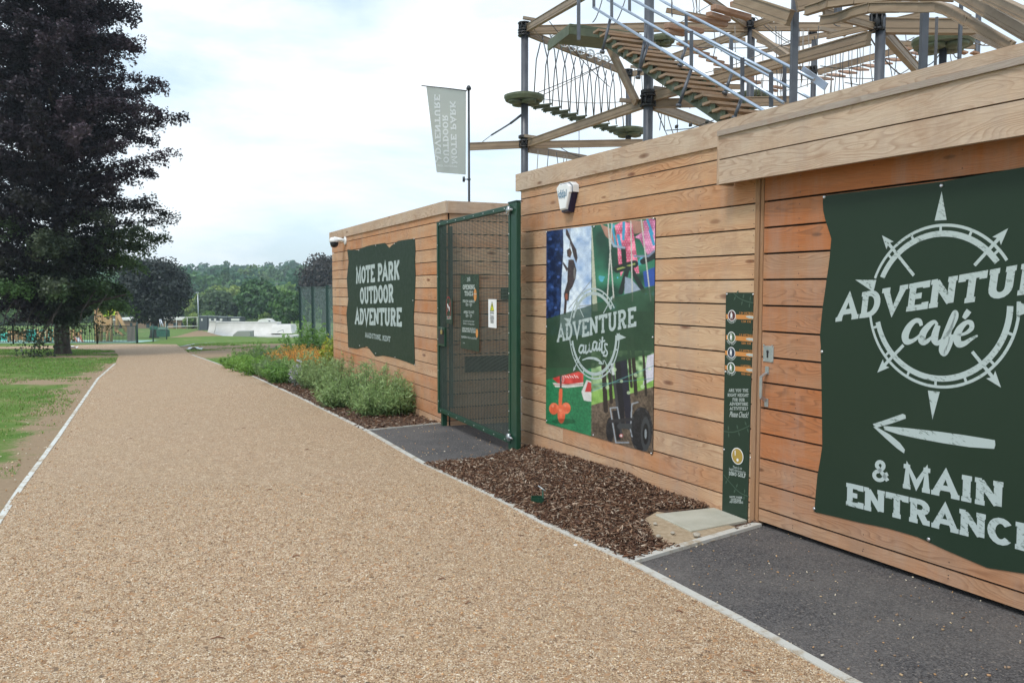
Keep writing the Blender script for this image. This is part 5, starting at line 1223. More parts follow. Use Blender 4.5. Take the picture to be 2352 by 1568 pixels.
def wire(pts, r_=.006, name='cable', m_='rope', sag=0.):
    Q = [P(x, y, Y) for x, y, Y in pts]
    if sag and len(Q) == 2:
        a, b = Q; Q = [a+(b-a)*k/8+Vector((0, 0, -sag*4*(k/8)*(1-k/8))) for k in range(9)]
    part(name, lambda m: m.tube(Q, r_, 5), M[m_], ER)
def platform(x0, x1, y, Y, h=14, th=.12):
    a, b = P(x0, y, Y), P(x1, y, Y); c = (a+b)/2; R_ = (b-a).length/2
    def f(m):
        n_ = 28; out = [Vector((c.x+R_*math.cos(2*math.pi*k/n_)*(1+.03*math.cos(4*2*math.pi*k/n_)), c.y+R_*math.sin(2*math.pi*k/n_)*(1+.03*math.cos(8*math.pi*k/n_)), 0)) for k in range(n_)]
        for z0, z1, k0, k1 in ((0, .03, 1, 1.0), (-.05, 0, 1.0, 1.0), (-.16, -.05, .93, 1.0)):
            for i in range(n_):
                p, q = out[i], out[(i+1) % n_]; S = lambda v, k: Vector((c.x+(v.x-c.x)*k, c.y+(v.y-c.y)*k, 0))
                m.face([S(p, k0)+Vector((0, 0, c.z+z0)), S(q, k0)+Vector((0, 0, c.z+z0)), S(q, k1)+Vector((0, 0, c.z+z1)), S(p, k1)+Vector((0, 0, c.z+z1))])
        m.face([v+Vector((0, 0, c.z+.03)) for v in out]); m.face([Vector((c.x+(v.x-c.x)*.93, c.y+(v.y-c.y)*.93, c.z-.16)) for v in out][::-1])
        for k in range(4):
            t = k*math.pi/2+.5; e0 = Vector((c.x+R_*.5*math.cos(t), c.y+R_*.5*math.sin(t), c.z-.16)); m.tube([e0, e0+Vector((0, 0, -.09)), e0+Vector((0, 0, -.13))], [R_*.40, R_*.36, R_*.12], 12)
    part('platform', f, M['deckgreen'], ER)
P1, P2, P3, P4, P5 = 28.5, 21.4, 34.0, 28.5, 15.7
post(1205, 68, 500, P1, 16.5); collar(1204, 62, P1, 15, 15); collar(1204, 79, P1, 15, 6); collar(1205, 331, P1, 15, 13); collar(1205, 315, P1, 15, 3)
post(1489, -60, 500, P2, 22); collar(1489, 232, P2, 20, 22); collar(1489, 212, P2, 18, 4)
post(1443, 162, 500, P3, 13); collar(1442, 168, P3, 12, 12)
post(1722, 45, 500, P4, 17); collar(1721, 55, P4, 14, 18)
post(2017, 36, 500, P5, 22); collar(2015, 52, P5, 18, 32)
part('hanger_post', lambda m: m.beam(P(1329, -60, 22), P(1329, 93, 22), .09, .09), M['spost'], ER)
post(1822, -60, 500, 15.0, 14, False)
post(1866, 76, 500, 31, 12); collar(1866, 80, 31, 11, 8); collar(1867, 161, 31, 11, 12)
post(2119, -40, 400, 13.5, 14, False); post(2202, -40, 400, 13.0, 6.5, False); post(2146, 40, 400, 14, 6.5, True, 'rope'); post(2162, 88, 400, 22, 16); post(2242, -20, 400, 26, 12)
platform(1159, 1248, 222, P1); platform(1407, 1481, 298, P3); platform(1488, 1550, 88, 30); platform(1690, 1768, 217, 31); platform(2100, 2233, 92, 22)
for a in [((1212, 70), P1, (1548, 62), P1, 17), ((1548, 62), P1, (1716, 64), P1, 17), ((1728, 62), P4, (1958, 62), P4, 16), ((1210, 66), P1, (1360, -22), 22, 16), ((1212, 76), P1, (1437, 168), P3, 12),
          ((1076, 337), P1, (1198, 332), P1, 15), ((1212, 333), P1, (1476, 328), P1+.3, 14), ((1212, 330), P1, (1478, 238), P2, 17), ((1212, 342), P1, (1345, 364), 33, 13), ((1392, 92), 23, (1462, 236), P2, 15),
          ((1500, 238), P2, (1812, 232), 21, 18), ((1500, 222), P2, (1815, 138), 18.5, 21), ((1815, 138), 18.5, (1996, 88), P5, 25), ((1500, 242), P2, (1640, 292), 27, 17), ((1545, 132), 33, (1716, 72), P4, 14), ((1728, 74), P4, (1822, 140), 24, 13),
          ((1618, -8), 24, (1714, 58), P4, 13), ((1731, 58), P4, (1800, 34), 26, 12), ((1450, 170), P3, (1560, 156), 34, 11), ((1690, 0), 16, (1815, 42), 14.8, 30), ((2030, 60), P5, (2240, 62), 16, 30), ((2030, 74), P5, (2112, 166), 20, 21),
          ((1878, 166), 31, (2104, 104), 30, 12), ((1640, 165), 30, (1860, 160), 31, 13), ((2200, -14), 11.5, (2420, 110), 9.0, 27), ((2262, -10), 10.5, (2440, 75), 8.5, 24), ((2320, 30), 24, (2420, 0), 24, 14), ((1830, 12), 14.5, (1960, -16), 14.5, 26), ((1892, 30), 14.6, (2010, 62), P5, 14)]:
    fbeam(*a)
for x in range(2060, 2230, 400): pass
# curved zip rail
def rail(pts, w, Y0, Y1):
    n_ = len(pts); Q = [P(x, y, Y0+(Y1-Y0)*k/(n_-1)) for k, (x, y) in enumerate(pts)]
    def f(m):
        for a, b in zip(Q[:-1], Q[1:]):
            m.beam(a, b, w*.4, w); m.beam(a+Vector((0, 0, -w/2)), b+Vector((0, 0, -w/2)), w*.8, w*.14); m.beam(a+Vector((0, 0, w/2)), b+Vector((0, 0, w/2)), w*.8, w*.14)
    part('curved_rail', f, M['beam'], ER)
rail([(1886, 47), (1912, 44), (1935, 38), (1962, 27), (1998, 18), (2062, 17), (2112, 17), (2152, 16), (2175, 22), (2195, 32), (2222, 48), (2270, 76), (2325, 108)], .13, 14.2, 10.5)
rail([(1850, 26), (1882, 16), (1902, 8), (1962, 0), (2060, -10), (2120, -10), (2190, -8)], .13, 14.0, 12.6)
for x, y in ((1925, 22), (2060, 8), (2098, 14)): part('rail_clamp', lambda m: (m.box(P(x, y, 14), .09, .12, .16), m.tube([P(x, y-8, 14), P(x, y+10, 14)], .02, 6)), M['spost'], ER)
post(2330, 108, 400, 10.5, 12); post(2430, 112, 400, 9.0, 16); post(2445, 76, 400, 8.5, 12)
# hanging step bridge: wheels on the beam, bent rods and green steps
A0, B0 = Vector((1243, 88)), Vector((1436, 168))
wh = [(480, 330), (555, 365), (628, 400), (700, 430), (772, 460), (840, 490), (900, 510), (960, 540)]
cS = lambda q: (1146.6+q[0]/3.7023, q[1]/3.7023)
for k, q in enumerate(wh):
    x, y = cS(q); Y = P1+.6+(P3-P1-.6)*k/8
    c = P(x, y, Y)
    def f(m):
        R_ = .155
        m.tube([c+Vector((R_*math.cos(t*math.pi/8), 0, R_*math.sin(t*math.pi/8))) for t in range(17)], .03, 6, cap=False)
        m.tube([c+Vector((0, -.05, 0)), c+Vector((0, .05, 0))], .05, 8); m.beam(c+Vector((-.14, 0, 0)), c+Vector((.14, 0, 0)), .03, .03); m.beam(c+Vector((0, 0, -.14)), c+Vector((0, 0, .14)), .03, .03)
    part('pulley_wheel', f, M['steel'], ER)
rods = [[(350, 365), (315, 510), (297, 790)], [(360, 290), (408, 490), (432, 880)], [(430, 395), (395, 560), (378, 880)], [(430, 290), (470, 430), (514, 910)], [(505, 425), (470, 600), (450, 905)], [(520, 380), (565, 580), (592, 930)],
        [(578, 455), (545, 600), (528, 930)], [(595, 410), (640, 590), (662, 955)], [(650, 490), (615, 640), (600, 960)], [(668, 430), (705, 600), (737, 985)], [(718, 515), (690, 660), (668, 980)], [(735, 460), (775, 640), (803, 990)], [(785, 545), (755, 680), (738, 985)],
        [(805, 490), (845, 660), (866, 970)], [(850, 570), (820, 700), (805, 985)], [(868, 510), (910, 690), (932, 1040)], [(912, 600), (885, 740), (868, 985)], [(935, 540), (975, 700), (996, 1060)], [(975, 620), (945, 770), (932, 960)], [(1000, 580), (1035, 720), (1058, 1090)]]
for k, r_ in enumerate(rods):
    Y = P1+.4+(P3-P1-.8)*k/20; wire([(*cS(q), Y) for q in r_], .022, 'hanging_rod', 'spost')
for k, (x0, x1, y) in enumerate(((285, 435, 897), (370, 515, 923), (445, 590, 949), (520, 660, 975), (595, 735, 997), (665, 800, 1018), (730, 865, 1040), (795, 930, 1062), (865, 995, 1083), (930, 1060, 1100))):
    Y = P1+.8+(P3-P1-1.2)*k/10; a, b = P(*cS((x0, y+8)), Y), P(*cS((x1, y-8)), Y+.25)
    part('hanging_step', lambda m: (m.beam(a, b, .26, .05), m.beam(a+Vector((.02, 0, -.06)), b+Vector((-.02, 0, -.06)), .06, .09), m.beam(a+Vector((.1, 0, -.04)), a+Vector((.1, 0, -.12)), .05, .05), m.beam(b+Vector((-.1, 0, -.04)), b+Vector((-.1, 0, -.12)), .05, .05)), M['deckgreen'], ER)
# swinging logs at the top
for x0, y0, x1, y1, t in ((1637, 17, 1721, 41, 12), (1683, 9, 1731, 22, 12), (1627, 33, 1673, 46, 11), (1582, 41, 1668, 58, 11), (1530, 60, 1612, 73, 12), (1531, 72, 1571, 80, 9), (1745, 30, 1768, 36, 6), (1800, 146, 1830, 152, 6), (1778, 199, 1802, 204, 6), (1770, 206, 1784, 209, 6)):
    a, b = P(x0, y0, 24), P(x1, y1, 25); part('hanging_log', lambda m: m.beam(a, b, t/FPX*24*1.3, t/FPX*24), M['log'], ER, bevel=.02)
for k in range(9):
    x = 1882+k*27; y = 178-k*7.2; a, b = P(x, y, 30.5), P(x+22, y+5, 29.5); part('hanging_plank', lambda m: m.beam(a, b, .35, .06), M['log'], ER)
for x0, y0, x1, y1 in ((1520, 162, 1530, 158), (1690, 212, 1720, 218)): pass
for a in [((1530, 24), 26, (1640, 44), 26, 9), ((1560, 100), 34, (1712, 92), 34, 9), ((1740, 92), 33, (1815, 118), 30, 10), ((1830, 92), 30, (1985, 64), 30, 10), ((1880, 20), 24, (2010, 46), 22, 11), ((2040, 98), 26, (2240, 108), 26, 9), ((1640, 60), 34, (1830, 62), 34, 8), ((1530, 196), 30, (1700, 200), 30, 10), ((2200, 60), 20, (2352, 130), 14, 14), ((1900, 84), 20, (2120, 34), 18, 12), ((1745, 120), 32, (1870, 95), 32, 8)]: fbeam(*a)
for k in range(10):
    x = 1560+k*17; y = 100+k*9.5; a, b = P(x, y, 27), P(x+30, y+6, 28); part('hanging_plank', lambda m: m.beam(a, b, .2, .07), M['log'], ER)
for k in range(8):
    x = 2050+k*26; y = 110+k*1.5; a, b = P(x, y, 24), P(x+14, y+4, 24); part('hanging_plank', lambda m: m.beam(a, b, .2, .05), M['log'], ER)
# bracket arms
for x0, y0, x1, y1, Y in ((1201, 36, 1262, 52), (1205, 313, 1238, 318), (1424, 152, 1462, 156), (1423, 231, 1462, 233), (1502, 202, 1545, 208)) and [(1201, 41, 1240, 48, 28), (1204, 312, 1240, 317, 28), (1448, 153, 1485, 158, 33), (1423, 230, 1475, 235, 21.6), (1501, 202, 1546, 209, 22), (1735, 32, 1772, 42, 28), (1884, 66, 1943, 80, 22)]:
    a, b = P(x0, y0, Y), P(x1, y1, Y); part('bracket', lambda m: m.beam(a, b, .1, .09), M['beamdk'], ER)
# diagonal strut to the lone beam and cables
part('strut', lambda m: (m.tube([P(1108, 326, P1), P(1140, 302, P1)], .012, 6), m.tube([P(1128, 311, P1), P(1172, 284, P1)], .028, 8), m.tube([P(1172, 284, P1), P(1198, 264, P1)], .04, 8)), M['spost'], ER)
W_ = [((1218, 52), 28, (1262, 105), 29), ((1262, 50), 28, (1400, 200), 30), ((1230, 215), 29, (1500, 88), 30), ((1250, 228), 29, (1440, 233), 33), ((1270, 325), 29, (1340, 362), 30), ((1244, 220), 29, (1630, 12), 30),
      ((1361, 52), 22, (1383, 0), 22), ((1408, 58), 22, (1436, 0), 22), ((1543, 0), 20, (1543, 36), 20), ((1640, 180), 28, (1900, 178), 28), ((1530, 104), 28, (1815, 104), 28), ((1735, 40), 28, (1830, 108), 28), ((1740, 30), 28, (1815, 96), 28),
      ((1620, 168), 26, (1830, 86), 24), ((1640, 182), 26, (1860, 112), 24), ((1900, 32), 20, (1930, 60), 24), ((1882, 172), 28, (2100, 176), 28), ((2034, 92), 22, (2100, 86), 22), ((2234, 86), 22, (2300, 92), 24), ((2236, 96), 22, (2290, 98), 24), ((2250, 100), 22, (2270, 90), 24),
      ((2030, 180), 20, (2110, 140), 22), ((2120, 152), 22, (2160, 122), 22), ((2186, 108), 22, (2200, 132), 22), ((1998, 84), 16, (2070, 172), 20), ((1508, 250), 22, (1560, 360), 22), ((1530, 250), 24, (1556, 330), 24), ((1330, 290), 30, (1330, 390), 30), ((1790, 210), 26, (1905, 170), 26)]
for a, Ya, b, Yb in W_: wire([(*a, Ya), (*b, Yb)], .014, 'cable', 'rope2' if random.random() < .5 else 'rope', .1)
rr = random.Random(4)
for x, y0, y1 in [(1236, 345, 420), (1260, 345, 410), (1278, 350, 402), (1296, 356, 396), (1303, 356, 392), (1436, 180, 290), (1456, 100, 235), (1474, 175, 220), (1520, 160, 300), (1526, 180, 300), (1556, 250, 350), (1543, 0, 40), (1591, 0, 40), (1598, 0, 42), (1600, 0, 40), (1607, 0, 42), (1565, 120, 190), (1585, 178, 250),
                  (1640, 70, 140), (1655, 70, 120), (1676, 80, 140), (1688, 60, 160), (1740, 150, 236), (1752, 120, 236), (1750, 180, 240), (1782, 60, 230), (1789, 70, 235), (1795, 70, 230), (1836, 66, 190), (1842, 66, 200), (1846, 70, 190), (1856, 66, 200), (1880, 60, 190), (1896, 100, 240), (1906, 108, 235), (1914, 116, 230), (1919, 100, 230),
                  (1930, 96, 210), (1938, 92, 225), (1950, 98, 200), (1958, 96, 220), (1970, 92, 190), (1974, 90, 205), (1984, 90, 200), (2000, 84, 190), (2044, 76, 176), (2056, 76, 172), (2080, 76, 110), (2064, 190, 160), (2092, 120, 158), (2104, 120, 152), (2182, 115, 145), (2128, 120, 150), (1500, 330, 330)]:
    if abs(y1-y0) > 3: wire([(x, y0, 26), (x+rr.uniform(-4, 4), (y0+y1)/2, 26), (x+rr.uniform(-6, 6), y1, 26)], .013, 'hanging_rope', 'rope2' if rr.random() < .4 else 'rope')
for a, b in (((1884, 118), (1995, 98)), ((1884, 152), (1990, 150)), ((1530, 300), (1640, 276)), ((1940, 190), (2010, 186)), ((1884, 128), (1870, 84))): wire([(*a, 24), ((a[0]+b[0])/2, (a[1]+b[1])/2+8, 24), (*b, 24)], .014, 'slack_rope', 'hemp')
for x, y in ((1554, 291), (1586, 287), (1624, 280)): part('rope_knot', lambda m: m.tube([P(x-3, y+4, 24), P(x, y, 24), P(x+3, y-4, 24)], [.02, .06, .02], 8), M['hemp'], ER)
# ------------------------------------------------------------------ open tread staircase
ES = empty('staircase', (3.5, 19, zg(19)), 'open timber tread staircase with bright metal handrails climbing to the ropes course', 'staircase')
Ltip = [(1368, 72), (1384, 80), (1399, 91), (1412, 104), (1426, 114), (1446, 124), (1463, 137), (1481, 149), (1500, 162), (1520, 174), (1539, 187), (1557, 200), (1580, 212), (1604, 221), (1622, 237), (1645, 252), (1664, 268)]
nT = len(Ltip)
acr = Vector((.93, .37, 0))
for k, (x, y) in enumerate(Ltip):
    Y = 22-5.0*k/(nT-1); a = P(x, y, Y); b = a+acr*1.28
    part('tread', lambda m: m.beam(a, b, .30, .055, bv=random.uniform(.1, .7)), M['tread'], ES)
    for q in (.14, 1.12): part('tread_bracket', lambda m: m.beam(a+acr*q+Vector((0, .16, -.10)), a+acr*q+Vector((0, -.12, -.10)), .09, .15), M['deckgreen'], ES)
aT = P(1368, 78, 22); bT = P(1664, 274, 17)
for q in (.28, 1.02): part('stringer', lambda m: m.beam(aT+acr*q+Vector((0, 0, -.12)), bT+acr*q+Vector((0, 0, -.12)), .07, .26), M['deckgreen'], ES)
tl_ = [P(1318, 66, 22.6), P(1352, 54, 23.4), P(1496, 66, 23.6), P(1400, 82, 21.8), P(1330, 92, 21.5)]
def landing(m):
    zt = tl_[0].z; c = P(1350, 68, 22.6)
    A = Vector((c.x-.5, c.y-.3, c.z)); out = [A, A+acr*2.1, A+acr*2.1+Vector((-.5, 1.5, 0)), A+Vector((-.5, 1.5, 0))]
    poly(m, out, Vector((0, 0, 1)), .06); m.beam(out[0]+Vector((0, 0, -.12)), out[1]+Vector((0, 0, -.12)), .06, .2); m.beam(out[1]+Vector((0, 0, -.12)), out[2]+Vector((0, 0, -.12)), .06, .2); m.beam(out[0]+Vector((0, 0, -.12)), out[3]+Vector((0, 0, -.12)), .06, .2)
part('landing', landing, M['deckgreen'], ES)
def hrail(pts, w, m_='rail', name='handrail'):
    Q = [P(x, y, Y) for x, y, Y in pts]; part(name, lambda m: m.tube(Q, w, 8), M[m_], ES)
hrail([(1500, -10, 23), (1529, 7, 21.6), (1814, 154, 17.5), (1870, 184, 16.9)], .035); hrail([(1440, -8, 21.5), (1588, 72, 19.4), (1772, 168, 16.8)], .035); hrail([(1560, 56, 21), (1680, 128, 19.2), (1812, 200, 17.6), (1860, 226, 17)], .028)
hrail([(1395, 0, 20.6), (1529, 76, 18.8), (1704, 178, 16.6), (1800, 237, 15.6)], .03); hrail([(1364, 18, 20.4), (1588, 156, 17.6), (1750, 252, 16.0), (1790, 278, 15.6)], .032)
for x, y0, y1, Y in ((1576, 29, 106, 21), (1588, 72, 156, 17.8), (1680, 88, 162, 19.6), (1705, 133, 226, 16.6), (1771, 167, 246, 16.0), (1802, 151, 236, 18.0), (1364, -20, 18, 20.4), (1405, -20, 42, 20.2), (1446, -20, 30, 20.8)):
    a, b = P(x, y0, Y), P(x, y1, Y); part('baluster', lambda m: m.beam(a, b, .07, .05), M['spost'], ES)
for x0, y0, x1, y1, Y in ((1402, 43, 1384, 117, 20), (1487, 59, 1466, 175, 19), (1587, 162, 1560, 240, 17.6), (1576, 106, 1562, 148, 20), (1680, 171, 1666, 211, 18), (1703, 227, 1688, 268, 16.6), (1490, 96, 1470, 160, 19)):
    a, b = P(x0, y0, Y), P(x1, y1, Y); part('brace', lambda m: (m.tube([a, b], .035, 8), m.tube([b, b+(b-a).normalized()*.06], .06, 8)), M['spost'], ES)
part('toe_plate', lambda m: m.beam(P(1842, 160, 19), P(1898, 200, 18.4), .03, .16), M['rail'], ES)
# ------------------------------------------------------------------ foliage
def leaf_mat(name, rough=.55, trans=.35, vcol=True):
    def b(nt, bs):
        n = N(nt); a = n('ShaderNodeVertexColor', layer_name='Col')
        d = n('ShaderNodeBsdfDiffuse'); t = n('ShaderNodeBsdfTranslucent'); g = n('ShaderNodeBsdfGlossy', {'Roughness': .5})
        n.link(a.outputs['Color'], d.inputs['Color']); n.link(a.outputs['Color'], t.inputs['Color']); g.inputs['Color'].default_value = (.35, .38, .42, 1)
        m1 = n('ShaderNodeMixShader', {0: trans}); n.link(d.outputs[0], m1.inputs[1]); n.link(t.outputs[0], m1.inputs[2])
        m2 = n('ShaderNodeMixShader', {0: .08}); n.link(m1.outputs[0], m2.inputs[1]); n.link(g.outputs[0], m2.inputs[2])
        n.link(m2.outputs[0], nt.nodes['Material Output'].inputs['Surface'])
    return mat(name, (.05, .1, .03), rough, build=b)
M['leaf'] = leaf_mat('leaves'); M['leafd'] = leaf_mat('dark_leaves', trans=.12)
def unit(v): return v/np.maximum(np.linalg.norm(v, axis=-1, keepdims=True), 1e-9)
def quads(c, sx, sy, nrm, rng, colour):
    """leaf-shaped (rhombic) faces at centres c, long axis random in the plane of nrm"""
    n_ = len(c); r = rng.normal(size=(n_, 3)); nrm = unit(nrm); a = unit(np.cross(nrm, r)); b = np.cross(nrm, a)
    sx = np.asarray(sx).reshape(-1, 1) if hasattr(sx, '__len__') else sx; sy = np.asarray(sy).reshape(-1, 1) if hasattr(sy, '__len__') else sy
    v = np.stack([c-a*sx, c-b*sy+a*sx*.1, c+a*sx, c+b*sy+a*sx*.1], 1).reshape(-1, 3)
    f = np.arange(n_*4).reshape(-1, 4); return v, f, np.repeat(colour, 4, 0)
def crown_pts(rng, c, rx, ry, rz, nclump, per, crad, flat=.8, shell=.55, cut=-.75):
    d = unit(rng.normal(size=(nclump*2, 3))); d = d[d[:, 2] > cut][:nclump]; nclump = len(d)
    rad = (shell+(1-shell)*rng.random((nclump, 1))**.6)
    cc = d*rad*(1+.12*np.sin(d[:, :1]*5+c[0])*np.cos(d[:, 2:]*6))
    R = np.array([rx, ry, rz]); q = unit(rng.normal(size=(nclump, per, 3)))*rng.random((nclump, per, 1))**.45
    q[..., 2] *= flat; size = (.7+.6*rng.random((nclump, 1, 1)))*crad
    p = (cc*R)[:, None]+q*size*np.array([1, 1, 1.])
    nr = q*1.0+rng.normal(size=q.shape)*.55+np.array([0, 0, .35])
    return p.reshape(-1, 3)+np.array(c), nr.reshape(-1, 3), np.repeat(np.arange(nclump), per), nclump
def trunk_limbs(mb, base, top, r0, rng, nl=6, spread=3., zlo=.45):
    base = Vector(base); top = Vector(top); H = top-base
    pts = [base+Vector((0, 0, -.2)), base+H*.06, base+H*.3+Vector((r0*.3, 0, 0)), base+H*.6, base+H*.85]; mb.tube(pts, [r0*1.5, r0*1.05, r0*.85, r0*.5, r0*.15], 12)
    for k in range(nl):
        t = zlo+(.8-zlo)*k/nl; a = base+H*t; an = rng.random()*6.28; L_ = spread*(1.1-t*.6)
        e = a+Vector((math.cos(an)*L_, math.sin(an)*L_, L_*.55)); m_ = (a+e)/2+Vector((0, 0, -L_*.06)); mb.tube([a, m_, e], [r0*.4*(1.1-t), r0*.22, r0*.04], 7)
def make_tree(name, base, h, rx, ry, col1, col2, label, cat='tree', group=None, leaf=.3, nclump=130, per=60, seed=1, crown_lo=.18, crad=None, tr=.3, matk='leaf', cut=-.75, fl=.8):
    rng = np.random.default_rng(seed); e = empty(name, base, label, cat, group); cz = base[2]+h*(1+crown_lo)/2; rz = h*(1-crown_lo)/2
    crad = crad or rx*.34
    p, nr, ci, nc = crown_pts(rng, (base[0], base[1], cz), rx*.84, ry*.84, rz*.88, nclump, per, crad, cut=cut, flat=fl)
    cb = rng.random(nc); f = np.clip(cb[ci]*.75+rng.random(len(ci))*.25, 0, 1)[:, None]; col = np.array(col1)*(1-f)+np.array(col2)*f; col *= (.8+.4*rng.random((len(ci), 1)))
    s = leaf*(.7+.6*rng.random(len(ci))); v, fc, cv = quads(p, s, s*.62, nr, rng, col); np_mesh('crown', v, fc, M[matk], e, cv)
    part('trunk', lambda m: trunk_limbs(m, base, (base[0], base[1], base[2]+h*.8), tr, rng, spread=rx*.7), M['bark'], e); return e
def at_(x, Y): p = P(x, 663, Y); return (p.x, Y, zg(Y)-.05)
# ---- big copper beech beside the path
YB = 33.; bx = P(145, 812, YB).x; bz = zg(YB); rng = np.random.default_rng(11)
EB_ = empty('copper_beech', (bx, YB, bz), 'huge dark purple copper beech overhanging the grass left of the path', 'tree')
K = YB/FPX; zpx = lambda y: EYE+(661-y)*K
prof = [(740, 55), (720, 80), (700, 105), (680, 130), (640, 170), (600, 188), (560, 198), (490, 214), (450, 240), (400, 272), (340, 244), (290, 218), (250, 215), (215, 240), (150, 185), (80, 155), (0, 140), (-120, 110), (-240, 30)]
prof_z = [zpx(q[0]) for q in prof]; prof_r = [q[1]*K for q in prof]
parts_v, parts_f, parts_c = [], [], []; twig = MB(); nsp = 680; off_ = 0
for k in range(nsp):
    z = zpx(-235)+(zpx(738)-zpx(-235))*(rng.random()**.92); R = float(np.interp(z, prof_z, prof_r)); an = rng.random()*2*math.pi
    R = R if math.cos(an) > -.1 else max(R*1.3, 165*K); wf = 1.0
    tip = rng.random() < .13; L_ = R*wf*rng.uniform(.32, .74); inner = L_*rng.uniform(.12, .5)
    dirv = np.array([math.cos(an), math.sin(an), 0]); rise = rng.uniform(-.10, .20)*L_
    if z < zpx(640): rise = rng.uniform(-.10, .08)*L_
    n_ = int(rng.integers(95, 155)*1.05); t = rng.random(n_)**.8; rad = inner+(L_-inner)*t
    side = np.array([-dirv[1], dirv[0], 0]); wdt = (.34 if tip else .62)*np.sqrt(np.clip(1-t, .02, 1))*min(1, L_*.3)+.07
    p = np.array([bx, YB, z])+dirv*rad[:, None]+side*(rng.normal(size=n_)*wdt)[:, None]; p[:, 2] += rise*(rad/L_)+.10*np.sin(t*6+k)+rng.normal(size=n_)*(.05+.16*(1-t))
    nr = rng.normal(size=(n_, 3))*np.array([.75, .75, .5])+np.array([0, -.1, .75]); s = rng.uniform(.045, .085, n_)
    gmix = np.clip((zpx(500)-z)/3.2, 0, 1)*np.clip(.35+.5*math.cos(an)+.3*rng.normal(), 0, 1)
    base_c = np.array([.025, .018, .022])*rng.uniform(.6, 1.45); gcol = np.array([.038, .066, .022])*rng.uniform(.7, 1.4)
    c_ = (base_c*(1-gmix)+gcol*gmix)*rng.uniform(.7, 1.35, (n_, 1)); v, f, cv = quads(p, s, s*.6, nr, rng, c_); parts_v.append(v); parts_f.append(f+off_); parts_c.append(cv); off_ += len(v)
    if k % 5 == 0:
        o_ = np.array([bx, YB, z-.12*L_]); e_ = o_+dirv*L_*.95; e_[2] = z+rise*.95; m_ = (o_+e_)/2; m_[2] -= .03*L_; twig.tube([Vector(o_), Vector(m_), Vector(e_)], [.035, .02, .006], 5)
# limbs reaching out in tiers, each carrying flat fans of leaf
for k in range(165):
    z = zpx(-150)+(zpx(715)-zpx(-150))*rng.random(); an = rng.random()*2*math.pi; R = float(np.interp(z, prof_z, prof_r)); R = R if math.cos(an) > -.1 else max(R*1.3, 165*K)
    L_ = R*rng.choice([.72, .85, .97, 1.08, 1.20], p=[.16, .2, .24, .25, .15]); dv = np.array([math.cos(an), math.sin(an), 0]); sd = np.array([-dv[1], dv[0], 0]); rise = rng.uniform(-.10, .42)*L_ if z > zpx(560) else rng.uniform(-.12, .06)*L_
    z0_ = z-rise*.6; o0 = np.array([bx, YB, z0_]); lp_ = lambda s: o0+dv*L_*s+np.array([0, 0, rise*s+.03*L_*math.sin(s*3.1)])
    twig.tube([Vector(lp_(0)), Vector(lp_(.35)), Vector(lp_(.7)), Vector(lp_(1.))], [.075, .05, .022, .006], 6)
    gmix = np.clip((zpx(450)-z)/2.6, 0, 1)*np.clip(.6+.5*math.cos(an)+.25*rng.normal(), 0, 1); tone = rng.uniform(.55, 2.4)
    for j in range(17):
        s0_ = .22+.78*j/16; b0 = lp_(s0_); an2 = rng.choice([-1, 1])*rng.uniform(.35, 1.15)*(1-s0_*.75); fd = dv*math.cos(an2)+sd*math.sin(an2); fl_ = rng.uniform(.6, 1.5)*(1.15-.6*s0_); fd = fd+np.array([0, 0, rng.uniform(-.42, .30)])
        n_ = int(rng.integers(60, 92)); t = rng.random(n_); w_ = .05+.17*(1-t)*np.sqrt(t+.02); nn_ = np.cross(fd, [0, 0, 1]); p = b0+fd*(fl_*t)[:, None]+nn_*(rng.normal(size=n_)*w_)[:, None]; p[:, 2] += rng.normal(size=n_)*.10-.10*t*t
        nr = rng.normal(size=(n_, 3))*np.array([.55, .55, .4])+np.array([0, -.1, .8]); s = rng.uniform(.045, .08, n_)
        base_c = np.array([.030, .020, .026]); gcol = np.array([.048, .088, .026]); c_ = (base_c*(1-gmix)+gcol*gmix)*tone*rng.uniform(.7, 1.35, (n_, 1)); v, f, cv = quads(p, s, s*.6, nr, rng, c_); parts_v.append(v); parts_f.append(f+off_); parts_c.append(cv); off_ += len(v)
# hanging low spray left of the trunk
for (xh, yh, w_) in ((90, 800, .5), (70, 780, .7), (105, 785, .6), (60, 765, .9), (30, 760, .9), (115, 765, .6), (85, 815, .3), (5, 762, .9), (180, 755, .6), (215, 750, .7)):
    n_ = 95; c0_ = P(xh, yh, YB-2.2); p = np.array(c0_)+rng.normal(size=(n_, 3))*np.array([w_*.6, .5, .16]); nr = rng.normal(size=(n_, 3))+np.array([0, -.3, .6]); s = rng.uniform(.045, .08, n_)
    c_ = np.array([.035, .05, .022])*rng.uniform(.6, 1.4, (n_, 1)); v, f, cv = quads(p, s, s*.6, nr, rng, c_); parts_v.append(v); parts_f.append(f+off_); parts_c.append(cv); off_ += len(v)
    twig.tube([P(xh, yh+4, YB-2.2), P(xh+8, yh-40, YB-1.8), P(xh+40, yh-90, YB-.5)], [.008, .02, .04], 5)
np_mesh('crown', np.concatenate(parts_v), np.concatenate(parts_f), M['leafd'], EB_, np.concatenate(parts_c))
twig.build('twigs', M['bark'], EB_)
def beech_trunk(m):
    m.tube([(bx, YB, bz-.3), (bx, YB, bz+.02), (bx-.01, YB, bz+.25), (bx-.02, YB, bz+.8), (bx+.02, YB, bz+1.6), (bx, YB, bz+3.5), (bx+.05, YB, bz+8), (bx, YB, bz+13)], [.42, .34, .285, .27, .26, .26, .2, .03], 16)
    for k in range(14):
        t = 1.6+k*.75; an = k*2.4; L_ = 2.6; a = Vector((bx, YB, bz+t)); m.tube([a, a+Vector((math.cos(an)*L_*.5, math.sin(an)*L_*.5, .5)), a+Vector((math.cos(an)*L_, math.sin(an)*L_, .8))], [.12, .07, .02], 7)
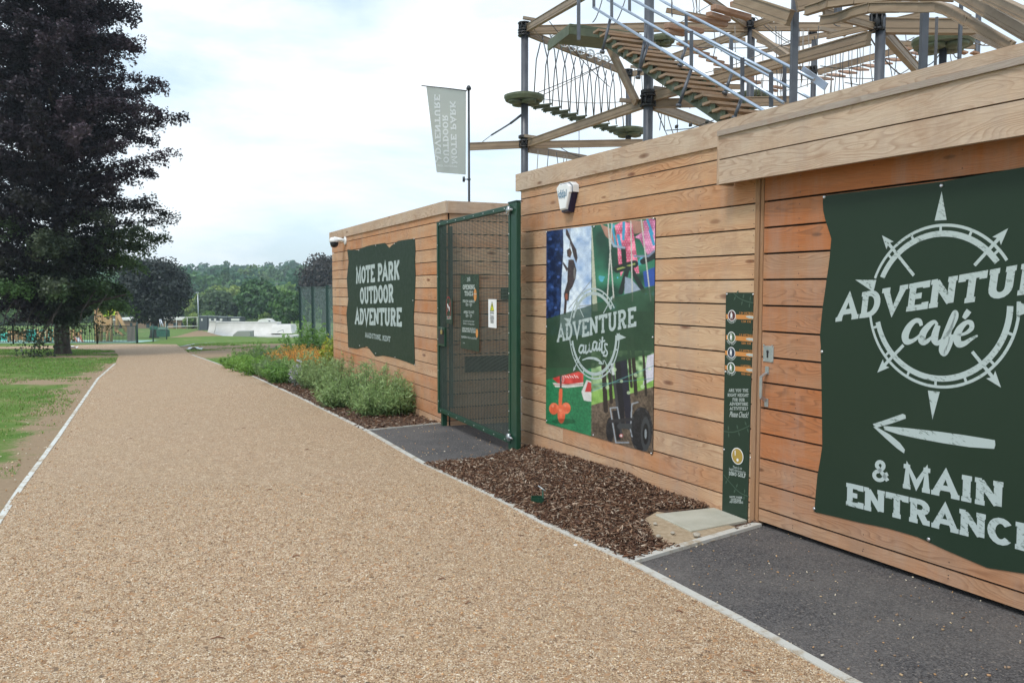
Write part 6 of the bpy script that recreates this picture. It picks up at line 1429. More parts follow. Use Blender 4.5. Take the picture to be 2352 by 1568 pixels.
part('trunk', beech_trunk, M['bark'], EB_)
# ---- other trees
make_tree('copper_beech', at_(351, 92), 9.2, 4.3, 4.3, (.018, .024, .020), (.050, .062, .050), 'rounded dark purple tree on a short trunk behind the playground tower', leaf=.17, nclump=260, per=85, seed=3, crown_lo=.16, tr=.42, matk='leafd', crad=1.2, cut=-.95)
make_tree('copper_beech', at_(742, 150), 13.5, 4.6, 4.6, (.03, .028, .025), (.08, .068, .055), 'purple brown tree showing above the tall green fence panels', leaf=.25, nclump=170, per=70, seed=4, tr=.4, matk='leafd')
def TY(cx, top, hw, Y, c1, c2, lab, seed, name='broadleaf_tree', **k):
    b = at_(cx, Y); h = P(cx, top, Y).z-b[2]; make_tree(name, b, h, hw/FPX*Y, hw/FPX*Y, c1, c2, lab, seed=seed, **k)
dg1, dg2 = (.035, .105, .028), (.10, .22, .05); mg1, mg2 = (.10, .21, .045), (.25, .40, .09); lg1, lg2 = (.15, .23, .05), (.33, .42, .11)
TY(592, 640, 46, 165, dg1, dg2, 'large domed dark green tree behind the white skate ramps', 21, leaf=.38, nclump=220, per=75, crown_lo=.05)
TY(497, 668, 46, 165, (.05, .10, .045), (.12, .19, .075), 'broad grey green tree behind the row of dark containers', 22, leaf=.38, nclump=170, per=60, crown_lo=.05)
TY(662, 668, 36, 140, dg1, (.12, .24, .05), 'green tree with a dark base left of the tall fence panels', 23, leaf=.33, nclump=150, per=60, crown_lo=.08)
TY(455, 672, 26, 185, lg1, lg2, 'yellow green tree beside the lamp post', 24, leaf=.4, nclump=90, per=60, crown_lo=.0)
TY(440, 720, 18, 150, mg1, lg2, 'low bright green bush at the foot of the lamp post', 25, 'bush', cat='bush', leaf=.3, nclump=50, per=60, crown_lo=.0)
TY(478, 716, 17, 150, mg1, mg2, 'small green tree right of the lamp post', 26, leaf=.3, nclump=50, per=60, crown_lo=.0)
TY(522, 728, 20, 145, lg1, lg2, 'bright low bush above the containers', 27, 'bush', cat='bush', leaf=.3, nclump=50, per=60, crown_lo=.0)
TY(607, 716, 14, 140, mg1, lg2, 'light green sapling in front of the domed tree', 28, leaf=.28, nclump=45, per=60, crown_lo=.0)
TY(555, 655, 48, 215, lg1, lg2, 'pale yellow green tree left of the domed tree', 29, leaf=.5, nclump=150, per=60, crown_lo=.0)
TY(500, 662, 40, 225, mg1, lg2, 'light green spreading tree at the foot of the wooded hill', 30, leaf=.5, nclump=120, per=60, crown_lo=.0)
TY(650, 652, 36, 230, mg1, mg2, 'mid green tree right of the domed tree on the valley floor', 31, leaf=.5, nclump=120, per=60, crown_lo=.0)
TY(705, 668, 34, 210, mg1, lg2, 'leafy green tree seen behind the first fence panel', 32, leaf=.5, nclump=120, per=60, crown_lo=.0)
TY(752, 690, 36, 200, dg1, mg2, 'green tree cut off by the end of the cabin', 33, leaf=.5, nclump=100, per=60, crown_lo=.0)
TY(395, 690, 50, 230, dg1, mg2, 'dark green tree half hidden by the rounded purple tree', 34, leaf=.5, nclump=110, per=60, crown_lo=.0)
TY(300, 650, 60, 220, dg1, mg2, 'dark green tree behind the playground tower and purple tree', 35, leaf=.5, nclump=140, per=60, crown_lo=.0)
TY(190, 690, 60, 200, dg1, mg2, 'dark tree glimpsed beneath the beech behind the slide', 36, leaf=.45, nclump=120, per=60, crown_lo=.0)
TY(70, 690, 70, 180, (.06, .10, .03), lg2, 'green tree at the far left behind the turquoise play area', 37, leaf=.45, nclump=140, per=60, crown_lo=.0)
TY(-40, 690, 70, 170, dg1, mg2, 'green tree just at the left edge behind the play fence', 38, leaf=.45, nclump=120, per=60, crown_lo=.0)
# ---- wooded hillside, a single far mass
rng = np.random.default_rng(5); V_, F_, C_ = [], [], []; o_ = 0
rows_ = [(250, 0), (280, 0), (310, 0), (340, 0), (372, 0), (405, 0), (440, 0), (478, 0), (518, 0), (560, 0), (605, 0), (640, 0)]
for Y0, _ in rows_:
    x = (-860)/FPX*Y0-20
    while x < (-100)/FPX*Y0+60:
        Y = Y0+rng.uniform(-10, 10); r = rng.uniform(3.8, 7.5)*(.8+Y0/1400); zt = zg(Y)+3*math.sin(x/90+1)*min(1, max(0, (Y-300)/200))+2*math.sin(x/37)*min(1, max(0, (Y-300)/200))
        n_c, per = 26, 26; p, nr, ci, nc = crown_pts(rng, (x, Y, zt+r*.8), r, r, r*rng.uniform(.85, 1.25), n_c, per, r*.36, shell=.8, cut=-.2)
        kind = rng.random(); c1 = np.array([.055, .150, .070]) if kind < .5 else (np.array([.085, .185, .058]) if kind < .85 else np.array([.15, .25, .075])); f = rng.random(nc)[ci][:, None]
        col = c1*(.65+.8*f)*(.85+.3*rng.random((len(ci), 1))); s = r*.13*(.7+.6*rng.random(len(ci))); v, fc, cv = quads(p, s, s*.7, nr, rng, col); V_.append(v); F_.append(fc+o_); C_.append(cv); o_ += len(v)
        x += r*1.35
o = np_mesh('hillside_wood', np.concatenate(V_), np.concatenate(F_), M['leaf'], None, np.concatenate(C_)); tagm(o, 'dense mixed green woodland covering the far hillside', 'woodland', kind='stuff')
# ------------------------------------------------------------------ flower bed plants
def plant(name, c, r, h, col1, col2, label, group=None, n=1400, leaf=.03, seed=1, spiky=.0, cat='plant', stems=26, flower=None):
    rng = np.random.default_rng(seed); z0 = zg(c[1]); e = empty(name, (c[0], c[1], z0), label, cat, group); mb_ = MB(); P_, N_, Cc = [], [], []
    for k in range(stems):
        an = rng.random()*6.28; rr_ = r*math.sqrt(rng.random()); H = h*(1.05-.35*(rr_/r)**2)*rng.uniform(.55, 1.2); lean = np.array([math.cos(an)*rr_, math.sin(an)*rr_, 0])
        b0 = np.array([c[0], c[1], z0])+lean*.45; b1 = b0+lean*.7+np.array([0, 0, H]); mb_.tube([Vector(b0), Vector((b0+b1)/2+lean*.05), Vector(b1)], [.005, .004, .002], 4)
        t = rng.random(n//stems)**.7; p = b0+(b1-b0)*t[:, None]+rng.normal(size=(len(t), 3))*np.array([.055, .055, .035])*(1.25-.8*t[:, None]); P_.append(p)
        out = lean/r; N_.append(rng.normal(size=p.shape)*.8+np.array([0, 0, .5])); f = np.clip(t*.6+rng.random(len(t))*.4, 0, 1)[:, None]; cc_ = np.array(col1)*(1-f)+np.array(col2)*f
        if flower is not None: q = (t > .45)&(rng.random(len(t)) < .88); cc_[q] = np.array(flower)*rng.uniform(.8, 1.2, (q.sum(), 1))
        Cc.append(cc_*rng.uniform(.8, 1.2, (len(t), 1)))
    p = np.concatenate(P_); nr = np.concatenate(N_); cl = np.concatenate(Cc); s = leaf*rng.uniform(.7, 1.5, len(p))
    if spiky:
        u = unit(rng.normal(size=p.shape)*np.array([.8, .8, .35])+np.array([0, 0, .55])); w_ = unit(np.cross(u, rng.normal(size=p.shape))); L1 = (s*1.5)[:, None]; W1_ = (s*.19)[:, None]
        v = np.stack([p-u*L1*.6, p-w_*W1_, p+u*L1, p+w_*W1_], 1).reshape(-1, 3); f = np.arange(len(p)*4).reshape(-1, 4); cv = np.repeat(cl, 4, 0)
    else: v, f, cv = quads(p, s, s*.4, nr, rng, cl)
    np_mesh('foliage', v, f, M['leaf'], e, cv); mb_.build('stems', M['stem'], e); return e
M['stem'] = mat('plant_stem', (.10, .13, .06), .7)
g1c, g2c = (.09, .18, .05), (.38, .52, .21)
bush = [((1310, 925), .62, .85, 'grey green bushy plant in the middle of the flower bed'), ((1440, 930), .0, 0, '')]
PL = [(768, 905, .62, .72, 'silvery green plant right at the cabin corner'), (735, 893, .55, .66, 'fuller grey green plant left of the cabin corner'), (700, 880, .50, .62, 'grey green plant behind the pale flower spike'), (806, 925, .60, .68, 'broad silvery plant below the left edge of the park sign'),
      (845, 935, .60, .68, 'tall feathery silvery plant below the middle of the park sign'), (885, 945, .55, .62, 'tall wispy plant below the right half of the park sign'), (925, 952, .45, .50, 'wispy grey green plant nearest the gate'), (862, 955, .42, .45, 'low dark leafed plant at the front of the bed near the gate'), (780, 935, .42, .48, 'low silvery plant at the front edge of the bed')]
for i, (x, y, r, h, lab) in enumerate(PL):
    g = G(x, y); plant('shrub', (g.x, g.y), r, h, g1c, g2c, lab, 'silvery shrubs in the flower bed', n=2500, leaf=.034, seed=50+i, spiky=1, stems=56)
PL2 = [(655, 880, .5, 0.49, (.08, .18, .04), (.24, .42, .10), 'bright green upright plant left of the silvery shrubs'), (630, 868, .5, 0.48, (.09, .17, .06), (.26, .38, .15), 'soft green plant in the middle of the planted verge'), (600, 862, .55, 0.40, (.09, .22, .03), (.26, .44, .08), 'vivid green leafy plant near the path edging'),
       (570, 853, .55, 0.40, (.09, .22, .03), (.28, .46, .09), 'vivid green clump farther along the verge'), (545, 845, .5, 0.34, (.09, .22, .03), (.28, .46, .10), 'vivid green clump at the far end of the verge'), (585, 838, .7, 0.60, (.09, .20, .04), (.26, .40, .11), 'tall light green weed standing at the back of the verge'),
       (625, 838, .9, 0.44, (.10, .16, .08), (.24, .32, .19), 'grey green patch of low plants behind the verge'), (660, 838, .9, 0.48, (.08, .17, .04), (.22, .34, .12), 'green patch of plants left of the orange clump')]
for i, (x, y, r, h, c1, c2, lab) in enumerate(PL2):
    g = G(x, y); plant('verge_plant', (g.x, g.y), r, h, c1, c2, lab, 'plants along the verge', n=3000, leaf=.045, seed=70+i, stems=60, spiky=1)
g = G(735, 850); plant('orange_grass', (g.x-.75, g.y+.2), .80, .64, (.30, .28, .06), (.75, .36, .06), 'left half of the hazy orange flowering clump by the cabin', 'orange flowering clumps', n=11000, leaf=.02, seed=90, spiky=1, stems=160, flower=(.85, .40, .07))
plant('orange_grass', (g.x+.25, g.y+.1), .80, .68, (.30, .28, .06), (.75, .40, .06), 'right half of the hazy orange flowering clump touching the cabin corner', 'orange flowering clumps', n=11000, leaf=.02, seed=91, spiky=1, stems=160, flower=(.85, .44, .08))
g = G(760, 858); plant('yellow_plant', (g.x, g.y), .35, .95, (.12, .20, .02), (.45, .48, .05), 'yellow green upright plant against the cabin corner', n=1500, leaf=.04, seed=92, stems=24)
for i, (x, y, h, lab) in enumerate(((690, 826, 1.2, 'weedy sapling growing at the first tall fence post'), (717, 826, 1.4, 'weedy sapling growing at the second tall fence post'), (742, 826, 1.1, 'weedy sapling between the fence panels near the cabin'), (668, 822, .7, 'low weed left of the fence'))):
    g = G(x, y); plant('weed', (g.x, g.y), .55, h, (.08, .18, .04), (.22, .38, .10), lab, 'weeds by the tall fence', n=520, leaf=.06, seed=95+i, stems=18)
g = G(684, 889); plant('flower_spike', (g.x, g.y), .14, .55, (.08, .13, .06), (.5, .5, .55), 'single pale lilac flower spike at the path side', n=240, leaf=.03, seed=99, stems=5, flower=(.55, .52, .62))
g = G(596, 832); 
# ------------------------------------------------------------------ grass blades on the verge (uncountable)
rng = np.random.default_rng(21)
def grass(name, n_, xr, yr, hb, label, keep):
    X = rng.uniform(*xr, n_); Y = rng.uniform(yr[0]**.5, yr[1]**.5, n_)**2; k = keep(X, Y); X, Y = X[k], Y[k]; n_ = len(X); h = hb*rng.uniform(.4, 1.2, n_)*(.7+Y/40); an = rng.random(n_)*6.28; w = .004+.0006*Y
    Z = np.interp(Y, ZY, ZZ); dx = np.cos(an)*w; dy = np.sin(an)*w; lx = rng.normal(size=n_)*h*.4; ly = rng.normal(size=n_)*h*.4
    v = np.stack([np.stack([X-dx, Y-dy, Z-.01], -1), np.stack([X+dx, Y+dy, Z-.01], -1), np.stack([X+lx, Y+ly, Z+h], -1)], 1).reshape(-1, 3); f = np.arange(3*n_).reshape(-1, 3)
    t = rng.random((n_, 1)); col = np.array([.10, .24, .035])*(1-t)+np.array([.27, .40, .09])*t; dry = rng.random(n_) < .12; col[dry] = np.array([.30, .25, .12])*rng.uniform(.7, 1.1, (dry.sum(), 1))
    o = np_mesh(name, v, f, M['leaf'], None, np.repeat(col, 3, 0)); tagm(o, label, 'grass', kind='stuff')
Larr = [tuple(p) for p in Lp2]
def fbm(X, Y, s):
    r_ = np.zeros_like(X)
    for i, (a, b, c, w) in enumerate(((1.0, .7, .3, 1), (.6, -1.1, 1.7, .9), (2.1, 1.3, 2.2, .6), (-1.7, 2.6, .9, .5), (4.1, -3.3, .2, .35), (5.3, 4.7, 1.1, .3))): r_ += w*np.sin(a*s*X+b*s*Y+c+1.3*np.sin(b*s*.7*X-a*s*.6*Y))
    return r_
def left_keep(X, Y):
    lx = np.interp(Y, [p[1] for p in Larr][::-1], [p[0] for p in Larr][::-1]); d = lx-X
    k = (d > .15)&~inpoly(X, Y, path_xy)
    patch = fbm(X, Y*1.5, 1.1)-.2*np.clip(.7-d, 0, 2)*2.8-dirt_at(X, Y)*1.2
    return k&(patch > -.9)
grass('grass', 300000, (-32, -1.5), (5, 38), .032, 'patchy worn green grass left of the path', left_keep)
bed2p = bed2
def right_keep(X, Y):
    rx = np.interp(Y, [p.y for p in Rp2][::-1], [p.x for p in Rp2][::-1]); return (X > rx+.6)&(X < rx+14)&~inpoly(X, Y, path_xy)&~inpoly(X, Y, bed2p)&(fbm(X, Y, .5)-dirt_at(X, Y)*1.5 > -.4)
grass('grass', 70000, (-20, 2), (21, 60), .035, 'rough grass around the dirt patch beyond the flower bed', right_keep)
# ------------------------------------------------------------------ bark chips, loose gravel, twigs
WLN = [tuple(W1.pt(1.75, 0, .12).to_2d()), tuple(W1.pt(3.4, 0, .12).to_2d())]
def bank(X, Y): return near_line(np.asarray(X, float), np.asarray(Y, float), WLN, .6)*.08
def chips(name, poly_, n_, label, size=(.012, .045), seed=3, cols=None, lift=.028, keep=None, thin=.25, wr=(.12, .32)):
    rng = np.random.default_rng(seed); xs_ = [p[0] for p in poly_]; ys_ = [p[1] for p in poly_]; X = rng.uniform(min(xs_), max(xs_), n_*3); Y = rng.uniform(min(ys_), max(ys_), n_*3); k = inpoly(X, Y, poly_)
    if keep is not None: k &= keep(X, Y)
    X, Y = X[k][:n_], Y[k][:n_]; n_ = len(X); Z = np.interp(Y, ZY, ZZ)+.012+rng.random(n_)*lift+bank(X, Y)
    L_ = rng.uniform(*size, n_)[:, None]*rng.uniform(.6, 1.3, (n_, 1)); a = unit(rng.normal(size=(n_, 3))*np.array([1, 1, .34])); b = unit(np.cross(a, rng.normal(size=(n_, 3))*.5+np.array([0, 0, 1]))); c = np.cross(a, b)
    a_, b_, c_ = a*L_, b*L_*rng.uniform(*wr, (n_, 1)), c*L_*thin*.5; o_ = np.stack([X, Y, Z], -1)
    cs_ = [o_+sx*a_+sy*b_+sz*c_ for sz in (-1, 1) for sx, sy in ((-1, -.6), (1, -.8), (.85, 1), (-.9, .7))]; v = np.stack(cs_, 1).reshape(-1, 3)
    q = np.array([[0, 3, 2, 1], [4, 5, 6, 7], [0, 1, 5, 4], [1, 2, 6, 5], [2, 3, 7, 6], [3, 0, 4, 7]]); f = (np.arange(n_)[:, None, None]*8+q[None]).reshape(-1, 4)
    cols = np.array(cols); pick = cols[rng.integers(0, len(cols), n_)]*rng.uniform(.7, 1.3, (n_, 1)); o = np_mesh(name, v, f, M['chip'], None, np.repeat(pick, 8, 0)); tagm(o, label, cat_, kind='stuff'); return o
def chipmat():
    def b(nt, bs):
        n = N(nt); a = n('ShaderNodeVertexColor', layer_name='Col'); n.link(a.outputs['Color'], bs.inputs['Base Color'])
    return mat('loose_bits', (.1, .07, .05), .9, spec=.2, build=b)
M['chip'] = chipmat(); cat_ = 'bark chips'
cb = [(.055, .030, .020), (.10, .050, .031), (.14, .075, .046), (.18, .105, .067), (.075, .040, .028), (.23, .145, .095), (.31, .22, .16), (.13, .064, .038), (.40, .32, .25), (.09, .05, .035)]
sand_xy = [w2(G(*q)) for q in ((1480, 1190), (1510, 1174), (1640, 1168), (1725, 1203), (1640, 1248), (1560, 1264), (1500, 1240))]
chips('bark_chips', bed1, 34000, 'brown shredded bark mulch in front of the poster wall', (.006, .026), 3, cb, keep=lambda X, Y: ~inpoly(X, Y, sand_xy) & (near_line(X, Y, [(sand_xy[0][0], sand_xy[0][1]), (sand_xy[3][0], sand_xy[3][1])], .5)*.5 < RNG.random(X.shape)))
chips('bark_chips', bed2, 15000, 'brown bark mulch under the flower bed plants', (.010, .036), 4, cb)
cat_ = 'gravel'
cg = [(.50, .36, .22), (.60, .48, .32), (.40, .24, .13), (.65, .58, .46), (.28, .20, .14), (.55, .33, .17)]
chips('loose_gravel', ap1, 900, 'loose stones scattered on the tarmac by the door', (.0025, .0065), 5, cg, .001, thin=.9, wr=(.6, .9))
chips('loose_gravel', ap2, 500, 'loose stones scattered on the tarmac under the gate', (.003, .008), 6, cg, .001, thin=.9, wr=(.6, .9))
spillp = [tuple(p) for p in (g3.to_2d(), G(1120, 1110).to_2d(), G(1150, 1085).to_2d(), G(1010, 1062).to_2d())]
nearR = lambda w: (lambda X, Y: near_line(X, Y, [tuple(p) for p in Rp2], w) > RNG.random(X.shape)*.9)
chips('loose_gravel', path_xy[:len(Rp2)]+[(p[0]+.9, p[1]) for p in path_xy[:len(Rp2)]][::-1], 5000, 'gravel kicked over the right hand path edging', (.003, .008), 7, cg, .012, nearR(.45), thin=.9, wr=(.6, .9))
chips('loose_gravel', [(p.x-1.2, p.y) for p in Lp2]+[(p.x+.2, p.y) for p in Lp2][::-1], 9000, 'gravel spread onto the verge left of the path', (.004, .009), 8, cg, .006, lambda X, Y: near_line(X, Y, Larr, .9) > RNG.random(X.shape), thin=.9, wr=(.6, .9))
nearp = [(-4.2, 1.2), (3.2, 1.2), (1.2, 5.2), (-.6, 7.5), (-4.6, 7.5)]
chips('loose_gravel', nearp, 30000, 'loose golden grit lying over the near part of the path', (.0022, .0052), 9, cg, .003, lambda X, Y: inpoly(X, Y, path_xy), thin=.9, wr=(.6, .9))
cat_ = 'debris'
chips('path_debris', nearp[:2]+[(1.2, 5.2), (-3.0, 22), (-13, 38), (-17, 38), (-9, 20), (-5, 7.5)], 420, 'scattered brown bark flakes and dead leaf bits on the path', (.004, .016), 12, [(.10, .055, .03), (.18, .09, .045), (.07, .045, .03), (.24, .15, .08)], .004, lambda X, Y: inpoly(X, Y, path_xy))
chips('path_debris', [(p.x-.9, p.y) for p in Rp2]+[(p.x+.05, p.y) for p in Rp2][::-1], 1300, 'bark flakes spilled from the mulch beds onto the path edge', (.004, .018), 13, cb, .004, lambda X, Y: near_line(X, Y, [tuple(p) for p in Rp2], .8)**2 > RNG.random(X.shape))
chips('path_debris', ap1, 60, 'bark flakes on the dark tarmac', (.004, .014), 14, cb, .003)
M['twig'] = noisy((.16, .07, .035), (.26, .13, .07), 30)
for i, (x, y, L_, an) in enumerate(((500, 1472, .075, .1), (1075, 1390, .035, .5), (680, 1282, .05, .3), (1560, 1410, .04, 2.8), (620, 1128, .05, .1), (705, 1035, .05, .2), (1015, 1335, .05, .05), (1720, 1550, .06, 2.6), (300, 1010, .06, 0), (560, 985, .05, .1))):
    g = G(x, y); d = Vector((math.cos(an), math.sin(an), 0))*L_
    mb = MB(); mb.tube([g-d*.5+Vector((0, 0, .014)), g+Vector((0, .006, .022)), g+d*.5+Vector((0, 0, .016))], [.003, .0045, .002], 6)
    lab = ['reddish twig low in the foreground of the path', 'short twig right of the path centre foreground', 'small brown twig in the middle of the path', 'bark splinter near the lower path edging', 'brown twig in the middle distance of the path', 'thin twig halfway up the path near the bed', 'dark splinter lying below the mulch bed', 'pale splinter at the bottom edge beside the edging', 'thin dark twig at left of the path', 'small dark twig farther up the path'][i]
    tagm(mb.build('twig', M['twig']), lab, 'twig', 'twigs lying on the path')
# ------------------------------------------------------------------ concrete slab, green fixing, litter
sq = [G(*q) for q in ((1505, 1187), (1640, 1172), (1716, 1201), (1588, 1226))]
zt_ = .035
def slab(m):
    lo = [Vector((p.x, p.y, .0)) for p in sq]; hi = [Vector((p.x, p.y, .026)) for p in sq]; m.hexa([lo[3], lo[2], lo[1], lo[0], hi[3], hi[2], hi[1], hi[0]])
mb = MB(); slab(mb); tagm(mb.build('concrete_slab', M['slab'], bevel=.004), 'flat pale concrete slab lying by the height board', 'slab')
sp = [w2(G(*q)) for q in ((1480, 1195), (1510, 1178), (1700, 1215), (1640, 1245), (1560, 1262), (1500, 1240))]
M['sand'] = noisy((.30, .23, .15), (.42, .34, .24), 25, 8, bump=.5); sheet('sand_patch', sp, M['sand'], .014)
rs = random.Random(3)
for i, (x, y, r_, lab) in enumerate(((1476, 1205, .02, 'pale stone left of the concrete slab'), (1600, 1238, .028, 'flat stone in front of the concrete slab'), (1512, 1240, .02, 'small stone near the front corner of the slab'), (1130, 1062, .03, 'round grey stone beside the gate post'), (1505, 1210, .016, 'tiny stone left edge of the sand'), (1545, 1232, .018, 'grey pebble on the sand patch'), (1628, 1140, .02, 'white stone at the foot of the wall'), (1060, 1068, .02, 'white pebble on the near gate edging'), (1420, 1180, .014, 'white fleck of stone in the mulch'), (1335, 1105, .014, 'small white stone near the poster corner'))):
    g = G(x, y); bm = bmesh.new(); bmesh.ops.create_icosphere(bm, subdivisions=2, radius=r_)
    for v in bm.verts: v.co *= 1+rs.uniform(-.14, .14); v.co.z *= .6; v.co += Vector((g.x, g.y, g.z+r_*.5+.02))
    me = bpy.data.meshes.new('stone'); bm.to_mesh(me); bm.free(); me.materials.append(M['stone']); o = bpy.data.objects.new('stone', me); COL.objects.link(o); tagm(o, lab, 'stone', 'stones around the mulch bed')
g = G(1245, 1160); bxs = Vector((g.x, g.y, g.z))
eC = empty('ground_fixing', bxs, 'small dark green metal clamp box sticking out of the bark mulch', 'ground box')
part('box', lambda m: (m.box(bxs+Vector((-.045, 0, .03)), .09, .07, .008), m.box(bxs+Vector((-.045, -.033, .05)), .09, .006, .045), m.box(bxs+Vector((-.045, .033, .05)), .09, .006, .045), m.box(bxs+Vector((-.088, 0, .05)), .006, .06, .045)), M['ggreen'], eC)
part('upright', lambda m: m.hexa([bxs+Vector(q) for q in ((.0, -.03, 0), (.012, -.03, 0), (.012, .04, 0), (0, .04, 0), (.0, -.03, .07), (.012, -.03, .07), (.012, .04, .12), (0, .04, .12))]), M['ggreen'], eC)
part('bolt', lambda m: m.tube([bxs+Vector((-.03, .06, .15)), bxs+Vector((.03, .02, .115))], .006, 6), M['steel'], eC)
def litter(name, x, y, sz, c, lab):
    g = G(x, y); mb = MB(); z0 = g.z+.015; nn = 5; rr_ = random.Random(int(x)); hp = {}
    for i in range(nn):
        for j in range(nn): hp[i, j] = Vector((g.x+(i/(nn-1)-.5)*sz*1.6, g.y+(j/(nn-1)-.5)*sz, z0+rr_.uniform(0, sz*.35)))
    for i in range(nn-1):
        for j in range(nn-1): mb.face([hp[i, j], hp[i+1, j], hp[i+1, j+1], hp[i, j+1]])
    tagm(mb.build(name, mat('litter_paper', c, .5)), lab, 'litter')
litter('crumpled_paper', 164, 800, .32, (.75, .75, .78), 'crumpled white litter on the grass right of the beech trunk'); litter('crumpled_paper', 449, 803, .42, (.7, .75, .78), 'crumpled white litter on the grass right of the path bend')
g = G(1322, 1256); mb = MB(); mb.box(g+Vector((0, 0, .016)), .024, .010, .008, (Vector((.9, -.3, 0)).normalized(), Vector((.3, .9, 0)).normalized(), Vector((0, 0, 1)))); tagm(mb.build('cigarette_end', M['white']), 'white cigarette end beside the path edging', 'litter')
# ------------------------------------------------------------------ tall fence beyond the cabin
ef = empty('mesh_fence', at_(720, 38), 'tall grey green mesh fence panels with three dark posts left of the cabin', 'fence')
fp = [(690, 43.5), (719, 39.5), (753, 35.5), (793, 31.8)]
fpt = [Vector((P(x, 661, Y).x, Y, 0)) for x, Y in fp]; ztf = EYE+.05
for k, p in enumerate(fpt): part('post', lambda m: (m.box((p.x, p.y, (zg(p.y)-.3+ztf+.03*k)/2), .17, .10, ztf+.03*k-zg(p.y)+.3), m.box((p.x, p.y, ztf+.03*k+.01), .14, .1, .02)), M['gpost'], ef)
def fmesh_mat():
    def b(nt, bs):
        n = N(nt); t = n('ShaderNodeBsdfTransparent'); mx = n('ShaderNodeMixShader', {0: .44}); bs.inputs['Base Color'].default_value = (.17, .27, .26, 1); bs.inputs['Roughness'].default_value = .6
        n.link(t.outputs[0], mx.inputs[1]); n.link(bs.outputs[0], mx.inputs[2]); n.link(mx.outputs[0], nt.nodes['Material Output'].inputs['Surface'])
    return mat('fine_mesh', (.09, .15, .13), .6, build=b)
M['fmesh'] = fmesh_mat()
for a, b in zip(fpt[:-1], fpt[1:]):
    def pan(m):
        za, zb_ = zg(a.y)-.1, zg(b.y)-.1; d = (b-a).normalized()*.07
        m.face([(a.x+d.x, a.y+d.y, za), (b.x-d.x, b.y-d.y, zb_), (b.x-d.x, b.y-d.y, ztf), (a.x+d.x, a.y+d.y, ztf)])
    part('mesh_panel', pan, M['fmesh'], ef)
    part('top_rail', lambda m: m.beam(a+Vector((0, 0, ztf)), b+Vector((0, 0, ztf)), .05, .05), M['gpost'], ef)
# ------------------------------------------------------------------ skate ramps
YR = 100.; cR = lambda q: (411.6+q[0]/5.714, 588+q[1]/5.714)
def profile_ramp(name, xa, xb, ytop, ybot, Y, depth, label, m_='ramp', steps=12):
    a = P(xa, ybot, Y); b = P(xb, ybot, Y); zt = P(xa, ytop, Y).z; zb_ = a.z; H = zt-zb_; e = empty(name, (a.x, Y, zb_), label, 'skate ramp')
    def f(m):
        R_ = depth; prev = None
        for k in range(steps+1):
            t = k/steps; y = Y-depth+depth*math.sin(t*math.pi/2); z = zt-H*math.cos(t*math.pi/2) if False else zb_+H*(1-math.cos(t*math.pi/2)); cur = (y, z)
            if prev: 
                (y0, z0), (y1, z1) = prev, cur; m.face([(a.x, y0, z0), (b.x, y0, z0), (b.x, y1, z1), (a.x, y1, z1)]); m.face([(a.x, y0, zb_-.3), (a.x, y0, z0), (a.x, y1, z1), (a.x, y1, zb_-.3)]); m.face([(b.x, y0, zb_-.3), (b.x, y1, zb_-.3), (b.x, y1, z1), (b.x, y0, z0)])
            prev = cur
        m.box(((a.x+b.x)/2, Y+1.0, (zb_+zt)/2-.15), abs(b.x-a.x), 2.0, H+.3-.01)
    part('ramp', f, M[m_], e); part('coping', lambda m: m.tube([(a.x, Y, zt+.02), (b.x, Y, zt+.02)], .06, 8), M['whitepaint'], e); return e
profile_ramp('quarter_pipe', 497.5, 636, 740, 768, YR, 1.7, 'long white concrete quarter pipe wall in the skate park')
profile_ramp('quarter_pipe', 481, 496.5, 738.5, 768, YR+1, 1.7, 'narrow white quarter pipe section at the left end of the skate park')
a, b = P(629, 764, YR), P(684, 764, YR); zt = P(640, 745.5, YR).z; e = empty('bank_ramp', a, 'low white sloping bank ramp at the right end of the skate park', 'skate ramp')
def bank(m):
    x0 = P(628, 764, YR).x; x1 = P(669, 764, YR).x; x2 = P(678, 764, YR).x; z0 = a.z; m.hexa([(x0, YR-1.5, z0), (x2, YR-1.5, z0), (x2, YR+2, z0), (x0, YR+2, z0), (x0, YR-.3, zt), (x1, YR-.3, zt), (x1, YR+2, zt), (x0, YR+2, zt)])
part('ramp', bank, M['ramp'], e)
part('grind_rail', lambda m: (m.tube([P(637, 762, YR-2.2), P(651, 757, YR-2.2), P(651, 763, YR-2.2)], .05, 6),), M['ramp_d'], e)
mb = MB(); x0 = P(500, 770, YR-2).x; x1 = P(686, 766, YR-2).x; zf_ = P(600, 769.5, YR-2).z; mb.hexa([(x0+1, YR-5, zf_-.5), (x1-.4, YR-3.4, zf_-.5), (x1, YR, zf_-.5), (x0, YR, zf_-.5), (x0+1, YR-5, zf_), (x1-.4, YR-3.4, zf_), (x1, YR, zf_), (x0, YR, zf_)]); o = mb.build('skate_park_floor', M['ramp']); o['kind'] = 'structure'
q = [P(*cR(v), YR-6) for v in ((705, 1095), (705, 1035), (765, 985), (925, 990), (925, 1050), (820, 1075))]
e = empty('ramp_box', q[0], 'small grey funbox in front of the white quarter pipe', 'skate ramp')
def fun(m):
    z0 = q[0].z-.5; x0, x1, x2 = q[0].x, q[2].x, q[3].x; zt = q[2].z; zl_ = q[1].z; Ya, Yb = YR-6, YR-4.4
    out = [(x0, z0), (x2, z0), (x2, zt), (x1, zt), (x0, zl_)]
    for i in range(5):
        (a0, b0), (a1, b1) = out[i], out[(i+1) % 5]; m.face([(a0, Ya, b0), (a1, Ya, b1), (a1, Yb, b1), (a0, Yb, b0)][::-1])
    m.face([(x_, Ya, z_) for x_, z_ in out]); m.face([(x_, Yb, z_) for x_, z_ in out][::-1])
part('box', fun, M['ramp_d'], e)
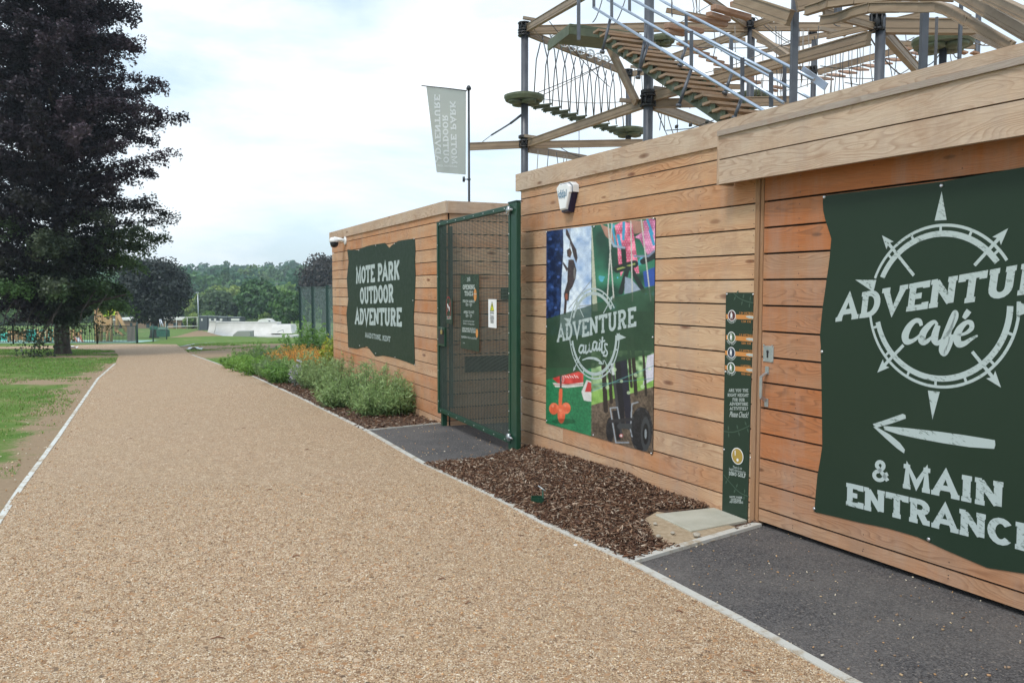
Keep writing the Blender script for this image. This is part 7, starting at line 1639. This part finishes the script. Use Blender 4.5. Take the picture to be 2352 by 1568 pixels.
k0 = P(498, 770, YR-5); mb = MB(); mb.hexa([P(518, 779, YR-6), P(530, 779, YR-6), P(530, 779, YR-4.5), P(520, 779, YR-4.5), P(518, 772, YR-6), P(520, 771, YR-6), P(521, 771, YR-4.5), P(519, 771, YR-4.5)]); tagm(mb.build('kicker_ramp', M['ramp']), 'tiny white kicker wedge at the left foot of the skate ramps', 'skate ramp')
# ------------------------------------------------------------------ van, containers, lamp, houses
YV = 128.; vb = P(625, 745, YV); e = empty('white_van', (vb.x, YV, vb.z-1.6), 'white van with rounded roof parked behind the skate ramps', 'van')
def van(m):
    x0, x1 = P(594, 740, YV).x, P(638, 740, YV).x; z0 = vb.z-1.5; zt = P(610, 731.5, YV).z; w = 1.0; L_ = x1-x0
    out = [(0, 0), (1, 0), (1, .5), (.97, .62), (.86, .70), (.78, .82), (.68, .93), (.56, .99), (.40, 1), (.22, .98), (.10, .92), (.03, .80), (0, .6)]
    A = [(x0+a*L_, YV-w, z0+b*(zt-z0)) for a, b in out]; B = [(x0+a*L_, YV+w, z0+b*(zt-z0)) for a, b in out]; m.face(A); m.face(B[::-1])
    for i in range(len(A)): m.face([A[i], B[i], B[(i+1) % len(A)], A[(i+1) % len(A)]])
part('body', van, M['carwhite'], e)
x0, x1 = P(594, 740, YV).x, P(638, 740, YV).x; zt = P(610, 731.5, YV).z; z0 = vb.z-1.5; L_ = x1-x0; H = zt-z0
part('side_window', lambda m: poly(m, [Vector((x0+a*L_, YV-1.0, z0+b*H)) for a, b in ((.62, .72), (.80, .72), (.70, .88), (.62, .91))], Vector((0, -1, 0)), .01), M['glass'], e)
for fx in (.2, .82):
    w_ = part('wheel', lambda m: m.tube([(x0+fx*L_, YV-1.03, z0), (x0+fx*L_, YV-.8, z0)], .33, 14), M['black'], e)
YC = 140.
for i, (xa, xb, lab) in enumerate(((455, 476, 'dark grey container with pale panels at the left end of the row'), (477, 500, 'dark grey container second in the row with two light panels'), (501, 523, 'dark grey container third in the row beside the door gap'), (524, 553, 'dark grey container with a wide white panel at the right end of the row'))):
    a, b = P(xa, 745, YC), P(xb, 745, YC); yt = 725.5+i*.9; zt = P(xa, yt, YC).z; e = empty('storage_container', (a.x, YC, a.z-1), lab, 'container', 'row of dark containers')
    part('body', lambda m: m.box(((a.x+b.x)/2, YC+1.2, (zt+a.z-1)/2), b.x-a.x, 2.4, zt-a.z+1), M['container'], e, bevel=.02)
    pw = {0: ((.35, .5),), 1: ((.15, .35), (.65, .85)), 2: ((.2, .45),), 3: ((.25, .9),)}[i]
    for f0, f1 in pw: part('pale_panel', lambda m: m.box((a.x+(b.x-a.x)*(f0+f1)/2, YC-.02, P(xa, 734, YC).z), (b.x-a.x)*(f1-f0), .03, .38), M['whitepaint'], e)
    part('roof_trim', lambda m: m.box(((a.x+b.x)/2, YC-.03, zt), b.x-a.x, .08, .07), M['galv'], e)
lp = at_(454, 130); e = empty('lamp_post', lp, 'slim pale grey lamp post in front of the trees', 'lamp post'); zt = P(454, 672, 130).z
part('pole', lambda m: m.tube([(lp[0], 130, lp[2]), (lp[0], 130, zt)], [.09, .06], 8), M['galv'], e); part('lamp_head', lambda m: m.box((lp[0]-.25, 130, zt), .8, .25, .14), M['galv'], e)
YH = 150.; a, b = P(283, 756, YH), P(358, 756, YH)
for i, (xa, xb, yt, lab, wins) in enumerate(((262, 355, 735.5, 'long low brick building with a flat white roof edge behind the playground', ((.15, .2), (.40, .46), (.8, .88))), (357, 440, 735, 'low brick building with dark windows and flat white roof right of the green bins', ((.10, .16), (.30, .36), (.5, .62), (.72, .82))))):
    a, b = P(xa, 758, YH), P(xb, 758, YH); zt = P(xa, yt, YH).z; e = empty('brick_building', (a.x, YH, zg(YH)), lab, 'building', 'low brick buildings'); z0 = a.z-1
    part('wall', lambda m: m.box(((a.x+b.x)/2, YH+3, (z0+zt)/2), b.x-a.x, 6, zt-z0), M['brick'], e); part('roof', lambda m: m.box(((a.x+b.x)/2, YH+3, zt+.17), b.x-a.x+.6, 6.8, .34), M['whitepaint'], e)
    for f0, f1 in wins: part('window', lambda m: m.box((a.x+(b.x-a.x)*(f0+f1)/2, YH-.03, zt-.9), (b.x-a.x)*(f1-f0), .05, .9), M['glass'], e)
e = empty('metal_railing', at_(415, 110), 'long pale metal barrier rail crossing in front of the brick building', 'railing')
for y0, y1 in ((730.0, 728.3), (750.3, 748.5)): part('rail', lambda m: m.tube([P(380, y0, 110), P(455, y1, 110)], .05, 6), M['whitepaint'], e)
for x in (380, 405, 430, 453): part('upright', lambda m: m.tube([P(x, 729, 110), P(x, 756, 110)], .04, 6), M['whitepaint'], e)
e = empty('green_skip', at_(364, 78), 'dark green lidded waste bins standing beside the play area fence', 'bin')
q0, q1 = P(364, 773, 78), P(386, 773, 78)
part('body', lambda m: m.box(((q0.x+q1.x)/2, 78, (q0.z+P(364, 757, 78).z)/2), q1.x-q0.x, .9, P(364, 757, 78).z-q0.z), M['binc'], e, bevel=.03)
part('lid', lambda m: m.hexa([P(362, 757, 77.5), P(387, 756, 77.5), P(387, 756, 78.6), P(362, 757, 78.6), P(364, 752, 77.6), P(385, 752, 77.6), P(385, 751, 78.5), P(364, 751, 78.5)]), M['binc'], e)
e = empty('green_skip', at_(352, 84), 'low green shelter roof left of the lidded bins', 'bin'); part('body', lambda m: m.hexa([P(343, 757, 83), P(364, 757, 83), P(364, 757, 84), P(343, 757, 84), P(345, 749, 83), P(362, 750, 83), P(361, 749, 84), P(346, 748, 84)]), M['binc'], e, bevel=.03)
e = empty('climbing_ladder', at_(370, 86), 'pale slanting ladder frame rising behind the green bins', 'play equipment'); part('frame', lambda m: (m.tube([P(369, 733, 86), P(377, 757, 86)], .07, 6), m.tube([P(366, 733, 86.5), P(371, 757, 86.5)], .05, 6)), M['galv'], e)
# ------------------------------------------------------------------ playground
cQ = lambda q: (q[0]/8.0, 676.2+q[1]/8.0)        # close-up crop scale
YP = 62.
e = empty('play_tower', at_(240, YP), 'tall timber play tower with lime panels and a slanting log behind the beech', 'play equipment')
def PT(q, Y=YP): return P(*cQ(q), Y)
def plank(a, b, w, Y=YP, Y2=None): return lambda m: m.beam(PT(a, Y), PT(b, Y2 or Y), .1, w, bv=random.uniform(.2, .8), up=(1, 0, .001))
part('tower_wall', lambda m: m.hexa([PT((1765, 690)), PT((2040, 690)), PT((2040, 690), YP+2), PT((1765, 690), YP+2), PT((1765, 235)), PT((2040, 225)), PT((2040, 225), YP+2), PT((1765, 235), YP+2)], 0, .4), M['pine'], e)
for x, y0, y1 in ((1760, 215, 890), (1855, 215, 905), (2045, 208, 890), (2150, 320, 700), (1970, 690, 890), (1795, 600, 890)): part('post', lambda m: m.tube([PT((x, y1)), PT((x, y0), YP)], .11, 8), M['pine'], e)
part('sloping_log', lambda m: m.tube([PT((2140, 325)), PT((2330, 680), YP-.5)], .13, 8), M['pine'], e); part('sloping_log', lambda m: m.tube([PT((2120, 650)), PT((2260, 750), YP-.5)], .10, 8), M['pine'], e)
part('lime_panel', lambda m: m.box(PT((1955, 345), YP-.05), .45, .05, .42), M['lime'], e); part('lime_panel', lambda m: m.box(PT((2085, 305), YP-.05), .30, .05, .62), M['lime'], e)
for a, b in (((2050, 385), (2140, 470)), ((2140, 385), (2050, 470)), ((2050, 470), (2140, 560)), ((2140, 470), (2050, 560)), ((2050, 555), (2150, 550)), ((2050, 385), (2130, 385)), ((1720, 570), (1840, 570)), ((1745, 395), (1850, 395)), ((1780, 770), (2320, 740)), ((1780, 860), (2050, 850))): part('cross_rope', lambda m: m.tube([PT(a), PT(b)], .035, 5), M['rope2'], e)
e = empty('play_slide', at_(181, 60), 'silver slide with red edges and timber frame seen right of the beech trunk', 'play equipment')
part('chute', lambda m: m.hexa([PT((1440, 905), 59), PT((1540, 905), 59), PT((1490, 790), 61), PT((1385, 790), 61), PT((1440, 900), 59), PT((1540, 900), 59), PT((1490, 782), 61), PT((1385, 782), 61)]), M['silver'], e)
M['terracotta'] = mat('terracotta_paint', (.35, .09, .04), .5)
for a, b in (((1355, 765), (1435, 905)), ((1460, 765), (1545, 905))): part('side_rail', lambda m: m.beam(PT(a, 60), PT(b, 59), .06, .14), M['terracotta'], e)
for x, y0 in ((1220, 620), (1290, 640), (1355, 640), (1490, 650)): part('post', lambda m: m.tube([PT((x, 905), 61.5), PT((x, y0), 61.5)], .08, 8), M['pine'], e)
part('lime_panel', lambda m: m.hexa([PT((1300, 830), 61.6), PT((1350, 830), 61.6), PT((1350, 830), 61.7), PT((1300, 830), 61.7), PT((1300, 650), 61.6), PT((1350, 650), 61.6), PT((1350, 650), 61.7), PT((1300, 650), 61.7)]), M['lime'], e)
part('deck', lambda m: m.hexa([PT((1360, 770), 61.6), PT((1460, 770), 61.6), PT((1460, 770), 63), PT((1360, 770), 63), PT((1360, 690), 61.6), PT((1460, 690), 61.6), PT((1460, 690), 63), PT((1360, 690), 63)], 0, .5), M['pine'], e)
e = empty('climbing_structure', at_(100, 62), 'turquoise walled climbing frame with timber uprights left of the beech trunk', 'play equipment')
def pbox(m, x0, y0, x1, y1, Ya, Yb, bv=.4): m.hexa([PT((x0, y1), Ya), PT((x1, y1), Ya), PT((x1, y1), Yb), PT((x0, y1), Yb), PT((x0, y0), Ya), PT((x1, y0), Ya), PT((x1, y0), Yb), PT((x0, y0), Yb)], 0, bv)
part('turquoise_wall', lambda m: (pbox(m, 455, 650, 1040, 905, 64, 64.3), pbox(m, 0, 700, 150, 850, 66, 66.3)), M['turq'], e)
for x in (740, 790, 860, 940, 1000, 460, 700): part('post', lambda m: m.tube([PT((x, 905), 62), PT((x, 640+(x % 50)), 62)], .09, 8), M['pine'], e)
for y in (710, 760, 880): part('crossbar', lambda m: m.tube([PT((740, y), 62), PT((1010, y-8), 62)], .06, 6), M['pine'], e)
e = empty('play_house', at_(38, 62), 'timber play house with brown walls at the left edge behind the railings', 'play equipment')
part('wall', lambda m: pbox(m, 190, 685, 440, 835, 62, 64, .8), M['pine'], e); part('doorway', lambda m: pbox(m, 150, 750, 195, 835, 61.9, 62), M['black'], e)
for x in (160, 230, 300, 440): part('post', lambda m: m.tube([PT((x, 950), 61.8), PT((x, 660), 61.8)], .09, 8), M['pine'], e)
mb = MB(); pts = [(-60, 55), (32, 66), (-60, 66)]; 
sheet('play_surface', [w2(at_v) for at_v in (Vector((P(-150, 0, 47).x, 47, 0)), Vector((P(290, 0, 52).x, 52, 0)), Vector((P(345, 0, 74).x, 74, 0)), Vector((P(-150, 0, 74).x, 74, 0)))], mat('turquoise_play_surface', (.30, .50, .42), .8), .02)
e = empty('play_railings', at_(100, 46), 'long dark green playground railings with upright bars along the far path', 'railing')
rA = [Vector((P(x, 0, Y).x, Y, 0)) for x, Y in ((-150, 44.6), (0, 45.2), (198, 46.4), (291, 50.))]
def bars(m):
    for a, b in zip(rA[:-1], rA[1:]):
        n_ = int((b-a).length/.125)
        for k in range(n_):
            p = a+(b-a)*k/n_; m.beam((p.x, p.y, zg(p.y)+.08), (p.x, p.y, zg(p.y)+1.02), .022, .022)
part('bars', bars, M['railblk'], e)
for a, b in zip(rA[:-1], rA[1:]):
    for h_ in (.1, 1.03): part('rail', lambda m: m.beam((a.x, a.y, zg(a.y)+h_), (b.x, b.y, zg(b.y)+h_), .04, .04), M['railblk'], e)
    n_ = max(1, round((b-a).length/2.6))
    for k in range(n_+1): p = a+(b-a)*k/n_; part('post', lambda m: m.beam((p.x, p.y, zg(p.y)-.1), (p.x, p.y, zg(p.y)+1.12), .06, .06), M['railblk'], e)
e = empty('wire_fence', at_(330, 55), 'low wire fence with a pale sign panel right of the playground', 'fence')
wA = [Vector((P(x, 0, Y).x, Y, 0)) for x, Y in ((293, 50.2), (330, 60), (362, 76))]
for a, b in zip(wA[:-1], wA[1:]): part('mesh_panel', lambda m: m.face([(a.x, a.y, zg(a.y)), (b.x, b.y, zg(b.y)), (b.x, b.y, zg(b.y)+1.15), (a.x, a.y, zg(a.y)+1.15)]), M['fmesh2'] if 'fmesh2' in M else M['rail_wire'] if 'rail_wire' in M else M.setdefault('fmesh2', fmesh_mat()), e)
M['fmesh2'].node_tree.nodes['Mix Shader'].inputs[0].default_value = .16
for p in wA: part('post', lambda m: m.tube([(p.x, p.y, zg(p.y)-.1), (p.x, p.y, zg(p.y)+1.3)], .05, 8), M['railblk'], e)
a = P(293, 782, 51); b = P(310, 778, 54); part('sign_panel', lambda m: m.beam(Vector((a.x, 51, zg(51)+.6)), Vector((b.x, 54, zg(54)+.6)), .04, .95), mat('pale_pink_panel', (.42, .30, .28), .6), e)
# grey path crossing the grass beyond
fa, fb_ = G(408, 797.5), G(484, 787.5); pv_ = Vector((0, 1.1, 0)); sheet('far_path', [w2(fa), w2(fb_), w2(fb_+pv_), w2(fa+pv_)], M['ramp_d'], .03)

# ------------------------------------------------------------------ air
bm = bmesh.new(); bmesh.ops.create_cube(bm, size=1.)
for v in bm.verts: v.co = Vector((v.co.x*2400, 340+v.co.y*760, 13+v.co.z*44))
me = bpy.data.meshes.new('haze'); bm.to_mesh(me); bm.free(); hz = bpy.data.objects.new('haze', me); COL.objects.link(hz); tagm(hz, 'pale blue haze over the far hillside', 'haze', kind='stuff')
hm = bpy.data.materials.new('air'); hm.use_nodes = True; nt = hm.node_tree; nt.nodes.clear(); o_ = nt.nodes.new('ShaderNodeOutputMaterial'); v_ = nt.nodes.new('ShaderNodeVolumePrincipled')
v_.inputs['Color'].default_value = (.75, .88, 1, 1); v_.inputs['Density'].default_value = HAZE; v_.inputs['Anisotropy'].default_value = .2; nt.links.new(v_.outputs[0], o_.inputs['Volume']); me.materials.append(hm)
